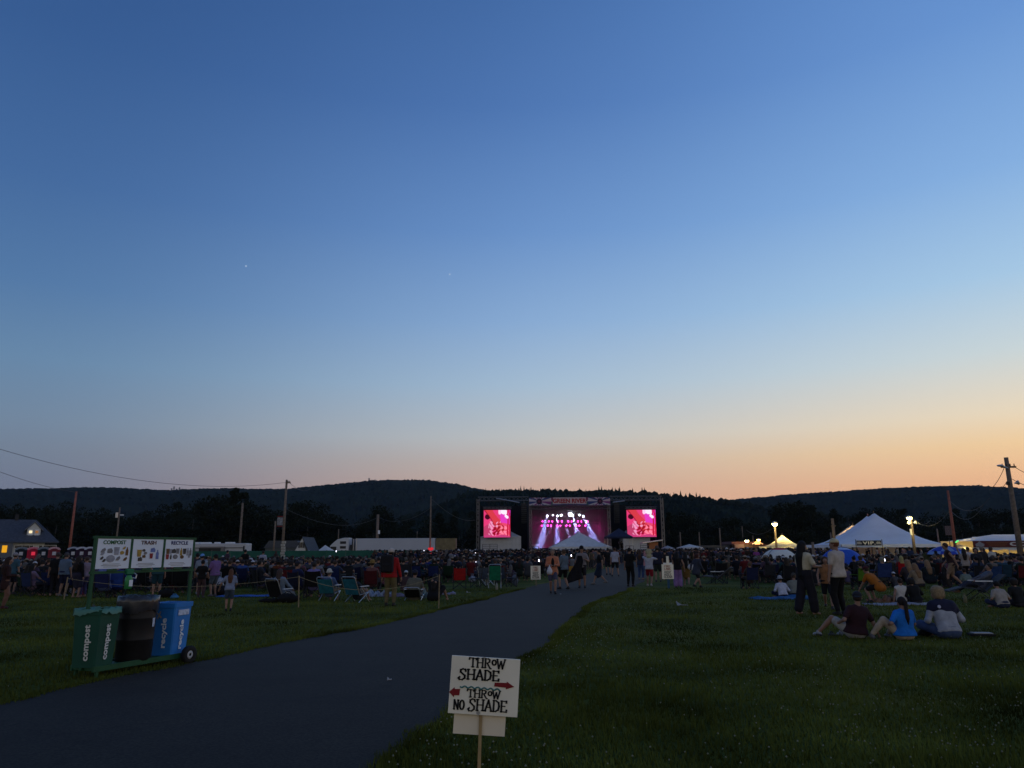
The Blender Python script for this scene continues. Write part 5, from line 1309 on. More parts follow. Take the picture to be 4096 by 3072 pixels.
def P(label, px, py, ytop, yaw=0, group='festival goers standing or walking', **o):
    o.setdefault('shirt', (60, 60, 66)); o.setdefault('pants', (40, 40, 50))
    t, J = make_person(o, h=.02 if py > 2380 else .024); g, s = place(t, px, py, ytop, yaw); s_ = t.scale[0]
    tag(t, label, 'person', group); used.append((g[0], g[1], .5)); people_n[0] += 1
    t['label'] = label
    if o.get('debug'): print(label, g, s_)
    return t, J, g, s_
NAVY = (22, 26, 52); BLK = (16, 16, 18); DEN = (52, 66, 96); KH = (104, 92, 68)
SKM = (170, 172, 178)
# ---- right: the three on the lawn, nearest
P('person in dark maroon shirt and cap sitting on the lawn leaning on one arm', 3425, 2553, 2366, 12, 'people sitting on the lawn', kind='knees', lean=-8, tilt=6, hy=-35, larm=(-.30, .12, .30), rarm=(.46, -.10, .05), lleg=(-.52, .50, .09), rleg=(.05, .55, .07), shirt=(44, 22, 30), pants=(150, 148, 146), legs='shorts', hat='capback', hatcol=(30, 32, 40), fat=1.28, shoes=(140, 142, 146), haircol=(50, 40, 34), long=.02)
P('person in bright blue T-shirt with long dark ponytail sitting on the lawn', 3622, 2560, 2387, 8, 'people sitting on the lawn', kind='knees', lean=-3, larm=(-.30, .16, .32), rarm=(.2, .3, .35), lleg=(-.62, .28, .10), rleg=(.0, .6, .08), shirt=(24, 104, 190), pants=(160, 146, 128), hair='pony', haircol=(28, 20, 20), fat=1.3, shoes=(90, 90, 96), long=.02)
P('blond person in navy and white jacket and jeans sitting cross-legged on the lawn', 3800, 2555, 2345, 4, 'people sitting on the lawn', kind='cross', lean=16, hp=8, hy=14, larm=(-.20, .32, .28), rarm=(.22, .32, .3), shirt=(152, 156, 166), pants=(58, 74, 108), sleeve='long', hair='curly', haircol=(124, 106, 80), fat=1.16, long=.0)
# navy yoke of that jacket
yk = [o for o in bpy.data.objects if o.get('label', '').startswith('blond person')][0]
Jy = skeleton(kind='cross', lean=16, hp=8, hy=14, larm=(-.20, .32, .28), rarm=(.22, .32, .3))
T = Jy['T']; Vy, Qy = grow([C(T(-.10, 0, .40), T(.10, 0, .40), .098 * 1.05 + .030, k=.06), C(T(-.15, -.005, .445), T(.15, -.005, .445), .092, k=.06), C(T(-.02, 0, .33), T(.08, 0, .30), .128, k=.05), C(T(-.05, 0, .5), T(.05, 0, .5), .075, k=.04), C(Jy['rsh'], lerp(Jy['rsh'], Jy['rel'], .4), .078, .07, .03), C(Jy['lsh'], lerp(Jy['lsh'], Jy['lel'], .3), .078, .07, .03)], .022)
link('jacket_yoke', mesh_np('jacket_yoke', Vy, quads=Qy, mats=[M_fabric]), yk, (26, 28, 52))
m = MB(); m.tube(T(-.14, -.13, .40), T(-.14, -.145, .40), .03, n=12); m.build('round_patch', mat('patch_white', (.4, .4, .5), .8, .1), yk)
# ---- the tall barefoot woman and the man with the cap
P('barefoot person in cream crop top and wide dark trousers with very long black hair', 3232, 2458, 2164, -68, kind='stand', lleg=(-.10, -.20, .08), rleg=(.12, .12, .08), larm=(-.20, .32, 1.16), rarm=(.20, .30, 1.14), shirt=(182, 172, 148), pants=(26, 25, 34), sleeve='crop', wide=.045, hair='verylong', haircol=(14, 12, 14), fat=1.12, hp=-4)
P('person in tan vest and dark shorts with curly hair seen behind the cream crop top', 3318, 2438, 2226, 160, kind='walk', shirt=(140, 96, 62), pants=(24, 22, 28), legs='shorts', sleeve='none', hair='curly', haircol=(64, 44, 30), shoes=(50, 42, 36))
P('tall person in pale T-shirt, black trousers and beige cap seen from behind', 3368, 2462, 2156, 28, kind='stand', larm=(-.27, .04, .86), rarm=(.16, .30, 1.0), shirt=(176, 166, 158), pants=(16, 16, 20), hat='cap', hatcol=(190, 178, 142), haircol=(90, 50, 30), shoes=(30, 30, 30), hy=24, fat=1.05)
P('person bending over in orange-brown shirt and maroon cap behind the lawn sitters', 3498, 2412, 2266, 30, kind='stand', lean=44, P=(0, -.22, .62), lleg=(-.16, .0, .09), rleg=(.18, .06, .09), larm=(-.2, .42, .42), rarm=(.2, .45, .36), shirt=(150, 86, 20), pants=(20, 18, 20), legs='shorts', hat='cap', hatcol=(64, 18, 22), shoes=(30, 30, 32), fat=1.2)
# ---- right: seated on the grass further back
RS = dict(group='people sitting on the lawn')
P('person in white tank top sitting on the cream blanket', 3607, 2414, 2312, 0, kind='cross', shirt=(186, 182, 176), sleeve='none', haircol=(40, 28, 22), larm=(-.34, -.1, .08), rarm=(.34, -.1, .08), lean=-6, pants=(90, 76, 60), **RS)
P('person in black shirt leaning sideways on the cream blanket', 3668, 2415, 2312, 6, kind='cross', shirt=BLK, sleeve='long', haircol=(22, 18, 18), hair='curly', tilt=-6, fat=1.25, long=.05, **RS)
P('person in white jumper and grey hat on the blue tarp', 3134, 2392, 2307, 6, kind='cross', lean=20, shirt=(172, 176, 190), sleeve='long', hat='bucket', hatcol=(150, 152, 160), pants=NAVY, fat=1.15, **RS)
P('person in grey-green jacket sitting beside the white jumper', 3182, 2390, 2294, -18, kind='cross', lean=24, shirt=(116, 118, 108), sleeve='long', hair='short', haircol=(70, 56, 44), pants=(30, 34, 44), hat='capback', hatcol=(60, 54, 46), fat=1.15, **RS)
P('person in pale grey shirt and jeans sitting near the right edge', 4015, 2433, 2325, 4, kind='cross', lean=20, shirt=(150, 142, 134), pants=(34, 42, 66), haircol=(16, 14, 16), fat=1.3, **RS)
P('person in dark jacket sitting at the right edge of the lawn', 4082, 2430, 2313, 8, kind='cross', lean=14, shirt=(20, 22, 24), sleeve='long', hair='curly', haircol=(26, 20, 18), **RS)
P('person in flowered shawl with bright hair on the right lawn', 3681, 2350, 2253, 10, kind='knees', shirt=(128, 112, 92), hair='long', haircol=(120, 92, 66), **RS)
P('person in black top with black long hair before the blue umbrella', 3792, 2352, 2268, -6, kind='knees', shirt=(18, 16, 18), hair='verylong', haircol=(26, 20, 14), **RS)
P('person in sage green shirt sitting right of the black long hair', 3874, 2352, 2274, 0, kind='cross', shirt=(98, 112, 108), lean=16, fat=1.25, haircol=(48, 34, 26), **RS)
P('person in white cap and dark shirt before the red chair', 3590, 2352, 2288, 20, kind='knees', shirt=(60, 60, 66), hat='capback', hatcol=(190, 196, 214), haircol=(40, 30, 26), **RS)
P('person in dark green top with blond hair on the right lawn', 3725, 2335, 2240, -8, kind='knees', shirt=(26, 34, 36), hair='long', haircol=(128, 100, 72), **RS)
P('blond long-haired person beside the red chair', 3648, 2338, 2238, -4, kind='knees', shirt=(60, 52, 56), hair='long', haircol=(134, 106, 76), **RS)
# ---- right: standing
P('bare-shouldered person in beige shorts bending before the blue umbrella', 3818, 2352, 2172, 70, kind='walk', lean=12, shirt=(48, 32, 34), pants=(120, 100, 84), legs='shorts', haircol=(60, 44, 30), sleeve='none', shoes=(60, 50, 44))
P('person raising an arm with a green glow stick by the reddish pole', 3872, 2335, 2192, -20, kind='stand', larm=(-.30, .1, 1.98), lpole=(-1, 0, 0), shirt=(150, 140, 134), sleeve='none', hair='long', haircol=(34, 26, 24), pants=(40, 36, 40))
P('person in white T-shirt standing left of the striped outfit', 3888, 2322, 2189, 10, kind='stand', shirt=(168, 172, 184), pants=(30, 32, 44), haircol=(30, 24, 22))
P('person in black and white striped outfit on the right', 3920, 2334, 2192, 150, kind='stand', shirt=(40, 42, 46), pants=(150, 152, 160), hair='curly', haircol=(24, 20, 20), wide=.02)
P('grey-haired person in dark jacket before the food stall', 3944, 2326, 2186, -10, kind='stand', shirt=(36, 36, 38), pants=(70, 68, 60), sleeve='long', haircol=(110, 100, 90))
P('person in white shirt with an orange bag before the food stall', 3985, 2320, 2187, 20, kind='stand', shirt=(170, 168, 160), pants=(40, 56, 86), haircol=(60, 50, 44), fat=1.15, lean=6)
P('person in olive top under the right side of the large white tent', 3716, 2300, 2196, 0, kind='stand', shirt=(60, 66, 44), haircol=(20, 16, 16), pants=(30, 34, 30), hair='curly')
P('person with very long black hair left of the blue umbrella', 3755, 2306, 2202, 0, kind='stand', shirt=(18, 18, 22), hair='verylong', haircol=(14, 12, 14), pants=(20, 20, 26))
P('person in purple top with glowing hair near the dome tent', 3031, 2290, 2193, 190, kind='stand', shirt=(124, 58, 120), hair='long', haircol=(120, 104, 56), pants=(30, 30, 40))
# ---- path: the walkers
to_, Jo, _g, _s = P('person in orange cardigan, black top and grey shorts walking toward the viewer', 2212, 2376, 2197, 182, kind='walk', lleg=(-.07, .20, .1), rleg=(.07, -.14, .12), larm=(-.10, .30, 1.12), rarm=(.12, .30, 1.12), shirt=(176, 112, 84), sleeve='long', pants=(62, 62, 84), legs='shorts', hair='short', haircol=(120, 104, 92), shoes=(26, 26, 30), long=.12)
Vy, Qy = grow([('e', Jo['T'](0, .075, .27), (.085, .075, .21), Jo['R'], .02)], .02); link('tank_top', mesh_np('tank_top', Vy, quads=Qy, mats=[M_fabric]), to_, (14, 14, 16))
P('person in blue-grey hoodie and black shorts behind the orange cardigan', 2258, 2357, 2198, 40, kind='walk', lleg=(-.16, .12, .1), rleg=(.14, -.1, .1), shirt=(84, 98, 112), sleeve='long', legs='shorts', pants=(16, 16, 18), hair='short', haircol=(70, 52, 40), shoes=(36, 34, 34), larm=(-.12, .26, 1.15))
P('hatted person in grey shirt with a long black cloak on the path', 2330, 2352, 2187, 170, kind='stand', shirt=(120, 114, 118), pants=(26, 24, 28), legs='shorts', hat='bucket', hatcol=(22, 20, 22), shoes=(28, 28, 30), larm=(-.16, .22, 1.22), rarm=(.28, .1, .9))
P('person in black top and blue skirt striding left across the path', 2400, 2338, 2196, 82, kind='walk', shirt=(20, 20, 24), pants=(24, 36, 58), legs='skirt', haircol=(20, 16, 16), hair='short', shoes=(110, 104, 100))
P('person in white shirt and dark shorts with a crossbody strap on the path', 2462, 2306, 2190, -4, kind='stand', shirt=(152, 154, 170), legs='shorts', pants=(22, 22, 30), haircol=(60, 40, 30), shoes=(30, 30, 34), lleg=(-.2, .02, .09), rleg=(.2, .0, .09), fat=1.1)
P('person in black shirt left of the crossbody strap', 2434, 2300, 2192, 10, kind='stand', shirt=(18, 18, 20), legs='shorts', pants=(30, 30, 42), haircol=(26, 22, 20), shoes=(24, 24, 26))
P('person dressed all in black standing on the path', 2522, 2346, 2191, -30, kind='stand', shirt=(14, 14, 16), pants=(14, 14, 18), haircol=(18, 14, 14), shoes=(40, 30, 30), rarm=(.18, .28, 1.15), fat=1.08)
P('person in jeans raising an arm under a pink shawl', 2564, 2318, 2198, -30, kind='stand', shirt=(40, 44, 60), pants=(44, 62, 100), rarm=(.26, .3, 1.62), haircol=(60, 42, 32), sleeve='none', hair='long')
_, Jf, gf, sf = P('person in white T-shirt and red shorts carrying a child', 2600, 2346, 2205, -22, kind='walk', lleg=(-.16, .2, .1), rleg=(.1, -.16, .12), shirt=(166, 168, 180), pants=(130, 24, 40), legs='shorts', haircol=(70, 50, 40), shoes=(150, 144, 140), larm=(-.1, .26, 1.5), rarm=(.14, .26, 1.45), fat=1.1)
ch, Jc = make_person(dict(kind='chair', shirt=(160, 156, 130), pants=(120, 110, 100), haircol=(40, 26, 20), lleg=(-.1, .3, .12), rleg=(.1, .3, .12), larm=(-.1, .2, .8), rarm=(.1, .2, .8), fat=1.05), .024)
top = ch['_top']; del ch['_top']; sc = .56; ch.scale = (sc,) * 3; ch.rotation_euler = (0, 0, rad(-22)); ch.location = (gf[0], gf[1] - .06, 1.46 * sf - (.50 - .1) * sc)
tag(ch, 'small child in cream top riding on the shoulders of the white T-shirt', 'child')
P('big person in navy shirt and wide hat right of the child', 2634, 2328, 2186, -8, kind='stand', shirt=(24, 28, 50), pants=(36, 44, 44), legs='shorts', hat='bucket', hatcol=(76, 64, 62), shoes=(60, 60, 60), fat=1.2)
P('person in dark brown shirt behind the right fire lane sign', 2664, 2322, 2198, 0, kind='stand', shirt=(34, 26, 28), pants=(30, 30, 36), haircol=(20, 16, 16), legs='shorts')
P('person in black top and wide lilac trousers', 2714, 2351, 2206, -6, kind='stand', shirt=(18, 16, 22), pants=(134, 104, 156), hair='long', haircol=(18, 14, 16), wide=.05, sleeve='none', rarm=(.34, .05, .9), shoes=(60, 50, 60))
P('person in black top and mustard skirt with a white shoulder bag', 2748, 2344, 2208, -10, kind='walk', shirt=(16, 14, 18), pants=(110, 82, 40), legs='skirt', hair='verylong', haircol=(16, 14, 16), rarm=(.32, .1, 1.0))
P('person in long grey hooded top striding right', 2790, 2352, 2214, -62, kind='walk', shirt=(50, 54, 68), sleeve='long', legs='shorts', pants=(20, 20, 24), hair='curly', haircol=(60, 28, 22), shoes=(24, 24, 28), lean=8, fat=1.15, long=.2)
# ---- left: standing
P('big person with white knit cap, red sleeve and black pack seen from behind', 1558, 2425, 2193, -6, kind='stand', shirt=(150, 26, 30), sleeve='long', pants=(98, 88, 60), hat='knit', hatcol=(176, 166, 158), rarm=(.32, .06, .86), fat=1.18, shoes=(36, 36, 30), hy=-8)
P('girl in grey top and blue-grey shorts with brown ponytail', 912, 2446, 2276, 16, kind='walk', lean=12, lleg=(-.09, .05, .09), rleg=(.10, -.04, .1), larm=(-.42, .22, .93), rarm=(.16, .3, .95), shirt=(118, 126, 148), pants=(58, 72, 92), legs='shorts', hair='long', haircol=(84, 52, 34), shoes=(16, 20, 22))
P('person in purple polo, grey shorts and dark cap facing left', 852, 2386, 2217, 58, kind='stand', shirt=(112, 84, 132), pants=(74, 84, 92), legs='shorts', hat='cap', hatcol=(24, 28, 38), fat=1.18, shoes=(90, 84, 90), larm=(-.14, .26, 1.1), rarm=(.14, .28, 1.12))
P('person in black T-shirt and brown trousers left of the purple polo', 800, 2392, 2240, -4, kind='stand', shirt=(12, 12, 14), pants=(64, 46, 50), haircol=(14, 12, 12), shoes=(50, 50, 50), larm=(-.26, .1, .95), rarm=(.26, .16, .98))
P('large person in pale grey shirt and light blue cap', 796, 2379, 2216, 6, kind='stand', shirt=(120, 130, 144), pants=(52, 48, 66), legs='shorts', hat='capback', hatcol=(92, 136, 190), fat=1.4, shoes=(110, 110, 114))
P('person in dark shirt with dark hair behind the light blue cap', 778, 2366, 2212, 14, kind='stand', shirt=(46, 44, 56), haircol=(18, 16, 18), pants=(30, 30, 40))
P('person in dark brown coat with long brown hair at the left edge', 8, 2436, 2227, -60, kind='stand', shirt=(46, 26, 26), sleeve='long', pants=(112, 80, 66), hair='long', haircol=(46, 32, 28), shoes=(60, 22, 28), long=.22, larm=(-.1, .26, 1.1), rarm=(.1, .28, 1.12))
P('person in teal checked shirt and white cap at the left edge', 40, 2378, 2211, -12, kind='stand', shirt=(52, 84, 100), pants=(24, 24, 40), legs='shorts', hat='knit', hatcol=(130, 126, 130), shoes=(70, 60, 56))
P('person in grey-blue shirt and navy shorts seen from behind by the left pole', 246, 2386, 2210, -6, kind='stand', shirt=(84, 100, 120), pants=(26, 30, 60), legs='shorts', haircol=(60, 56, 58), fat=1.3, shoes=(110, 100, 96))
P('person in black shirt beside the grey-blue shirt', 212, 2384, 2209, 20, kind='stand', shirt=(14, 13, 16), pants=(28, 26, 34), haircol=(60, 44, 44), fat=1.15)
P('person in black top and dark patterned skirt by the left stake', 299, 2391, 2223, -14, kind='stand', shirt=(12, 11, 14), pants=(36, 34, 54), legs='skirt', hair='long', haircol=(34, 24, 22), sleeve='long')
P('pale pink-shirted person left of the compost sign', 331, 2388, 2226, 70, kind='stand', shirt=(124, 108, 122), pants=(66, 58, 92), hair='short', haircol=(60, 46, 44))
P('person in teal shorts and bare tan legs behind the waste signs', 622, 2389, 2210, 24, kind='stand', lean=10, shirt=(28, 62, 72), pants=(24, 58, 72), legs='shorts', haircol=(40, 30, 26), fat=1.2, shoes=(70, 60, 50))
P('person in black shirt standing out above the seated crowd', 974, 2312, 2198, -10, kind='stand', shirt=(12, 12, 14), pants=(14, 14, 18), haircol=(20, 18, 20))
P('person in white checked shirt standing above the seated crowd', 1046, 2310, 2203, -4, kind='stand', shirt=(146, 152, 172), pants=(30, 30, 40), haircol=(40, 32, 30))
# ---- left: on the grass
P('person in brown printed shirt and white cap sitting on the grass', 1620, 2366, 2283, -4, kind='cross', shirt=(60, 44, 46), hat='cap', hatcol=(168, 176, 186), pants=(90, 70, 70), fat=1.25, group='people sitting on the grass on the left')
P('person in black dress resting head on hands near the right stake', 1733, 2404, 2296, -8, kind='knees', shirt=(14, 13, 16), sleeve='short', legs='skirt', pants=(14, 13, 16), hair='long', haircol=(24, 20, 20), lean=20, hp=20, larm=(-.06, .24, .62), rarm=(.08, .24, .62), rleg=(.34, .55, .08), group='people sitting on the grass on the left')
# ---- things people carry
def strap(t, pts, name, m, lab, cat): pass
bp = thing('backpack', 'black backpack on the back of the person with the red sleeve', 'backpack', G(1556, 2425), rad(-6))
gs = G(1556, 2425)
m = MB(); m.box((-.04, -.22, 1.28), (.40, .22, .54)); m.build('pack', M_blackc, bp, bevel=.07)
m = MB(); m.box((-.04, -.36, 1.16), (.27, .07, .24)); m.build('front_pocket', M_blackc, bp, bevel=.03)
for s in (-.2, .1): m = MB(); m.path([(s, -.12, 1.55), (s, .02, 1.60), (s, .14, 1.50)], .022); m.build('strap', M_blackc, bp)
cg = G(2212, 2376); o = MB().lathe([(.001, -.17), (.09, -.16), (.115, -.05), (.07, .06), (.02, .14), (.03, .19)], (-.14, -.42, .92), 9).build('plastic_bag', mat('white_plastic', (.5, .5, .55), .5, .1), smooth=True); o.location = cg; tag(o, 'white plastic bag held by the person in the orange cardigan', 'bag')
cg = G(2330, 2352)
m = MB(); n = 12; V = []; 
for i in range(n + 1):
    f = i / n; sp_ = .10 + .30 * f
    for j in range(7):
        q = j / 6 - .5; V.append((-.10 - .30 * f + q * sp_ * 2 + .04 * math.sin(f * 7), -.16 - .05 * math.sin(j * 2 + f * 3), 1.42 - 1.12 * f + .25 * q * f))
Qc = [(i * 7 + j, i * 7 + j + 1, (i + 1) * 7 + j + 1, (i + 1) * 7 + j) for i in range(n) for j in range(6)]
o = link('cloak', mesh_np('cloak', V, quads=Qc, mats=[M_blackc])); o.location = cg; sd_ = o.modifiers.new('thick', 'SOLIDIFY'); sd_.thickness = .02; tag(o, 'long black cloak draped over the arm of the hatted person', 'cloak')
cg = G(2566, 2318)
V = []
for i in range(9):
    f = i / 8
    for j in range(5): q = j / 4 - .5; V.append((.22 + .1 * f + q * (.1 + .3 * f), -.2 + .03 * math.sin(j * 2 + i), 1.62 - .85 * f))
o = link('shawl', mesh_np('shawl', V, quads=[(i * 5 + j, i * 5 + j + 1, (i + 1) * 5 + j + 1, (i + 1) * 5 + j) for i in range(8) for j in range(4)], mats=[mat('pink_shawl', (.42, .22, .26), .9, .2, 3)])); o.location = cg; tag(o, 'pink and white shawl hanging from the raised arm', 'shawl')
cg = G(2748, 2344); m = MB(); m.ball((.22, -.18, .86), (.19, .07, .14), 12, 8); m.path([(.08, -.16, .95), (.1, -.05, 1.4), (.3, -.14, .95)], .012); o = m.build('shoulder_bag', mat('bag_white', (.42, .42, .44), .6, .1), smooth=True); o.location = cg; tag(o, 'white shoulder bag hanging beside the mustard skirt', 'bag')
cg = G(3985, 2320); m = MB(); m.ball((.28, -.1, 1.0), (.2, .12, .26), 10, 8); o = m.build('shoulder_bag', mat('bag_orange', (.4, .15, .03), .6, .1), smooth=True); o.location = cg; tag(o, 'orange bag hanging beside the white shirt before the food stall', 'bag')
p = at(3828, 2167, G(3872, 2335)[1]); m = MB(); m.tube((-.07, 0, -.03), (.07, 0, .05), .03); o = m.build('glow_stick', emit('green_glow', (90, 255, 130), 1.4)); o.location = p; tag(o, 'green glow stick held up by the reddish pole', 'glow stick')
# ================================================================== chairs
def camp_chair(col, name='camp_chair', frame=None, simple=False):
    """folding quad chair: hanging fabric seat and back, crossed tube legs"""
    t = bpy.data.objects.new(name, None); COL.objects.link(t); fr = frame or M_blackm
    def sheet(nm, rows, m_=M_fabric, c=col):
        n = len(rows[0]); V = [p for r in rows for p in r]; k = len(V)
        V2 = [(p[0], p[1] - .012, p[2] - .012) for p in V]
        Q = [(i * n + j, i * n + j + 1, (i + 1) * n + j + 1, (i + 1) * n + j) for i in range(len(rows) - 1) for j in range(n - 1)]
        Q += [tuple(k + q for q in f[::-1]) for f in Q]
        return link(nm, mesh_np(nm, V + V2, quads=Q, mats=[m_]), t, c)
    xs = np.linspace(-.27, .27, 7)
    sheet('seat', [[(x, y, .42 - .03 * (1 - (x / .27) ** 2) + .03 * (y > .3)) for x in xs] for y in np.linspace(-.18, .30, 5)])
    sheet('backrest', [[(x * (1 - .06 * f), -.20 - .13 * f - .05 * (1 - (x / .27) ** 2) * (1 - f * .5), .40 + .52 * f - .03 * (f > .9) * (1 - (x / .27) ** 2)) for x in xs] for f in np.linspace(0, 1, 6)])
    if simple:
        m = MB()
        for s in (-1, 1): m.tube((s * .28, -.33, .95), (s * .28, -.2, .0), .014, n=5); m.tube((s * .28, .32, 0), (s * .28, .30, .62), .014, n=5); m.tube((s * .29, -.25, .64), (s * .29, .32, .62), .02, n=5)
        for y in (-.2, .31): m.tube((-.27, y, 0), (.27, y, .42), .012, n=5); m.tube((.27, y, 0), (-.27, y, .42), .012, n=5)
        for s in (-1, 1): m.tube((s * .28, -.2, 0), (s * .28, .31, .42), .012, n=5); m.tube((s * .28, .31, 0), (s * .28, -.2, .42), .012, n=5)
        m.build('frame', fr, t); return t
    for s in (-1, 1):
        MB().tube((s * .28, -.33, .95), (s * .28, -.2, .0), .016, n=6).build('leg', fr, t); MB().tube((s * .28, .32, 0), (s * .28, .30, .62), .016, n=6).build('leg', fr, t)
        MB().box((s * .29, .03, .635), (.07, .58, .02)).build('armrest', M_fabric, t, color=col)
    for y in (-.2, .31): MB().tube((-.27, y, .01), (.27, y, .42), .013, n=6).tube((.27, y, .01), (-.27, y, .42), .013, n=6).build('cross_brace', fr, t)
    for s in (-1, 1): MB().tube((s * .28, -.2, .01), (s * .28, .31, .42), .013, n=6).tube((s * .28, .31, .01), (s * .28, -.2, .42), .013, n=6).build('cross_brace', fr, t)
    return t
def lawn_chair(col, low=False, sh=None, bk=.62):
    """aluminium folding lawn chair with a tall sling back"""
    t = bpy.data.objects.new('lawn_chair', None); COL.objects.link(t); sh = sh or (.38 if not low else .22); bh = sh + bk
    xs = np.linspace(-.25, .25, 5)
    def sheet(nm, rows):
        n = len(rows[0]); V = [p for r in rows for p in r]; k = len(V); V2 = [(p[0], p[1] - .01, p[2] - .012) for p in V]
        Q = [(i * n + j, i * n + j + 1, (i + 1) * n + j + 1, (i + 1) * n + j) for i in range(len(rows) - 1) for j in range(n - 1)]; Q += [tuple(k + q for q in f[::-1]) for f in Q]
        link(nm, mesh_np(nm, V + V2, quads=Q, mats=[M_fabric]), t, col)
    sheet('seat', [[(x, y, sh + .06 * (y + .2) - .02 * (1 - (x / .25) ** 2)) for x in xs] for y in np.linspace(-.2, .3, 5)])
    sheet('backrest', [[(x, -.22 - .26 * f - .02 * (1 - (x / .25) ** 2), sh - .02 + bk * f) for x in xs] for f in np.linspace(0, 1, 7)])
    m = MB()
    m.path([(-.27, -.2, sh - .04), (-.27, -.49, bh), (-.22, -.51, bh + .05), (.22, -.51, bh + .05), (.27, -.49, bh), (.27, -.2, sh - .04)], .014, 7); m.build('back_frame', M_alu, t)
    m = MB(); m.path([(-.27, -.2, sh - .04), (-.27, .3, sh + .03), (.27, .3, sh + .03), (.27, -.2, sh - .04)], .014, 7); m.build('seat_frame', M_alu, t)
    for s in (-1, 1):
        MB().tube((s * .28, .26, sh + .02), (s * .28, -.26, 0), .013, n=6).build('leg', M_alu, t); MB().tube((s * .29, -.16, sh + .22), (s * .29, .32, 0), .013, n=6).build('leg', M_alu, t)
        MB().box((s * .29, .02, sh + .235), (.05, .48, .022)).build('armrest', M_white, t)
    return t
def setthing(t, label, cat, group, px=None, py=None, yaw=0, s=1.0, xyz=None):
    g = G(px, py) if xyz is None else np.array(xyz, float); t.location = g; t.rotation_euler = (0, 0, rad(yaw)); t.scale = (s, s, s); tag(t, label, cat, group); used.append((g[0], g[1], .45)); return g
CH = 'folding chairs of the crowd'
def seat_person(label, g, yaw, s=1.0, group='people seated in folding chairs', **o):
    o.setdefault('kind', 'chair'); o.setdefault('shirt', (60, 60, 70)); o.setdefault('pants', (36, 38, 50))
    t, J = make_person(o, .024); place(t, 0, 0, yaw=yaw, scale=s, at_xyz=g); tag(t, label, 'person', group); t['label'] = label; people_n[0] += 1
    return t
# teal lawn chairs on the left
g1 = setthing(lawn_chair((34, 104, 122), sh=.30, bk=.46), 'teal lawn chair with a white bucket hat showing above its back', 'chair', CH, 1316, 2404, -10)
seat_person('person in white bucket hat and denim shirt in the teal lawn chair', g1 - [0, 0, .10], -10, .88, shirt=(72, 88, 120), sleeve='long', pants=(120, 104, 84), legs='shorts', hat='bucket', hatcol=(178, 176, 166), shoes=(170, 160, 160), haircol=(90, 80, 76))
g2 = setthing(lawn_chair((30, 98, 120), sh=.28, bk=.50), 'teal lawn chair leaning far back beside the big person with the pack', 'chair', CH, 1425, 2408, -24)
seat_person('person with raised knees lying back in the second teal lawn chair', g2 + [0.0, .05, -.16], -24, .84, shirt=(30, 40, 50), pants=(110, 96, 84), legs='shorts', hair='short', lleg=(-.1, .62, .34), rleg=(.16, .62, .3), lean=-26, haircol=(60, 50, 46))
g3 = setthing(lawn_chair((22, 112, 84)), 'empty green lawn chair with an aluminium frame left of the fire lane sign', 'chair', CH, 1979, 2352, 2)
setthing(camp_chair((150, 20, 22)), 'empty bright red camp chair right of the right rope stake', 'chair', CH, 1838, 2356, 4)
g = setthing(camp_chair((20, 28, 66)), 'navy camp chair standing alone on the right lawn', 'chair', CH, 3002, 2356, 10)
seat_person('person with brown hair sunk in the lone navy camp chair', g, 10, .86, shirt=(60, 54, 50), haircol=(84, 62, 46), pants=(40, 36, 40))
g = setthing(camp_chair((70, 16, 24)), 'dark red camp chair with navy jacket over its back left of the red sleeve', 'chair', CH, 1488, 2376, -6)
seat_person('person in mustard hat in the dark red camp chair', g, -6, 1.0, shirt=(96, 64, 66), hat='straw', hatcol=(120, 96, 52), haircol=(60, 50, 40))
g = setthing(camp_chair((12, 13, 16)), 'broad black camp chair right of the left rope stake', 'chair', CH, 1252, 2392, 4, 1.06)
seat_person('person in lilac sleeves in the broad black camp chair', g, 4, 1.0, shirt=(110, 104, 160), sleeve='long', haircol=(40, 34, 32))
g = setthing(camp_chair((16, 20, 44)), 'navy camp chair behind the left rope stake', 'chair', CH, 1190, 2388, -30)
seat_person('person in navy shirt and cap looking right behind the left rope stake', g, -34, 1.0, shirt=(24, 32, 70), hat='cap', hatcol=(34, 34, 44), haircol=(40, 34, 30), hy=-30)
g = setthing(lawn_chair((14, 14, 18), low=True, sh=.2, bk=.52), 'low black sling chair on aluminium legs beside the blue tarp', 'chair', CH, 1120, 2408, -24)
seat_person('person with long brown hair reclining in the low black sling chair', g + [0, 0, -.14], -24, .95, shirt=(104, 118, 134), sleeve='long', hair='long', haircol=(60, 46, 42), pants=(110, 116, 128), lleg=(-.1, .7, .12), rleg=(.12, .7, .12))
g = setthing(lawn_chair((13, 13, 15), low=True, sh=.13, bk=.26), 'low black beach chair on the grass before the right rope stake', 'chair', CH, 1656, 2400, -4)
seat_person('person in olive-grey T-shirt in the low black beach chair', g + [0, 0, -.29], -4, 1.0, shirt=(96, 94, 82), hat='capback', hatcol=(28, 30, 48), pants=(90, 84, 80), fat=1.3, lleg=(-.14, .7, .12), rleg=(.14, .7, .12), lean=8)
g = setthing(camp_chair((34, 62, 136)), 'bright blue camp chair below the compost sign', 'chair', CH, 462, 2390, 14)
seat_person('person in royal blue jacket in the bright blue camp chair', g, 14, 1.0, shirt=(26, 36, 110), sleeve='long', haircol=(30, 26, 26))
g = setthing(camp_chair((26, 34, 80)), 'dark blue camp chair below the compost sign', 'chair', CH, 415, 2392, 0)
seat_person('person in pale blue shirt in the dark blue camp chair', g, 0, 1.05, shirt=(84, 100, 156), haircol=(40, 36, 36), fat=1.3)
g = setthing(camp_chair((30, 44, 84)), 'blue camp chair at the left edge before the grey-blue shirt', 'chair', CH, 122, 2386, -20)
seat_person('person in pale mauve shirt in the left blue camp chair', g, -26, .95, shirt=(116, 96, 118), haircol=(20, 18, 18), hair='long')
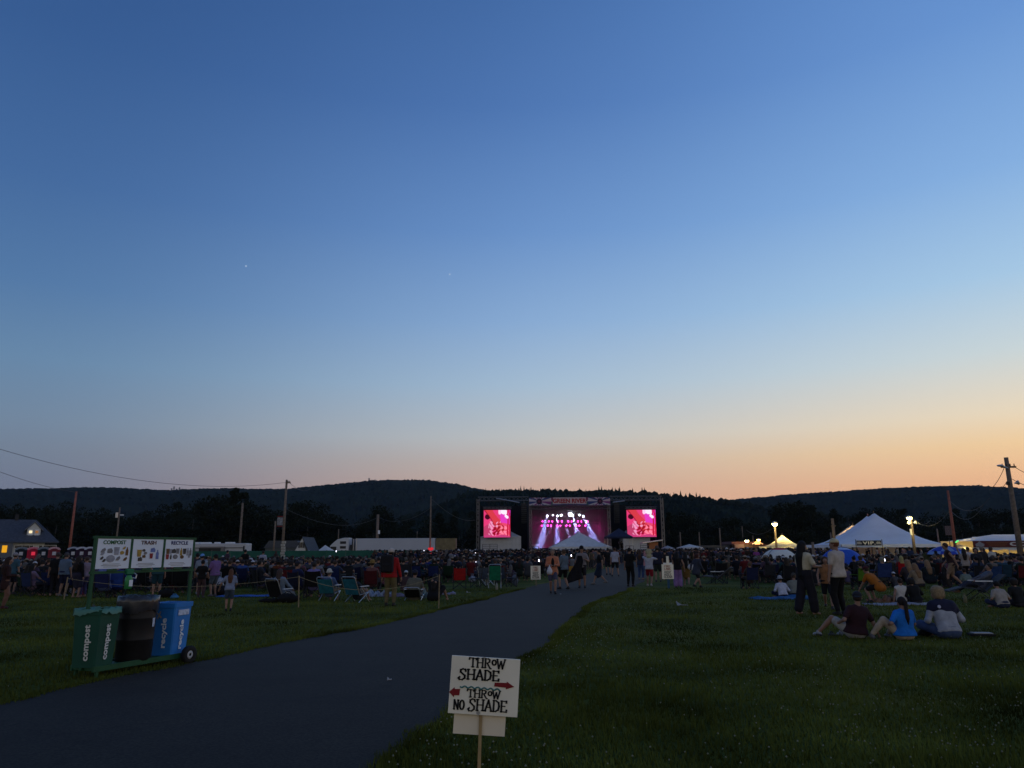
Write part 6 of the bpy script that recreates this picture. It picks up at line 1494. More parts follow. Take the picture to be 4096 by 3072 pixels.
g = setthing(camp_chair((14, 15, 20)), 'black camp chair between the recycle sign post and the black bag', 'chair', CH, 726, 2376, 2, 1.1)
seat_person('person in dark navy jacket in the black camp chair under the recycle sign', g, 2, 1.05, shirt=(22, 22, 34), sleeve='long', haircol=(60, 60, 64), fat=1.3)
g = setthing(camp_chair((20, 30, 70)), 'navy camp chair of the blue polo behind the blue tarp', 'chair', CH, 966, 2350, 6)
seat_person('person in mid-blue polo seated behind the blue tarp', g, 6, 1.0, shirt=(44, 70, 128), haircol=(30, 28, 30), fat=1.2)
g = setthing(camp_chair((24, 26, 34)), 'grey camp chair of the white cap behind the blue tarp', 'chair', CH, 1008, 2342, -4)
seat_person('person in white cap and grey shirt seated behind the blue tarp', g, -4, .95, shirt=(94, 108, 128), hat='cap', hatcol=(170, 176, 188))
g = setthing(camp_chair((20, 22, 26)), 'black camp chair turned right beside the white cap', 'chair', CH, 1040, 2366, -50)
seat_person('person in charcoal T-shirt turned right beside the blue tarp', g, -55, 1.0, shirt=(34, 38, 48), haircol=(26, 22, 20))
g = setthing(camp_chair((60, 54, 56)), 'grey-brown camp chair with a high wide back', 'chair', CH, 1325, 2344, 2, 1.1)
seat_person('person with short brown hair in the grey-brown camp chair', g, 2, .95, shirt=(70, 60, 60), haircol=(56, 44, 38))
g = setthing(camp_chair((34, 36, 46)), 'tall dark grey chair behind the red sleeve', 'chair', CH, 1622, 2344, 0, 1.15)
g = setthing(camp_chair((20, 26, 96)), 'vivid blue camp chair behind the black dress', 'chair', CH, 1708, 2322, 2)
seat_person('person in blue jacket in the vivid blue camp chair', g, 2, 1.0, shirt=(26, 34, 100), haircol=(50, 44, 44))
# right side chairs
g = setthing(camp_chair((70, 110, 22)), 'lime green low chair behind the bending orange shirt', 'chair', CH, 3446, 2358, 8, .95)
seat_person('person in black hoodie in the lime green chair', g, 8, .85, shirt=(16, 16, 18), sleeve='long')
g = setthing(camp_chair((36, 54, 104)), 'large denim blue camp chair right of the bending orange shirt', 'chair', CH, 3536, 2350, -6, 1.15)
seat_person('person with lit grey hair in the large denim blue chair', g, -6, 1.0, shirt=(90, 96, 100), haircol=(120, 116, 100))
g = setthing(camp_chair((168, 18, 26)), 'scarlet camp chair before the large white tent', 'chair', CH, 3612, 2330, -4, 1.05)
seat_person('person with blond hair in the scarlet camp chair', g, -4, 1.0, shirt=(120, 30, 34), hair='long', haircol=(150, 140, 90))
g = setthing(camp_chair((24, 52, 100)), 'blue camp chair before the food stall', 'chair', CH, 3975, 2350, 6)
seat_person('person in grey shirt with a raised knee in the blue chair before the food stall', g, 6, 1.0, shirt=(96, 90, 86), haircol=(40, 34, 34), rleg=(.15, .48, .3))
g = setthing(camp_chair((26, 54, 76)), 'slate blue camp chair just right of the blue one before the food stall', 'chair', CH, 4016, 2346, -4, 1.05)
seat_person('person in teal shirt in the slate blue chair', g, -4, 1.0, shirt=(30, 62, 84), haircol=(26, 24, 24))
g = setthing(camp_chair((20, 22, 30)), 'black camp chair behind the blue tarp on the right', 'chair', CH, 3148, 2352, 14, 1.05)
seat_person('person in black jacket seated behind the white jumper', g, 14, 1.0, shirt=(18, 18, 20), sleeve='long', haircol=(44, 36, 28), hair='long')
g = setthing(camp_chair((22, 72, 48)), 'green camp chair with a bright stripe left of the dome tent', 'chair', CH, 3056, 2300, 0)
g = setthing(camp_chair((150, 150, 150)), 'pale white camp chair in front of the dome tent', 'chair', CH, 3160, 2296, -8)
g = setthing(camp_chair((28, 34, 130)), 'royal blue camp chair at the dome tent door', 'chair', CH, 3112, 2300, 4, 1.1)
seat_person('person in lilac shirt asleep in the royal blue chair', g, 4, .8, shirt=(100, 90, 130), haircol=(40, 36, 40))
g = setthing(camp_chair((100, 94, 86)), 'beige camp chair behind the lime green chair', 'chair', CH, 3446, 2320, 2)
seat_person('person with backlit curly hair in the beige chair', g, 2, 1.0, shirt=(70, 60, 50), hair='curly', haircol=(60, 52, 40))
g = setthing(camp_chair((14, 14, 17)), 'black camp chair with a grey blanket right of the fire lane sign', 'chair', CH, 2880, 2334, 6, 1.1)
def lounger(lab, px, py, yaw, col):
    t = thing('reclining_chair', lab, 'chair', G(px, py), rad(yaw), CH)
    MB().box((0, -.35, .52), (.6, .9, .04), rotm(rx=rad(-38))).build('backrest', M_fabric, t, color=col); MB().box((0, .32, .36), (.6, .6, .04), rotm(rx=rad(6))).build('seat', M_fabric, t, color=col); MB().box((0, .85, .33), (.55, .45, .04), rotm(rx=rad(-16))).build('footrest', M_fabric, t, color=col)
    for s in (-1, 1):
        MB().tube((s * .31, -.35, .0), (s * .31, .35, .6), .016).build('leg', M_blackm, t); MB().tube((s * .31, .5, .0), (s * .31, -.3, .58), .016).build('leg', M_blackm, t); MB().box((s * .33, .0, .6), (.06, .5, .03)).build('armrest', M_white, t)
    used.append((t.location.x, t.location.y, .7)); return t
lounger('grey reclining chair right of the lawn sitters', 3930, 2398, 78, (52, 58, 66))
t = seat_person('person in grey hoodie lying in the grey reclining chair', G(3935, 2396), 78, .95, shirt=(80, 82, 92), sleeve='long', lean=-35, hair='short', lleg=(-.1, .8, .3), rleg=(.1, .8, .3), haircol=(40, 36, 34), pants=(40, 44, 60))
lounger('grey folded lounger right of the right fire lane sign', 2872, 2336, 60, (74, 76, 84))

# ================================================================== loose things on the ground
def cloth(name, lab, cat, px, py, w, d, yaw, m_, bump=.04, col=None, seed=0, group=None):
    r = np.random.default_rng(seed); n = 16; H = r.normal(0, 1, (n + 1, n + 1))
    for _ in range(3): H = (H + np.roll(H, 1, 0) + np.roll(H, -1, 0) + np.roll(H, 1, 1) + np.roll(H, -1, 1)) / 5
    H = np.abs(H) * bump * 2.6
    V = []; 
    for z in (0, 1):
        for j in range(n + 1):
            for i in range(n + 1):
                u, v = i / n - .5, j / n - .5; V.append((u * w + .04 * math.sin(j * 1.3 + seed), v * d + .05 * math.sin(i * 1.1 + seed), (.02 + H[j, i]) if z else .006))
    k = (n + 1) ** 2; Q = [(j * (n + 1) + i + k, j * (n + 1) + i + 1 + k, (j + 1) * (n + 1) + i + 1 + k, (j + 1) * (n + 1) + i + k) for j in range(n) for i in range(n)]
    e = [i for i in range(n + 1)] + [(n + 1) * j + n for j in range(1, n + 1)] + [(n + 1) * n + i for i in range(n - 1, -1, -1)] + [(n + 1) * j for j in range(n - 1, -1, -1)]
    Q += [(a, b, b + k, a + k) for a, b in zip(e[:-1], e[1:])]
    o = link(name, mesh_np(name, V, quads=Q, mats=[m_]), None, col); o.location = G(px, py); o.rotation_euler = (0, 0, rad(yaw)); tag(o, lab, cat, group); return o
cloth('tarp', 'bright blue tarp spread on the grass beside the girl', 'tarp', 995, 2386, 2.3, .7, 4, M_fabric, .03, (40, 84, 156), 1)
cloth('tarp', 'blue tarp under the white jumper on the right lawn', 'tarp', 3130, 2396, 2.0, .8, 3, M_fabric, .05, (34, 84, 130), 2)
cloth('blanket', 'cream blanket under the white tank top', 'blanket', 3600, 2419, 1.9, .7, 4, M_fabric, .03, (130, 132, 146), 3)
cloth('blanket', 'pale blanket edge under the black shirt', 'blanket', 3700, 2418, 1.3, .6, -4, M_fabric, .02, (140, 138, 132), 4)
cloth('blanket', 'crumpled white cloth behind the legs of the red sleeve', 'blanket', 1512, 2386, .9, .35, 3, M_fabric, .16, (126, 140, 160), 5)
cloth('blanket', 'pink and dark striped blanket right of the red sleeve legs', 'blanket', 1602, 2387, 1.2, .45, -3, M_fabric, .07, (104, 98, 116), 6)
cloth('bag', 'crumpled teal and white beach bag between the two sitters', 'bag', 1694, 2394, .55, .4, 20, M_fabric, .2, (110, 128, 130), 7)
cloth('blanket', 'pale lilac cloth right of the black dress', 'blanket', 1788, 2378, .6, .3, 10, M_fabric, .06, (128, 124, 144), 8)
cloth('blanket', 'brown and white patterned blanket beside the bending orange shirt', 'blanket', 3540, 2411, .9, .4, 0, M_fabric, .2, (128, 96, 80), 9)
def bag(lab, px, py, sz, col, seed=0, name='bag'):
    r = np.random.default_rng(seed); m = MB(); m.ball((0, 0, sz[2] * .5), (sz[0] / 2, sz[1] / 2, sz[2] * .52), 12, 8)
    m.v = [(x * (1 + r.uniform(-.2, .2)), y * (1 + r.uniform(-.2, .2)), max(z * (1 + r.uniform(-.22, .12)), .004)) for x, y, z in m.v]
    m.path([(-sz[0] * .2, 0, sz[2] * .9), (-.05, 0, sz[2] * 1.25), (.05, 0, sz[2] * 1.25), (sz[0] * .2, 0, sz[2] * .9)], .012)
    o = m.build(name, M_fabric, smooth=True, color=col); o.location = G(px, py); tag(o, lab, 'bag'); used.append((o.location.x, o.location.y, .3)); return o
bag('large black duffel bag under the low black sling chair', 1150, 2412, (.72, .42, .30), (12, 12, 14), 1)
bag('long black bag lying left of the low black sling chair', 1078, 2412, (.70, .32, .16), (13, 13, 15), 2)
bag('black backpack on the grass under the recycle sign', 664, 2392, (.6, .4, .34), (12, 12, 14), 3)
bag('light blue bag beside the black backpack', 697, 2395, (.32, .22, .14), (58, 110, 150), 4)
bag('black cooler bag with a white bag on top beside the girl', 876, 2384, (.6, .4, .42), (14, 14, 18), 5)
bag('white cloth bag on top of the cooler bag', 872, 2380, (.36, .3, .7), (150, 154, 165), 6)
bag('small black bag between the blue T-shirt and the blond person', 3703, 2545, (.34, .22, .12), (14, 12, 13), 7)
bag('white carrier bag right of the red camp chair', 1889, 2330, (.4, .3, .34), (128, 132, 146), 8)
setthing(camp_chair((62, 68, 80), frame=M_blackm), 'grey camp chair turned away left of the green lawn chair', 'chair', CH, 1918, 2350, 62)
setthing(camp_chair((74, 78, 88), frame=M_alu), 'pale grey camp chair close against the left of the green lawn chair', 'chair', CH, 1944, 2342, -50, .95)
setthing(camp_chair((64, 70, 84)), 'grey camp chair turned right beside the green lawn chair', 'chair', CH, 2032, 2348, -64)
bag('pale grey bag right of the green lawn chair', 2060, 2344, (.3, .26, .5), (90, 96, 108), 12)
bag('orange-brown bag right of the olive-grey T-shirt', 1698, 2388, (.3, .25, .3), (70, 50, 26), 13)
def bottle(lab, px, py, h, r, col, cat='bottle'):
    t = thing('bottle', lab, cat, G(px, py)); MB().lathe([(0.001, 0), (r, 0), (r, h * .72), (r * .5, h * .85), (r * .45, h)], n=12).build('body', M_fabric, t, True, col); MB().lathe([(r * .5, h), (r * .5, h * 1.08), (0.001, h * 1.08)], n=12).build('cap', M_blackm, t)
bottle('white steel bottle standing before the green lawn chair', 1987, 2360, .3, .05, (150, 148, 138))
bottle('dark bottle beside the olive-grey T-shirt', 1686, 2384, .3, .045, (30, 36, 40))
bottle('pale drink bottle right of the blond person', 3862, 2412, .26, .05, (120, 116, 90))
bottle('light cup on the grass right of the blue T-shirt', 3462, 2425, .1, .03, (120, 126, 150))
for px, py, sx, lab in ((1558, 2724, .06, 'small pale wrapper lying on the asphalt path'), (2730, 2424, .34, 'crumpled white paper on the grass right of the path'), (1874, 2372, .16, 'small white wrapper on the grass by the right rope stake'), (394, 2447, .5, 'flat pale paper on the grass left of the compost bin'), (2243, 2378, .06, 'tiny white scrap on the path by the orange cardigan')):
    r = np.random.default_rng(int(px)); m = MB(); V = [(-sx / 2, -sx * .2, .02), (-sx * .1, -sx * .3, .02 + sx * .1), (sx * .5, -sx * .1, .025 + sx * .02), (sx * .45, sx * .2, .03), (0, sx * .3, .02), (-sx * .5, sx * .3, .03 + sx * .35)]
    k = len(V); V += [(x, y, max(z - .012, .009)) for x, y, z in V]
    F = [(0, 1, 4, 5), (1, 2, 3, 4)] + [(5 + k, 4 + k, 1 + k, k), (4 + k, 3 + k, 2 + k, 1 + k)] + [(i, i + k, (i + 1) % k + k, (i + 1) % k) for i in range(k)]
    m.add(V, F); o = m.build('litter', M_fabric, color=(150, 152, 156) if px != 394 else (66, 66, 56)); o.location = G(px, py); tag(o, lab, 'litter', 'scraps of litter')
sn = thing('sandals', 'pair of dark sandals on the grass left of the maroon shirt', 'sandals', G(3300, 2545))
for x in (-.12, .14): MB().ball((x, 0, .03), (.06, .13, .03), 8, 5).path([(x - .05, 0, .04), (x, .03, .09), (x + .05, 0, .04)], .01).build('sandal', M_shoe, sn, True, (46, 46, 50))
bk = thing('notebook', 'flat dark wallet with a pale top lying right of the blond person', 'wallet', G(3925, 2545), rad(-10)); MB().box((0, 0, .03), (.42, .24, .04)).build('cover', M_blackc, bk); MB().box((.02, .02, .06), (.34, .2, .015)).build('paper', mat('paper', (.3, .3, .3), .9, .1), bk)

# ================================================================== stakes, rope, hand-lettered signs
def stake(px0, py0, px1, py1, lab, w=.045):
    b = G(px1, py1); a = at(px0, py0, b[1]); o = MB().box((0, 0, 0), (w, w * .5, 1)).build('wooden_stake', mat('pine_wood', (.26, .19, .11), .8, .25, 12, bump=.2))
    d = Vector(a - b); o.location = b + (a - b) * .5; o.rotation_euler = d.to_track_quat('Z', 'Y').to_euler(); o.scale = (1, 1, d.length + .0)
    tag(o, lab, 'stake', 'wooden stakes holding the rope'); used.append((b[0], b[1], .5)); return a
s1 = stake(1197, 2303, 1194, 2431, 'wooden rope stake at the middle of the left lawn')
s2 = stake(1758, 2297, 1755, 2437, 'wooden rope stake nearest the path')
s0 = stake(271, 2308, 256, 2398, 'leaning wooden rope stake by the black top and patterned skirt')
def rope(a, b, sag, lab):
    P = [a + (b - a) * t - np.array([0, 0, sag * 4 * t * (1 - t)]) for t in np.linspace(0, 1, 16)]
    o = MB().path([p - a for p in P], .007, 6).build('rope', mat('rope_fibre', (.30, .25, .15), .9, .1)); o.location = a; tag(o, lab, 'rope', 'ropes between the stakes')
rope(s1 - [0, 0, .03], s2 - [0, 0, .04], .40, 'long rope sagging between the two middle stakes')
rope(s0 - [0, 0, .05], s1 - [0, 0, .03], .30, 'rope running from the leaning stake to the middle one')
# --- brush lettering, drawn as strokes
STK = {
 'T': [[(0, 1), (.8, .96)], [(.4, .98), (.42, 0)], [(0, 1), (-.02, .84)], [(.8, .96), (.82, .82)], [(.26, 0), (.58, .02)]],
 'H': [[(.06, 1), (.06, 0)], [(.66, 1), (.66, 0)], [(.06, .5), (.66, .52)], [(-.06, 1), (.2, 1)], [(.52, 1), (.8, 1)], [(-.06, 0), (.2, 0)], [(.52, 0), (.8, 0)]],
 'R': [[(.08, 0), (.1, 1)], [(.0, 1), (.1, 1), (.4, 1), (.58, .88), (.56, .66), (.36, .54), (.12, .52)], [(.32, .52), (.5, .2), (.68, -.06), (.82, -.08)], [(-.02, 0), (.2, 0)]],
 'O': [[(.32 + .3 * math.cos(a), .5 + .5 * math.sin(a)) for a in np.linspace(0, 2 * math.pi, 15)]],
 'o': [[(.26 + .22 * math.cos(a), .62 + .27 * math.sin(a)) for a in np.linspace(0, 2 * math.pi, 13)]],
 'W': [[(0, 1), (.22, 0), (.46, .78), (.66, 0), (.92, 1)], [(-.08, 1), (.1, 1)], [(.82, 1), (1.02, 1.02)]],
 'S': [[(.64, .82), (.58, .98), (.36, 1.04), (.14, .92), (.14, .7), (.36, .52), (.58, .34), (.58, .1), (.34, -.1), (.06, -.08), (-.04, .08), (.08, .18)]],
 'A': [[(0, 0), (.32, 1)], [(.32, 1), (.64, 0)], [(.12, .34), (.54, .34)], [(-.1, 0), (.1, 0)], [(.54, 0), (.76, 0)]],
 'D': [[(.08, 0), (.08, 1)], [(-.02, 1), (.3, 1), (.58, .82), (.64, .5), (.56, .16), (.3, 0), (-.02, 0)]],
 'E': [[(.08, 0), (.08, 1)], [(-.02, 1), (.58, 1), (.58, .86)], [(.08, .52), (.46, .52)], [(-.02, 0), (.6, 0), (.62, .16)]],
 'N': [[(.06, 0), (.06, 1)], [(.06, 1), (.6, 0)], [(.6, 0), (.6, 1)], [(-.06, 0), (.18, 0)], [(.48, 1), (.74, 1)]],
 'F': [[(.08, 0), (.08, 1)], [(.0, 1), (.58, 1)], [(.08, .52), (.42, .52)]], 'I': [[(.1, 0), (.1, 1)]], 'L': [[(.08, 1), (.08, 0), (.56, 0)]],
 'K': [[(.08, 0), (.08, 1)], [(.56, 1), (.1, .46), (.6, 0)]], 'P': [[(.08, 0), (.08, 1)], [(.08, 1), (.42, 1), (.58, .8), (.42, .5), (.1, .5)]], 'C': [[(.6, .82), (.4, 1), (.14, .84), (.06, .5), (.16, .12), (.4, 0), (.62, .16)]],
}
ADV = dict(T=.92, H=.9, R=.86, O=.78, o=.62, W=1.14, S=.84, A=.8, D=.82, E=.8, N=.86, F=.7, I=.34, L=.68, K=.76, P=.72, C=.76)
def brush(m, txt, x, z, h, w, thick, y=-.004, slope=0.0, tight=1.0):
    tot = sum(ADV.get(c, .5) for c in txt); sx = w / tot; cx = x
    for c in txt:
        for st in STK.get(c, []):
            pts = [(cx + p[0] * sx, z + p[1] * h + (cx - x) * slope) for p in st]
            for (ax, az), (bx, bz) in zip(pts[:-1], pts[1:]):
                d = np.array([bx - ax, bz - az]); L = np.linalg.norm(d)
                if L < 1e-6: continue
                d /= L; n = np.array([-d[1], d[0]]); vert = abs(d[1]); tk = thick * (.55 + .55 * vert)
                a = np.array([ax, az]) - d * tk * .4; b = np.array([bx, bz]) + d * tk * .4
                q = [a + n * tk / 2, a - n * tk / 2, b - n * tk / 2, b + n * tk / 2]
                m.add([(p[0], y, p[1]) for p in q] + [(p[0], y + .003, p[1]) for p in q], [(0, 1, 2, 3), (7, 6, 5, 4), (0, 4, 5, 1), (1, 5, 6, 2), (2, 6, 7, 3), (3, 7, 4, 0)])
        cx += ADV.get(c, .5) * sx
M_ink = mat('black_ink', (.012, .012, .014), .6, .1); M_red = mat('red_ink', (.22, .012, .016), .7, .1); M_teal = mat('teal_ink', (.06, .20, .19), .7, .1)
M_board = mat('plywood_white', (.86, .80, .66), .7, .08, 3)
Y0 = 4.85
c0 = at(1937.5, 2744, Y0); wS = np.linalg.norm(at(2080, 2635, Y0) - at(1807, 2617.5, Y0)); hS = np.linalg.norm(at(1800, 2849, Y0) - at(1807, 2617.5, Y0))
ss = thing('yard_sign', 'white hand-lettered THROW SHADE sign on a wooden stake by the path', 'sign', (c0[0], Y0, 0))
hub = bpy.data.objects.new('sign_board', None)
TB = rotm(ry=rad(3.7))
def onb(m, nm, mt, parent=None, dz=0):
    """place something drawn in board coordinates"""
    m.v = [tuple(np.array(p) @ TB.T + (0, 0, c0[2])) for p in m.v]; return m.build(nm, mt, parent or ss)
m = MB(); m.box((0, 0, 0), (wS, .012, hS)); board = onb(m, 'front_board', M_board); bb = board.modifiers.new('b', 'BEVEL'); bb.width = .002
sx = lambda u: ((u - 945) / (1320 - 550)) * wS          # crop pixels to board metres
def bz(u, v): # board z from crop pixel, removing the tilt
    return -((v - 678) - (u - 945) * .0646) / (965 - 325) * hS
m = MB()
yb = -.0065 - .003
for txt, u0, u1, vt, vb, th in (('THRoW', 762, 1180, 372, 480, .0095), ('SHADE', 655, 1120, 498, 612, .0116), ('THRoW', 762, 1142, 724, 812, .0087), ('No', 620, 745, 830, 935, .0098), ('SHADE', 785, 1225, 830, 955, .0106)):
    t0 = bz((u0 + u1) / 2, vb - 6); hh = (vb - vt) / 640 * hS
    brush(m, txt if txt != 'No' else 'NO', sx(u0), t0, hh * .93, (u1 - u0) / 770 * wS, th, yb)
lt = onb(m, 'lettering', M_ink, board)
m = MB()
def arrow(pts): 
    P2 = [(sx(u), bz(u, v)) for u, v in pts]; m.prism([(x, z) for x, z in P2], .003, lambda v: (v[0], v[1] + yb, v[2]))
arrow([(1058, 638), (1192, 642), (1192, 628), (1278, 686), (1186, 712), (1186, 694), (1054, 680)])
onb(m, 'arrow', M_red, board); m = MB(); arrow([(556, 740), (614, 688), (620, 708), (677, 706), (674, 778), (618, 776), (616, 798)]); onb(m, 'arrow', M_red, board)
m = MB(); pts = [(sx(u), yb + .001, bz(u, 680 + (u - 675) * .085 + 9 * math.sin((u - 675) / 11.5))) for u in range(675, 1130, 5)]; m.path(pts, .0046, 5); onb(m, 'wavy_line', M_teal, board)
for u, v in ((925, 375), (896, 968)):
    m = MB(); m.lathe([(.0005, -.0), (.011, 0), (.012, .002)], (0, 0, 0), 14); m.v = [(x + sx(u), -.0065 - z - .001, y + bz(u, v)) for x, y, z in m.v]; m.add([(sx(u) - .003, -.012, bz(u, v) - .003), (sx(u) + .003, -.012, bz(u, v) - .003), (sx(u) + .003, -.012, bz(u, v) + .003), (sx(u) - .003, -.012, bz(u, v) + .003)], [(0, 1, 2, 3)]); onb(m, 'screw_washer', M_alu, board)
m = MB(); m.box((sx(925) - .005, .026, bz(925, 962)), ((1210 - 636) / 770 * wS, .012, 520 / 640 * hS)); onb(m, 'rear_board', mat('plywood_pale', (.80, .70, .54), .75, .08, 3))
tpt = at(1930, 2640, Y0 + .014); bot = at(1915, 3110, Y0 + .014)
d = (bot - tpt) / (tpt[2] - bot[2]); ft = tpt + d * tpt[2]; rel = np.array([c0[0], Y0, 0])
m = MB(); n = 10
a, b = ft - rel, tpt - rel
for k in range(n):
    p, q = a + (b - a) * k / n, a + (b - a) * (k + 1) / n
# one squared stake
ux = np.array([.0095, 0, 0]); uy = np.array([0, .0085, 0]); V = []
for k in range(n + 1):
    p = a + (b - a) * k / n; w = .3 if k == 0 else 1 + .06 * math.sin(k * 2); V += [p - ux * w - uy, p + ux * w - uy, p + ux * w + uy, p - ux * w + uy]
F = [(4 * k + i, 4 * k + (i + 1) % 4, 4 * k + 4 + (i + 1) % 4, 4 * k + 4 + i) for k in range(n) for i in range(4)] + [(3, 2, 1, 0), (4 * n, 4 * n + 1, 4 * n + 2, 4 * n + 3)]
m.add(V, F); m.build('stake', mat('pine_stake', (.36, .25, .12), .8, .2, 14, bump=.15), ss)

def lane_sign(lab, x0, x1, y0, y1, pyb, post, top=False):
    g = G((x0 + x1) / 2, pyb); d = g[1]; a, b = at(x0, y1, d), at(x1, y0, d); w, h = b[0] - a[0], b[2] - a[2]; cx, cz = (a[0] + b[0]) / 2, (a[2] + b[2]) / 2
    t = thing('fire_lane_sign', lab, 'sign', (cx, d, 0), 0, 'fire lane signs'); used.append((cx, d, .6))
    bo = MB().box((0, 0, cz), (w, .012, h)).build('board', M_board, t)
    m = MB(); q = lambda txt, f0, z, hh, ww: brush(m, txt, -w * ww / 2 + f0 * w, cz + z * h, hh * h, w * ww, .016, -.011)
    q('FIRE', 0, .30, .13, .50); q('LANE', 0, .12, .13, .56); m.build('red_lettering', mat('orange_ink', (.35, .07, .03), .7, .1), bo)
    m = MB(); m.box((0, -.0085, cz + .065 * h), (w * .7, .004, .006)); q('KEEP', 0, -.10, .12, .56); q('AISLE', 0, -.26, .12, .62); q('CLEAR', 0.02, -.42, .12, .74); m.build('black_lettering', M_ink, bo)
    if post == 'blue': MB().box((.02, .04, (cz - h * .3) / 2), (.10, .04, cz - h * .3)).build('post', mat('blue_board', (.02, .07, .14), .7, .2), t)
    else: MB().box((.02, .03, (cz) / 2), (.04, .03, cz)).build('post', mat('pine_wood', (.26, .19, .11)), t)
    if top:
        z1 = at(2666, 2227, d)[2]; MB().box((.02, .03, (cz + h / 2 + z1) / 2), (.11, .03, z1 - cz - h / 2 + .05)).build('post_top', M_board, t); MB().box((.02, .05, cz + h / 2 + .03), (w * .75, .02, .07)).build('rear_sign', M_white, t)
lane_sign('fire lane sign left of the path with a thin wooden stake', 2123, 2162, 2263, 2318, 2345, 'wood')
lane_sign('fire lane sign right of the path on a blue post', 2649, 2693, 2257, 2316, 2354, 'blue', True)
# yellow board and red chair behind the cloak
g = G(2290, 2300); ys = thing('yellow_sign', 'small yellow lettered board beside the path behind the cloak', 'sign', (g[0], g[1], 0)); a, b = at(2283, 2294, g[1]), at(2301, 2264, g[1])
bo = MB().box((0, 0, (a[2] + b[2]) / 2), (b[0] - a[0] + .1, .03, b[2] - a[2]), rotm(ry=rad(-4))).build('board', mat('yellow_board', (.32, .17, .02), .7, .1), ys); m = MB()
for z in (.1, 0, -.1): m.box((0, -.02, (a[2] + b[2]) / 2 + z), ((b[0] - a[0]) * .7, .008, .04))
m.build('lettering', mat('ink_brown', (.2, .08, .03)), bo)
for s in (-.15, .15): MB().box((s, .03, a[2] / 2), (.04, .03, a[2])).build('leg', M_wood, ys)

# ================================================================== the waste station
A0 = np.array([-5.59, 10.56, 0]); cdir = np.array([.391, .920, 0]); ndir = np.array([.920, -.391, 0])
ang = math.atan2(cdir[1], cdir[0]); base = A0 - .26 * ndir
# local frame: +x along the cart, -y toward the path (camera side)
def W2L(p): q = np.array(p, float) - base; return np.array([q @ cdir, q @ -ndir, q[2]])
M_green = mat('green_paint', (.012, .075, .030), .55, .2, 6); M_gbin = mat('green_plastic', (.006, .066, .042), .5, .15, 3); M_bbin = mat('blue_plastic', (.022, .19, .54), .45, .12, 3); M_drum = mat('dark_plastic', (.012, .0115, .0125), .5, .3, 3)
cart = thing('waste_cart', 'green wheeled cart with three sorting boards for compost, trash and recycling', 'cart', base, ang)
L0, L1 = -.04, 1.72
MB().box(((L0 + L1) / 2, 0, .115), (L1 - L0, .40, .035)).build('platform', M_green, cart)
m = MB()
for y in (-.21, .21): m.box(((L0 + L1) / 2, y, .12), (L1 - L0 + .02, .035, .07))
m.build('side_rail', M_green, cart)
MB().box((.02, -.2, .05), (.035, .035, .10)).build('leg', M_green, cart); MB().box((.02, .2, .05), (.035, .035, .10)).build('leg', M_green, cart)
for y in (-.31, .31):
    wv = MB(); wv.lathe([(.062, -.035), (.115, -.045), (.130, -.028), (.130, .028), (.115, .045), (.062, .035)], n=20); wv.v = [(x + 1.50, z + y, yy + .130) for x, yy, z in wv.v]; w_ = wv.build('wheel', mat('tyre', (.012, .012, .012), .8, .1), cart, True)
    wv = MB(); wv.lathe([(.022, .006), (.03, -.004), (.05, .0), (.062, .012)], n=18); wv.v = [(x + 1.50, (y - .032 if y < 0 else y + .032) + (z if y < 0 else -z), yy + .130) for x, yy, z in wv.v]; wv.build('hub', mat('hub_white', (.45, .45, .45), .5, .1), w_, True)
pl0 = W2L(at(320, 2453, 10.55)); 
xl, xr = -.06, 1.70
zt_ = 1.86; zb_ = 1.41
lt_ = .02
posts = []
for x in (xl, xr): MB().box((x, 0, (zt_ + .1) / 2 + .0), (.038, .038, zt_ - .1)).build('post', M_green, cart)
fm = MB()
for z in (zb_ - .03, zt_ + .005): fm.box(((xl + xr) / 2, 0, z), (xr - xl + .08, .04, .035))
wB = (xr - xl) / 3
for i in range(4): fm.box((xl + wB * i, 0, (zb_ + zt_) / 2), (.036, .042, zt_ - zb_ + .05))
fm.build('sign_frame', M_green, cart)
M_pan = mat('panel_white', (.72, .76, .82), .5, .04, 2)
def icon(m, kind, cx, cz, s):
    if kind == 'cup': m.prism([(cx - s * .3, cz - s / 2), (cx + s * .3, cz - s / 2), (cx + s * .42, cz + s / 2), (cx - s * .42, cz + s / 2)], .002, TI)
    elif kind == 'round': m.prism([(cx + s * .55 * math.cos(a), cz + s * .4 * math.sin(a)) for a in np.linspace(0, 6.1, 10)], .002, TI)
    elif kind == 'bottle': m.prism([(cx - s * .2, cz - s / 2), (cx + s * .2, cz - s / 2), (cx + s * .2, cz + s * .15), (cx + s * .07, cz + s * .4), (cx + s * .07, cz + s * .55), (cx - s * .07, cz + s * .55), (cx - s * .07, cz + s * .4), (cx - s * .2, cz + s * .15)], .002, TI)
    elif kind == 'leaf': m.prism([(cx - s * .5, cz - s * .3), (cx + s * .1, cz - s * .35), (cx + s * .5, cz + s * .1), (cx + s * .3, cz + s * .45), (cx - s * .2, cz + s * .2)], .002, TI)
    elif kind == 'box': m.prism([(cx - s * .45, cz - s * .3), (cx + s * .45, cz - s * .3), (cx + s * .5, cz + s * .1), (cx + s * .2, cz + s * .45), (cx - s * .45, cz + s * .3)], .002, TI)
TI = lambda v: (v[0], v[1] - .020, v[2])
GREY_ = mat('print_grey', (.20, .19, .19), .7, .2, 20); BRN = mat('print_brown', (.16, .08, .03), .7, .2, 20); YEL = mat('print_yellow', (.38, .24, .05), .7, .2, 20); REDP = mat('print_red', (.28, .03, .03), .7, .2, 20); BLUP = mat('print_blue', (.16, .20, .42), .7, .2, 20); DRK = mat('print_dark', (.07, .06, .05), .7, .2, 20); PALE = mat('print_pale', (.30, .30, .33), .7, .2, 20)
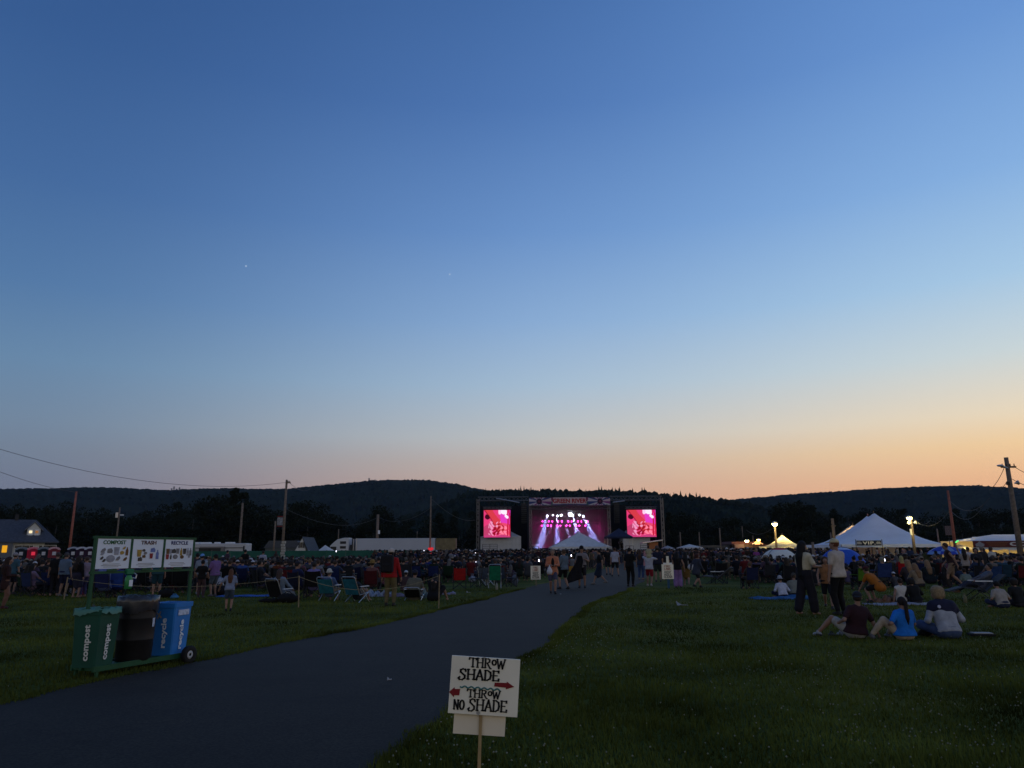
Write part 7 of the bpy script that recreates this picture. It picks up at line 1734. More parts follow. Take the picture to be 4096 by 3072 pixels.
for i, (txt, inkc, wt) in enumerate((('COMPOST', (.03, .12, .035), .68), ('TRASH', (.075, .018, .022), .5), ('RECYCLE', (.02, .025, .13), .60))):
    cx = xl + wB * (i + .5); pn = MB().box((cx, -.008, (zb_ + zt_) / 2 + .01), (wB - .04, .014, zt_ - zb_ - .02)).build('sign_panel', M_pan, cart)
    pw = wB - .04
    tt = text_mesh('lettering', txt, mat('ink_' + txt.lower(), inkc, .7, .1), width=pw * wt, height=.056, bold=.022, extrude=.1, parent=pn); tt.location = (cx, -.018, zt_ - .062)
    tt.scale = (1, .02, 1)
    sets = {0: [('leaf', -.32, .62, .085, GREY_), ('leaf', -.33, .52, .07, PALE), ('box', -.12, .60, .09, GREY_), ('cup', .08, .60, .11, PALE), ('leaf', .30, .70, .055, YEL), ('bottle', .40, .58, .11, BRN), ('round', .25, .54, .065, YEL), ('leaf', -.34, .36, .06, DRK), ('leaf', -.27, .28, .06, DRK), ('round', -.08, .34, .13, PALE), ('leaf', .14, .34, .08, GREY_), ('leaf', .36, .32, .07, BRN)],
            1: [('cup', -.28, .52, .1, YEL), ('round', -.14, .62, .05, DRK), ('round', -.08, .52, .055, GREY_), ('box', .16, .62, .09, BLUP), ('box', -.12, .40, .06, BRN), ('cup', .12, .42, .075, REDP), ('bottle', .32, .46, .13, BLUP), ('box', -.24, .30, .08, DRK)],
            2: [('cup', -.40, .58, .08, BRN), ('cup', -.31, .58, .07, PALE), ('box', -.19, .58, .09, DRK), ('cup', -.05, .59, .08, GREY_), ('bottle', .08, .56, .11, YEL), ('cup', .20, .58, .085, DRK), ('bottle', .32, .56, .11, PALE), ('bottle', .42, .56, .11, GREY_), ('cup', -.40, .38, .075, REDP), ('bottle', -.28, .38, .075, DRK), ('round', -.12, .38, .09, GREY_), ('round', .12, .37, .07, BRN), ('cup', .38, .40, .05, PALE)]}[i]
    pics = {}
    for k_, fx, fz, s_, mt_ in sets: pics.setdefault(mt_.name, (MB(), mt_)); icon(pics[mt_.name][0], k_, cx + fx * pw, zb_ + .02 + fz * (zt_ - zb_ - .04), s_)
    for nm_, (mb_, mt_) in pics.items(): mb_.build('picture', mt_, pn)
    m = MB()
    for j, wl2 in enumerate((.5, .6, .44)): m.box((cx - .02, -.0165, zb_ + .085 - j * .02), (pw * wl2, .003, .006))
    m.build('small_print', GREY_, pn)
    MB().box((cx - .01, -.028, zb_ + .0), (pw * .28, .02, .03)).build('panel_clip', M_green, cart)
sp_ = thing('spray_bottle', 'green sanitiser bottle hanging under the sorting boards', 'bottle', tuple(base + cdir * .52 - ndir * -.03 + np.array([0, 0, 1.14])), ang)
MB().lathe([(.001, 0), (.05, 0), (.05, .15), (.03, .19)], n=14).build('body', mat('bottle_green', (.05, .30, .10), .4, .1), sp_, True); MB().box((0, 0, .24), (.12, .05, .08)).build('spray_head', mat('head_green', (.01, .16, .07), .5, .1), sp_, bevel=.01); MB().box((0, -.052, .08), (.06, .004, .09)).build('label', M_pan, sp_); m = MB(); m.path([(.07, 0, .15), (.12, 0, .14), (.13, 0, .19), (.08, 0, .22)], .008); m.build('handle', M_alu, sp_)
def sq_bin(lab, s, mt, word, w=.36, hgt=.84, lid=None, ltr=None, rot=0):
    t = thing('waste_bin', lab, 'bin', tuple(base + cdir * s + np.array([0, 0, .135])), ang + rot, 'bins on the waste cart')
    m = MB(); k = .87; hw = w / 2; cx_ = .018
    def ring(q, z): a_ = q; return [(-a_ + cx_, -a_, z), (a_ - cx_, -a_, z), (a_, -a_ + cx_, z), (a_, a_ - cx_, z), (a_ - cx_, a_, z), (-a_ + cx_, a_, z), (-a_, a_ - cx_, z), (-a_, -a_ + cx_, z)]
    V = ring(hw * k, 0) + ring(hw, hgt - .07) + ring(hw + .014, hgt - .068) + ring(hw + .018, hgt) + ring(hw - .012, hgt) + ring(hw * k - .02, .03)
    F = [tuple(range(7, -1, -1))] + [(r * 8 + i, r * 8 + (i + 1) % 8, r * 8 + 8 + (i + 1) % 8, r * 8 + 8 + i) for r in range(5) for i in range(8)] + [tuple(range(40, 48))]
    m.add(V, F); b = m.build('bin_body', mt, t)
    # words on the two faces in view, reading upward
    for face in (0, 1):
        tt = text_mesh('lettering', word, ltr, width=hgt * (.62 if word[0] == 'c' else .56), height=.112, bold=.028, parent=b, extrude=.1); tt.scale = (1, .02, 1)
        tl_ = math.atan((hw - hw * k) / hgt)
        R_ = Matrix.Rotation(rad(-90), 4, 'Y')
        if face == 0: tt.matrix_local = Matrix.Translation((-.0, -(hw * .935) - .008, hgt * (.43 if word[0] == 'c' else .385))) @ Matrix.Rotation(tl_, 4, 'X') @ R_ @ Matrix.Diagonal((1, .02, 1, 1))
        else: tt.matrix_local = Matrix.Translation((-(hw * .935) - .008, -.05, hgt * .43)) @ Matrix.Rotation(rad(-90), 4, 'Z') @ Matrix.Rotation(tl_, 4, 'X') @ R_ @ Matrix.Diagonal((1, .02, 1, 1))
    return t, hw, hgt
M_bagg = mat('bag_liner_green', (.10, .26, .20), .5, .1, trans=.2)
lc = mat('letter_cream', (.68, .67, .62), .7, .05)
def liner(t, hw, hgt, mt, dr=.05, seed=0, up=.01):
    r = np.random.default_rng(seed); n = 40; V = []
    for j, (q, z) in enumerate(((hw - .03, hgt - .06), (hw - .005, hgt + up), (hw + .03, hgt + up), (hw + .034, hgt - dr))):
        for i in range(n):
            a = 2 * math.pi * i / n; c_, s_ = math.cos(a), math.sin(a); k = 1 / max(abs(c_), abs(s_)); k = min(k, 1.25)
            V.append((q * c_ * k, q * s_ * k, z + (r.normal(0, .012) if j else 0) + (-.02 * math.sin(i * .45) if j == 3 else 0)))
    F = [(j * n + i, j * n + (i + 1) % n, (j + 1) * n + (i + 1) % n, (j + 1) * n + i) for j in range(3) for i in range(n)]
    link('bag_liner', mesh_np('bag_liner', V, quads=F, mats=[mt]), t)
t, hw, hg = sq_bin('green compost bin with cream lettering on the left of the cart', .10, M_gbin, 'compost', ltr=lc, w=.41, hgt=.755, rot=rad(12)); liner(t, hw, hg, M_bagg, .05, 1)
t, hw, hg = sq_bin('blue recycle bin with grey lettering on the right of the cart', 1.38, M_bbin, 'recycle', ltr=mat('letter_grey', (.72, .76, .78), .7, .05), w=.42, hgt=.765, rot=rad(12)); 
m = MB(); m.box((-.0, -hw - .008, hg - .145), (.26, .004, .08)); m.build('sticker', mat('sticker_white', (.45, .5, .6), .6, .35, 25), t)
m = MB(); m.box((-hw - .006, .05, hg - .18), (.004, .11, .02), rotm(rx=rad(40))); m.box((-hw - .006, .05, hg - .18), (.004, .02, .12), rotm(rx=rad(20))); m.build('emblem', mat('emblem_sand', (.3, .27, .2), .7, .1), t)
t = thing('waste_bin', 'tall black trash drum with a plastic liner folded over its rim', 'bin', tuple(base + cdir * .76 + np.array([0, .0, .135])), ang, 'bins on the waste cart')
t.scale = (1, 1, .93)
m = MB(); R_ = .262; m.lathe([(.001, 0), (R_ * .88, 0), (R_ * .92, .02), (R_ * .94, .30), (R_ * .955, .306), (R_ * .955, .316), (R_ * .95, .322), (R_ * .975, .62), (R_ * .985, .626), (R_ * .985, .636), (R_ * .98, .642), (R_ * 1.0, .90), (R_ * 1.03, .93), (R_ * .97, .93), (R_ * .9, .05), (.001, .05)], n=36); m.build('drum', M_drum, t, True)
r = np.random.default_rng(9); n = 60; V = []
for j, (q, z) in enumerate(((.9, .86), (1.0, .955), (1.07, .96), (1.085, .88), (1.07, .78), (1.045, .73))):
    for i in range(n):
        a = 2 * math.pi * i / n; k = q + r.normal(0, .012) + .012 * math.sin(i * 1.9 + j); V.append((R_ * k * math.cos(a), R_ * k * math.sin(a), z + r.normal(0, .008) - (.03 * math.sin(i * .37 + 1) if j > 3 else 0)))
V = np.array(V); link('bag_liner', mesh_np('bag_liner', V, quads=[(j * n + i, j * n + (i + 1) % n, (j + 1) * n + (i + 1) % n, (j + 1) * n + i) for j in range(5) for i in range(n)], mats=[mat('black_liner', (.03, .03, .034), .28, .3, 12, spec=.6)]), t)
m = MB(); m.box((R_ * .32, -R_ * .93, .56), (.05, .006, .13), rotm(rz=rad(18))); m.build('sticker', mat('sticker_white', (.45, .5, .6)), t)

# ================================================================== tents and umbrellas in the right crowd
def dome_tent(lab, px, py, r, h, m1, m2, name='dome_tent', seg=8, yaw=0):
    g = G(px, py); t = thing(name, lab, 'tent', g, rad(yaw)); n = 8; V = []; F = []; used.append((g[0], g[1], r))
    for j in range(n + 1):
        a = math.pi / 2 * j / n
        for i in range(24):
            p = 2 * math.pi * i / 24; k = 1 - .07 * (1 - abs(math.cos(3 * p))) ; V.append((r * math.cos(a) * math.cos(p) * k, r * math.cos(a) * math.sin(p) * k * .9, h * math.sin(a)))
    F = [(j * 24 + i, j * 24 + (i + 1) % 24, (j + 1) * 24 + (i + 1) % 24, (j + 1) * 24 + i) for j in range(n) for i in range(24)]
    link('fly_sheet', mesh_np('fly_sheet', V, quads=F, mats=[m1, m2], midx=[1 if (j >= 6) else 0 for j in range(n) for i in range(24)]), t)
    m = MB()
    for p in (0.5, 2.6, 3.7, 5.8): m.path([(r * 1.01 * math.cos(a) * math.cos(p), r * .91 * math.cos(a) * math.sin(p), h * 1.01 * math.sin(a)) for a in np.linspace(0, math.pi / 2, 9)], .015)
    m.build('pole_frame', M_blackm, t)
    m = MB(); pts = [(r * .36 * math.cos(a), .05 + h * .62 * math.sin(a)) for a in np.linspace(0, math.pi, 12)]
    m.prism(pts, .03, lambda v: (v[0], -r * .90 + v[2] * .26 - .06 + v[1], v[2])); name == 'dome_tent' and m.build('door_flap', mat('tent_grey', (.2, .2, .19), .9, .1), t)
    return t
dome_tent('white and red dome tent left of the barefoot person', 3122, 2290, 1.65, 1.75, mat('tent_white', (.62, .62, .56), .8, .06), mat('tent_red', (.45, .03, .04), .8, .1))
dome_tent('bright blue dome sun shelter behind the tall person with the cap', 3375, 2312, 1.55, 1.75, mat('tent_blue', (.02, .09, .50), .7, .1, trans=.15), mat('tent_pale', (.35, .45, .65), .8, .1), name='sun_shelter')
def umbrella(lab, px, py, z, r, cols):
    g = G(px, py); t = thing('umbrella', lab, 'umbrella', (g[0], g[1], 0)); V = []; n = 16
    for j in range(6):
        a = j / 5
        for i in range(n): p = 2 * math.pi * i / n; V.append((r * a * math.cos(p) * (1 - .05 * (i % 2)), r * a * math.sin(p) * (1 - .05 * (i % 2)), z - .42 * r * a * a - (.02 if i % 2 else 0)))
    F = [(j * n + i, j * n + (i + 1) % n, (j + 1) * n + (i + 1) % n, (j + 1) * n + i) for j in range(5) for i in range(n)]
    link('canopy', mesh_np('canopy', V, quads=F, mats=cols, midx=[((i // 2) % 2 if j < 4 else 1 - (i // 2) % 2) for j in range(5) for i in range(n)]), t)
    m = MB()
    for i in range(0, n, 2): p = 2 * math.pi * i / n; m.tube((0, 0, z - .5), (r * .7 * math.cos(p), r * .7 * math.sin(p), z - .24 * r), .01, n=4)
    m.build('rib', M_alu, t)
    MB().tube((0, 0, 0), (0, 0, z + .06), .022).build('pole', M_alu, t); used.append((g[0], g[1], .5))
umbrella('blue and white umbrella before the reddish pole', 3796, 2300, at(3796, 2183, G(3796, 2300)[1])[2], 1.25, [mat('umb_blue', (.03, .06, .42), .7, .1, trans=.2), mat('umb_pale', (.20, .32, .60), .7, .1, trans=.2)])
bar = thing('crowd_barrier', 'low metal barrier between the right seated crowd and the standing crowd', 'barrier', (at(2920, 2210, 66)[0], 66, 0)); w = at(3110, 2210, 66)[0] - at(2920, 2210, 66)[0]
m = MB()
for x in np.arange(0, w, .22): m.tube((x, 0, .15), (x, 0, 1.05), .012, n=4)
m.build('bar_infill', M_alu, bar); m = MB(); m.tube((0, 0, 1.08), (w, 0, 1.08), .025); m.tube((0, 0, .15), (w, 0, .15), .025); m.build('rail', M_alu, bar)
# ================================================================== the rest of the crowd
rc = random.Random(11)
SHIRTS = [('black', (14, 14, 16)), ('black', (18, 17, 22)), ('charcoal', (34, 36, 42)), ('navy', (22, 28, 56)), ('navy', (18, 22, 44)), ('grey', (84, 88, 98)), ('pale grey', (122, 126, 138)), ('white', (158, 162, 174)), ('denim blue', (52, 70, 108)), ('blue', (36, 60, 128)), ('teal', (30, 78, 88)), ('dark green', (26, 46, 34)), ('maroon', (64, 22, 30)), ('red', (128, 26, 34)), ('brown', (66, 48, 40)), ('beige', (124, 112, 92)), ('mauve', (92, 70, 96)), ('lilac', (112, 98, 140)), ('olive', (62, 62, 42)), ('pink', (142, 84, 100)), ('orange', (140, 72, 32))]
SH_W = [7, 6, 7, 6, 5, 6, 5, 4, 5, 3, 3, 3, 3, 1.5, 4, 4, 3, 2, 3, 1.5, 1]
HAIRC = [('black', (16, 14, 14)), ('dark brown', (38, 28, 24)), ('brown', (66, 50, 40)), ('grey', (98, 94, 92)), ('blond', (112, 90, 66))]
HC_W = [6, 7, 5, 2.5, 1.5]
HATS = [('white', (170, 172, 180)), ('beige', (128, 116, 100)), ('navy', (24, 28, 50)), ('black', (16, 16, 18)), ('grey', (96, 98, 104))]
PANTS = [(26, 28, 40), (40, 48, 72), (20, 20, 24), (84, 76, 64), (60, 60, 66)]
CHC = [('black', (14, 14, 17)), ('navy', (20, 26, 60)), ('dark blue', (22, 36, 84)), ('dark grey', (38, 40, 46)), ('dark green', (18, 44, 30)), ('dark red', (84, 18, 24)), ('teal', (26, 74, 86))]
CH_W = [7, 5, 3, 4, 2, 2, 1.5]
# posed prototypes with their parts, whose copies share mesh data and differ in colour
def proto(o, h=.03):
    o = dict(o); o.setdefault('shirt', (80, 80, 80)); o.setdefault('pants', (40, 40, 50)); t, J = make_person(o, h, detail=False); return t
PROT = {'chair': [], 'grass': [], 'stand': []}
for i in range(12):
    hair = rc.choice(['short', 'short', 'short', 'long', 'long', 'pony', 'curly', 'bun']); hat = [None, None, None, 'cap', 'bucket', 'capback', None][i % 7]
    PROT['chair'].append((proto(dict(kind='chair', lean=rc.uniform(-14, 8), tilt=rc.uniform(-6, 6), hy=rc.uniform(-40, 40), hp=rc.uniform(-5, 18), larm=(-.24, rc.uniform(.1, .34), rc.uniform(.55, .8)), rarm=(.24, rc.uniform(.1, .34), rc.uniform(.55, .95)), sleeve=rc.choice(['short', 'long', 'short']), hair=hair, hat=hat, fat=rc.uniform(.95, 1.3), legs=rc.choice(['shorts', 'pants']))), hair, hat))
for i in range(6):
    hair = rc.choice(['short', 'long', 'long', 'pony', 'curly']); hat = [None, None, 'cap', None, 'bucket', None][i]
    PROT['grass'].append((proto(dict(kind=['cross', 'knees'][i % 2], lean=rc.uniform(-6, 22), tilt=rc.uniform(-6, 6), hy=rc.uniform(-30, 30), sleeve=rc.choice(['short', 'long']), hair=hair, hat=hat, fat=rc.uniform(1, 1.25))), hair, hat))
for i in range(10):
    hair = rc.choice(['short', 'short', 'long', 'long', 'curly']); hat = [None, None, 'cap', None, None, 'bucket', None, None, None, 'capback'][i]
    k = dict(larm=(-.16, .26, 1.1), rarm=(.16, .28, 1.14)) if i % 3 == 0 else (dict(rarm=(.3, .3, 1.7)) if i == 4 else {})
    PROT['stand'].append((proto(dict(kind='stand', lean=rc.uniform(-3, 5), tilt=rc.uniform(-3, 3), hy=rc.uniform(-25, 25), sleeve=rc.choice(['short', 'long', 'none']), hair=hair, hat=hat, fat=rc.uniform(.95, 1.2), legs=rc.choice(['shorts', 'pants', 'pants']), **k)), hair, hat))
tops = {id(t): t['_top'] for l in PROT.values() for t, _, _ in l}
CHAIR0 = camp_chair((20, 20, 24), simple=True)
LM = [(-400, 'before the white house'), (240, 'before the portable toilets'), (355, 'behind the waste signs'), (770, 'before the motorhome'), (1000, 'before the left fence'), (1240, 'before the truck cab'), (1420, 'before the long trailer'), (1640, 'before the trailer end'), (1830, 'left of the stage'), (1925, 'below the left video wall'), (2060, 'before the stage'), (2200, 'before the wide white tent'), (2450, 'below the navy canopy'), (2540, 'below the right video wall'), (2640, 'right of the stage'), (2810, 'before the low shed'), (2925, 'before the red-roofed building'), (3085, 'before the glowing tent'), (3250, 'left of the VIP banner'), (3400, 'before the VIP banner'), (3540, 'right of the VIP banner'), (3750, 'before the reddish pole'), (3880, 'before the food stall')]
def lm(px):
    s = LM[0][1]
    for a, b in LM:
        if px >= a: s = b
    return s
crowd_items, chair_items = [], []
def free(x, y, r):
    for a, b, c in used:
        if (a - x) ** 2 + (b - y) ** 2 < (r + c * .8) ** 2: return False
    return True
def pick(L_, W_): return rc.choices(L_, W_)[0]
def add_person(x, y, kind, yaw, small=False):
    t0, hair, hat = rc.choice(PROT[kind]); t = t0.copy(); COL.objects.link(t)
    if '_top' in t: del t['_top']
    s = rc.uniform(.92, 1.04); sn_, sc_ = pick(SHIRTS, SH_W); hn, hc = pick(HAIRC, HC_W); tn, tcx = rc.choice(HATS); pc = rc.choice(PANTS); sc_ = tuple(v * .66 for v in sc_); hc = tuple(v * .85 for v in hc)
    for ch in t0.children:
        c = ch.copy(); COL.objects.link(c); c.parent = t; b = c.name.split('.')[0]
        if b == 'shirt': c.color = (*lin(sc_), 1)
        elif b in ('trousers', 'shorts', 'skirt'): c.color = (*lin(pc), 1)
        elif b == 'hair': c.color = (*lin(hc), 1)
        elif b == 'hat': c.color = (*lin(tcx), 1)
    t.location = (x, y, 0); t.scale = (s, s, s); t.rotation_euler = (0, 0, rad(yaw)); used.append((x, y, .3))
    px = proj((x, y, 1.0))[0]
    hd = f'{tn} hat' if hat else {'short': f'short {hn} hair', 'long': f'long {hn} hair', 'pony': f'{hn} ponytail', 'curly': f'curly {hn} hair', 'bun': f'{hn} bun'}[hair]
    ps = {'chair': 'seated', 'grass': 'sitting low', 'stand': 'standing'}[kind]
    grp = {'chair': 'seated crowd in folding chairs', 'grass': 'crowd sitting on the grass', 'stand': 'standing crowd'}[kind]
    tag(t, 'x', 'person', grp); crowd_items.append((t, f'{ps} person in {sn_} top with {hd} {lm(px)}', px)); people_n[0] += 1
    return t
def add_chair(x, y, yaw):
    c = copy_tree(CHAIR0); cn, cc = pick(CHC, CH_W)
    for ch in c.children:
        if ch.name.split('.')[0] in ('seat', 'backrest'): ch.color = (*lin(cc), 1)
    c.location = (x, y, 0); c.rotation_euler = (0, 0, rad(yaw)); px = proj((x, y, .7))[0]
    tag(c, 'x', 'chair', CH); chair_items.append((c, f'{cn} folding chair {lm(px)}', px))
FRONT_L = [(-200, 2388), (60, 2384), (330, 2382), (700, 2372), (1000, 2352), (1180, 2372), (1500, 2352), (1800, 2338), (2100, 2334), (2180, 2322), (2260, 2294), (2360, 2282)]
FRONT_R = [(2760, 2316), (2860, 2318), (2990, 2326), (3200, 2352), (3300, 2346), (3500, 2340), (4000, 2350), (4300, 2352)]
def front(px, side):
    F_ = FRONT_L if side == 'L' else FRONT_R
    return G(px, np.interp(px, [a for a, b in F_], [b for a, b in F_]))[1]
cand = []
y = 24.0
row = 0
while y < 66:
    xs_ = -.78 * y
    x = xs_ + rc.uniform(0, .6)
    while x < .78 * y:
        px = proj((x, y, .8))[0]
        side = 'L' if px < 2400 else 'R'
        cand.append((x + rc.uniform(-.12, .12), y + rc.uniform(-.35, .35), px, side)); x += rc.uniform(.68, 1.0) if rc.random() < .88 else rc.uniform(1.2, 2.2)
    y += 1.12 + row * .03; row += 1
nseat = 0; far_seated = []
LIMIT_SEAT = 186
vis = []
for x, y, px, side in cand:
    if not (-60 < px < 4160): continue
    if on_path(x, y, 1.3): continue
    if side == 'L' and y < front(px, 'L') + .4: continue
    if side == 'R' and (y < front(px, 'R') + .4 or px < 2770): continue
    if side == 'R' and y > 58: continue
    if not free(x, y, .40): continue
    vis.append((x, y, px, side))
vis.sort(key=lambda v: v[1])
taken = []
STAGE = (2.2 * 5, 160)
for x, y, px, side in vis:
    yaw = -math.degrees(math.atan2(8 - x, 160 - y)) + rc.uniform(-14, 14)
    if nseat < LIMIT_SEAT:
        if not free(x, y, .38): continue
        k = 'grass' if rc.random() < (.12 if side == 'L' else .34) else 'chair'
        add_person(x, y, k, yaw)
        if k == 'chair': add_chair(x, y, yaw)
        nseat += 1
    else: far_seated.append((x, y, yaw))
# a few who stand among the seated, and the front of the standing crowd
nst = 0
stand = []
for px, py in [(1226, 2262), (1335, 2256), (1366, 2256), (1474, 2258), (1521, 2256), (1380, 2262), (640, 2330), (560, 2300), (140, 2330), (400, 2312), (1205, 2262), (1100, 2270), (905, 2290), (3235, 2290), (3420, 2272), (3560, 2270), (3300, 2262), (3650, 2284), (3944, 2290), (2850, 2276), (2930, 2270)]:
    g = G(px, py); stand.append((g[0], g[1]))
y = 66.0
far_stand = []
while y < 150:
    x = (-.36 * y if y < 90 else -.42 * y)
    while x < .62 * y:
        px = proj((x, y, 1.5))[0]
        ok = not on_path(x, y, -.5 if y > 80 else .6)
        if 1500 < px < 3330 or (y > 90 and 1150 < px): pass
        else: ok = False
        if px > 3330 and rc.random() > .28: ok = False
        if px > 3100 and y > 112: ok = False
        if ok and rc.random() < .8: far_stand.append((x + rc.uniform(-.2, .2), y + rc.uniform(-.5, .5)))
        x += rc.uniform(.5, .8)
    y += 2.0 if y < 90 else 3.6
far_stand.sort(key=lambda p: p[1])
for x, y in stand:
    if free(x, y, .35): add_person(x, y, 'stand', -math.degrees(math.atan2(8 - x, 160 - y)) + rc.uniform(-25, 25)); nst += 1
k = 0
rest = []
for x, y in far_stand:
    if people_n[0] < 296 and k % 1 == 0: add_person(x, y, 'stand', -math.degrees(math.atan2(8 - x, 160 - y)) + rc.uniform(-25, 25))
    else: rest.append((x, y))
    k += 1
# musicians
for lab, px, dy, kw in (('guitarist lit pink playing in the middle of the stage', 2233, 4, dict(shirt=(150, 60, 80), rarm=(.06, .26, 1.0), larm=(-.34, .30, 1.12))), ('drummer seated behind the drum kit', 2218, 7.2, dict(kind='chair', shirt=(60, 40, 60))), ('musician in dark clothes on the right of the stage', 2330, 5, dict(shirt=(30, 24, 34))), ('camera operator in black on the riser under the navy canopy', 2487, None, dict(shirt=(14, 14, 16), pants=(14, 14, 16)))):
    kw.setdefault('kind', 'stand'); kw.setdefault('pants', (30, 28, 36)); t, J = make_person(kw, .03, True); del t['_top']
    if dy is None: t.location = (at(px, 2190, 119)[0], 119, 1.31); t.rotation_euler = (0, 0, rad(-10))
    else: t.location = (S(px, 2170, DS + dy)[0], DS + dy, deckz); t.rotation_euler = (0, 0, rad(180))
    tag(t, lab, 'person', 'people working at the stage'); people_n[0] += 1
gx = S(2233, 2170, DS + 4)[0]
gt = thing('electric_guitar', 'electric guitar held by the musician in the middle of the stage', 'guitar', (gx, DS + 3.72, deckz + 1.08)); gt.rotation_euler = (0, rad(-22), 0)
MB().prism([(-.22, -.12), (-.05, -.1), (.05, -.16), (.2, -.12), (.22, .02), (.16, .1), (.05, .08), (-.06, .1), (-.2, .14), (-.26, .02)], .05).build('body', mat('guitar_red', (.4, .04, .05), .3, .1), gt); MB().box((.5, .02, -.01), (.62, .03, .06)).build('neck', M_wood, gt)
tp = thing('video_camera', 'video camera on a tripod on the riser', 'camera', (at(2478, 2190, 119)[0], 118.6, 1.31)); MB().box((0, 0, 1.5), (.3, .6, .3)).build('body', M_blackm, tp); m = MB()
for a in (0, 2.1, 4.2): m.tube((0, 0, 1.35), (.4 * math.cos(a), .4 * math.sin(a), 0), .025)
m.build('tripod', M_blackm, tp)

# everyone past the first three hundred: one mass of people
def low(o):
    o = dict(o); o.setdefault('shirt', (80, 80, 80)); o.setdefault('pants', (40, 40, 50)); J = skeleton(**o); P_ = person_parts(J, o, .055)
    return [(nm, V, Q) for nm, V, Q, _, _ in P_ if nm != 'body' or True]
LOW_S = [low(dict(kind='stand', hair=h_, hat=t_, sleeve=s_, **kw)) for h_, t_, s_, kw in (('short', None, 'short', {}), ('long', None, 'short', {}), ('short', 'cap', 'long', dict(larm=(-.16, .26, 1.1), rarm=(.16, .28, 1.14))), ('curly', None, 'none', {}), ('short', 'bucket', 'short', dict(fat=1.2)))]
LOW_C = [low(dict(kind='chair', hair=h_, hat=t_, sleeve=s_, **kw)) for h_, t_, s_, kw in (('short', None, 'short', dict(lean=-8)), ('long', None, 'long', dict(lean=6)), ('short', 'cap', 'short', dict(hy=30)), ('curly', None, 'short', {}))]
Vs, Qs, Cs = [], [], []; nb = 0
def mass(x, y, yaw, L_):
    global nb
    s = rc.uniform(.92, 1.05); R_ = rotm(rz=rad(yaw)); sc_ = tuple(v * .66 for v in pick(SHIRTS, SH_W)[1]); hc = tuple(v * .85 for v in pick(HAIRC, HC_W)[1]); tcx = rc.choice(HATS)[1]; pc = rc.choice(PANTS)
    for nm, V, Q in rc.choice(L_):
        if len(V) == 0: continue
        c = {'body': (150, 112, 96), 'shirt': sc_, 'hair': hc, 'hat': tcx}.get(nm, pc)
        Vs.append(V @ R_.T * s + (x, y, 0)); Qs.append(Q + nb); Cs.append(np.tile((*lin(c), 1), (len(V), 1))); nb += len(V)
for x, y in rest: mass(x, y, -math.degrees(math.atan2(8 - x, 160 - y)) + rc.uniform(-30, 30), LOW_S)
for x, y, yw in far_seated: mass(x, y, yw, LOW_C)
if Vs:
    me = mesh_np('crowd', np.vstack(Vs), quads=np.vstack(Qs), mats=[mat('crowd_clothes', None, .9, .1, 5, attr='cloth')])
    a = me.color_attributes.new('cloth', 'FLOAT_COLOR', 'POINT'); a.data.foreach_set('color', np.vstack(Cs).astype(np.float32).ravel())
    o = link('crowd', me); tag(o, 'dense mass of festival goers filling the field up to the stage', 'crowd', kind='stuff')
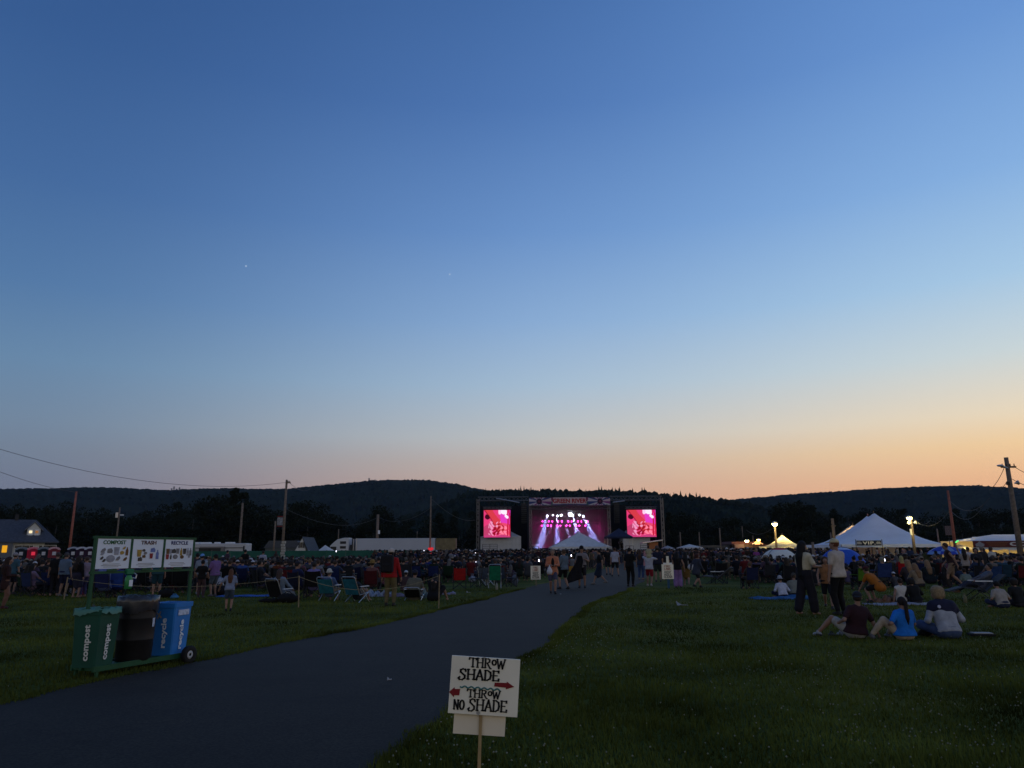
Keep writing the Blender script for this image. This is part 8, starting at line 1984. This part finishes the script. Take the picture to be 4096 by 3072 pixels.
# coolers and bags among the chairs
cl_items = []
rk = random.Random(3)
spots_ = [(t.location.x, t.location.y) for t, _, _ in chair_items[:90]]; rk.shuffle(spots_)
for (x, y) in spots_[:34]:
    x, y = x + rk.choice((-.55, .55)) + rk.uniform(-.05, .05), y - rk.uniform(.1, .4)
    if on_path(x, y, .6) or any((x - a) ** 2 + (y - b) ** 2 < .2 for a, b, c in used): continue
    nm, cc = rk.choice([('red', (110, 24, 30)), ('blue', (30, 52, 110)), ('white', (150, 152, 158)), ('black', (16, 16, 18)), ('grey', (90, 92, 98))]); px = proj((x, y, .2))[0]; used.append((x, y, .25))
    if rk.random() < .5:
        t = thing('cooler', '', 'cooler', (x, y, 0), rk.uniform(-.6, .6), 'coolers among the chairs'); MB().box((0, 0, .16), (.48, .3, .3)).build('box', M_fabric, t, color=cc, bevel=.02); MB().box((0, 0, .345), (.5, .32, .06)).build('lid', M_fabric, t, color=(150, 152, 156), bevel=.015); MB().path([(-.24, 0, .3), (-.24, 0, .42), (.24, 0, .42), (.24, 0, .3)], .012).build('handle', M_blackm, t)
        cl_items.append((t, f'{nm} hard cooler with a pale lid between chairs {lm(px)}', px))
    else:
        m = MB(); m.box((0, 0, .17), (.36, .2, .34), None, 0, 1.15); m.path([(-.1, 0, .33), (-.06, 0, .5), (.06, 0, .5), (.1, 0, .33)], .012); o = m.build('tote_bag', M_fabric, color=cc); o.location = (x, y, 0); o.rotation_euler = (0, 0, rk.uniform(-1, 1)); tag(o, 'x', 'bag', 'bags among the chairs'); cl_items.append((o, f'{nm} tote bag standing between chairs {lm(px)}', px))
ordinal_labels(cl_items)
# phones held up, glowing
ph = []
for px, py, d in ((1345, 2205, 80), (1696, 2204, 84), (1903, 2210, 70), (2285, 2222, 60), (1903, 2252, 45), (1634, 2238, 52), (870, 2264, 38), (3540, 2240, 44), (3904, 2346, 33), (2156, 2242, 50)):
    p = at(px, py, d); m = MB(); m.box((0, 0, 0), (.08, .012, .16)); t = thing('mobile_phone', '', 'phone', p, 0, 'glowing phones in the crowd'); m.build('case', M_blackm, t); m = MB(); m.box((0, -.008, 0), (.07, .004, .145)); m.build('screen', emit('phone_glow', (235, 235, 255), 4), t); ph.append((t, 'glowing phone screen in the crowd ' + lm(px), px))
ordinal_labels(ph); ordinal_labels(crowd_items); ordinal_labels(chair_items)
# prototypes were only for copying
def drop(o):
    for c in list(o.children): drop(c)
    bpy.data.objects.remove(o)
for l in PROT.values():
    for t, _, _ in l: drop(t)
drop(CHAIR0)
print('people', people_n[0], 'seated far', len(far_seated), 'standing mass', len(rest), 'chairs', len(chair_items))

# ================================================================== haze
hm = bpy.data.materials.new('haze'); hm.use_nodes = True; N = hm.node_tree.nodes; N.remove(N['Principled BSDF'])
pv = N.new('ShaderNodeVolumePrincipled'); pv.inputs['Color'].default_value = (.50, .68, 1.0, 1); pv.inputs['Density'].default_value = .000036; hm.node_tree.links.new(pv.outputs[0], N['Material Output'].inputs['Volume'])
hz = MB().box((0, 1720, 160), (6700, 3640, 324)).build('haze', hm); tag(hz, kind='stuff', label='thin evening haze over the field and hills', cat='haze')
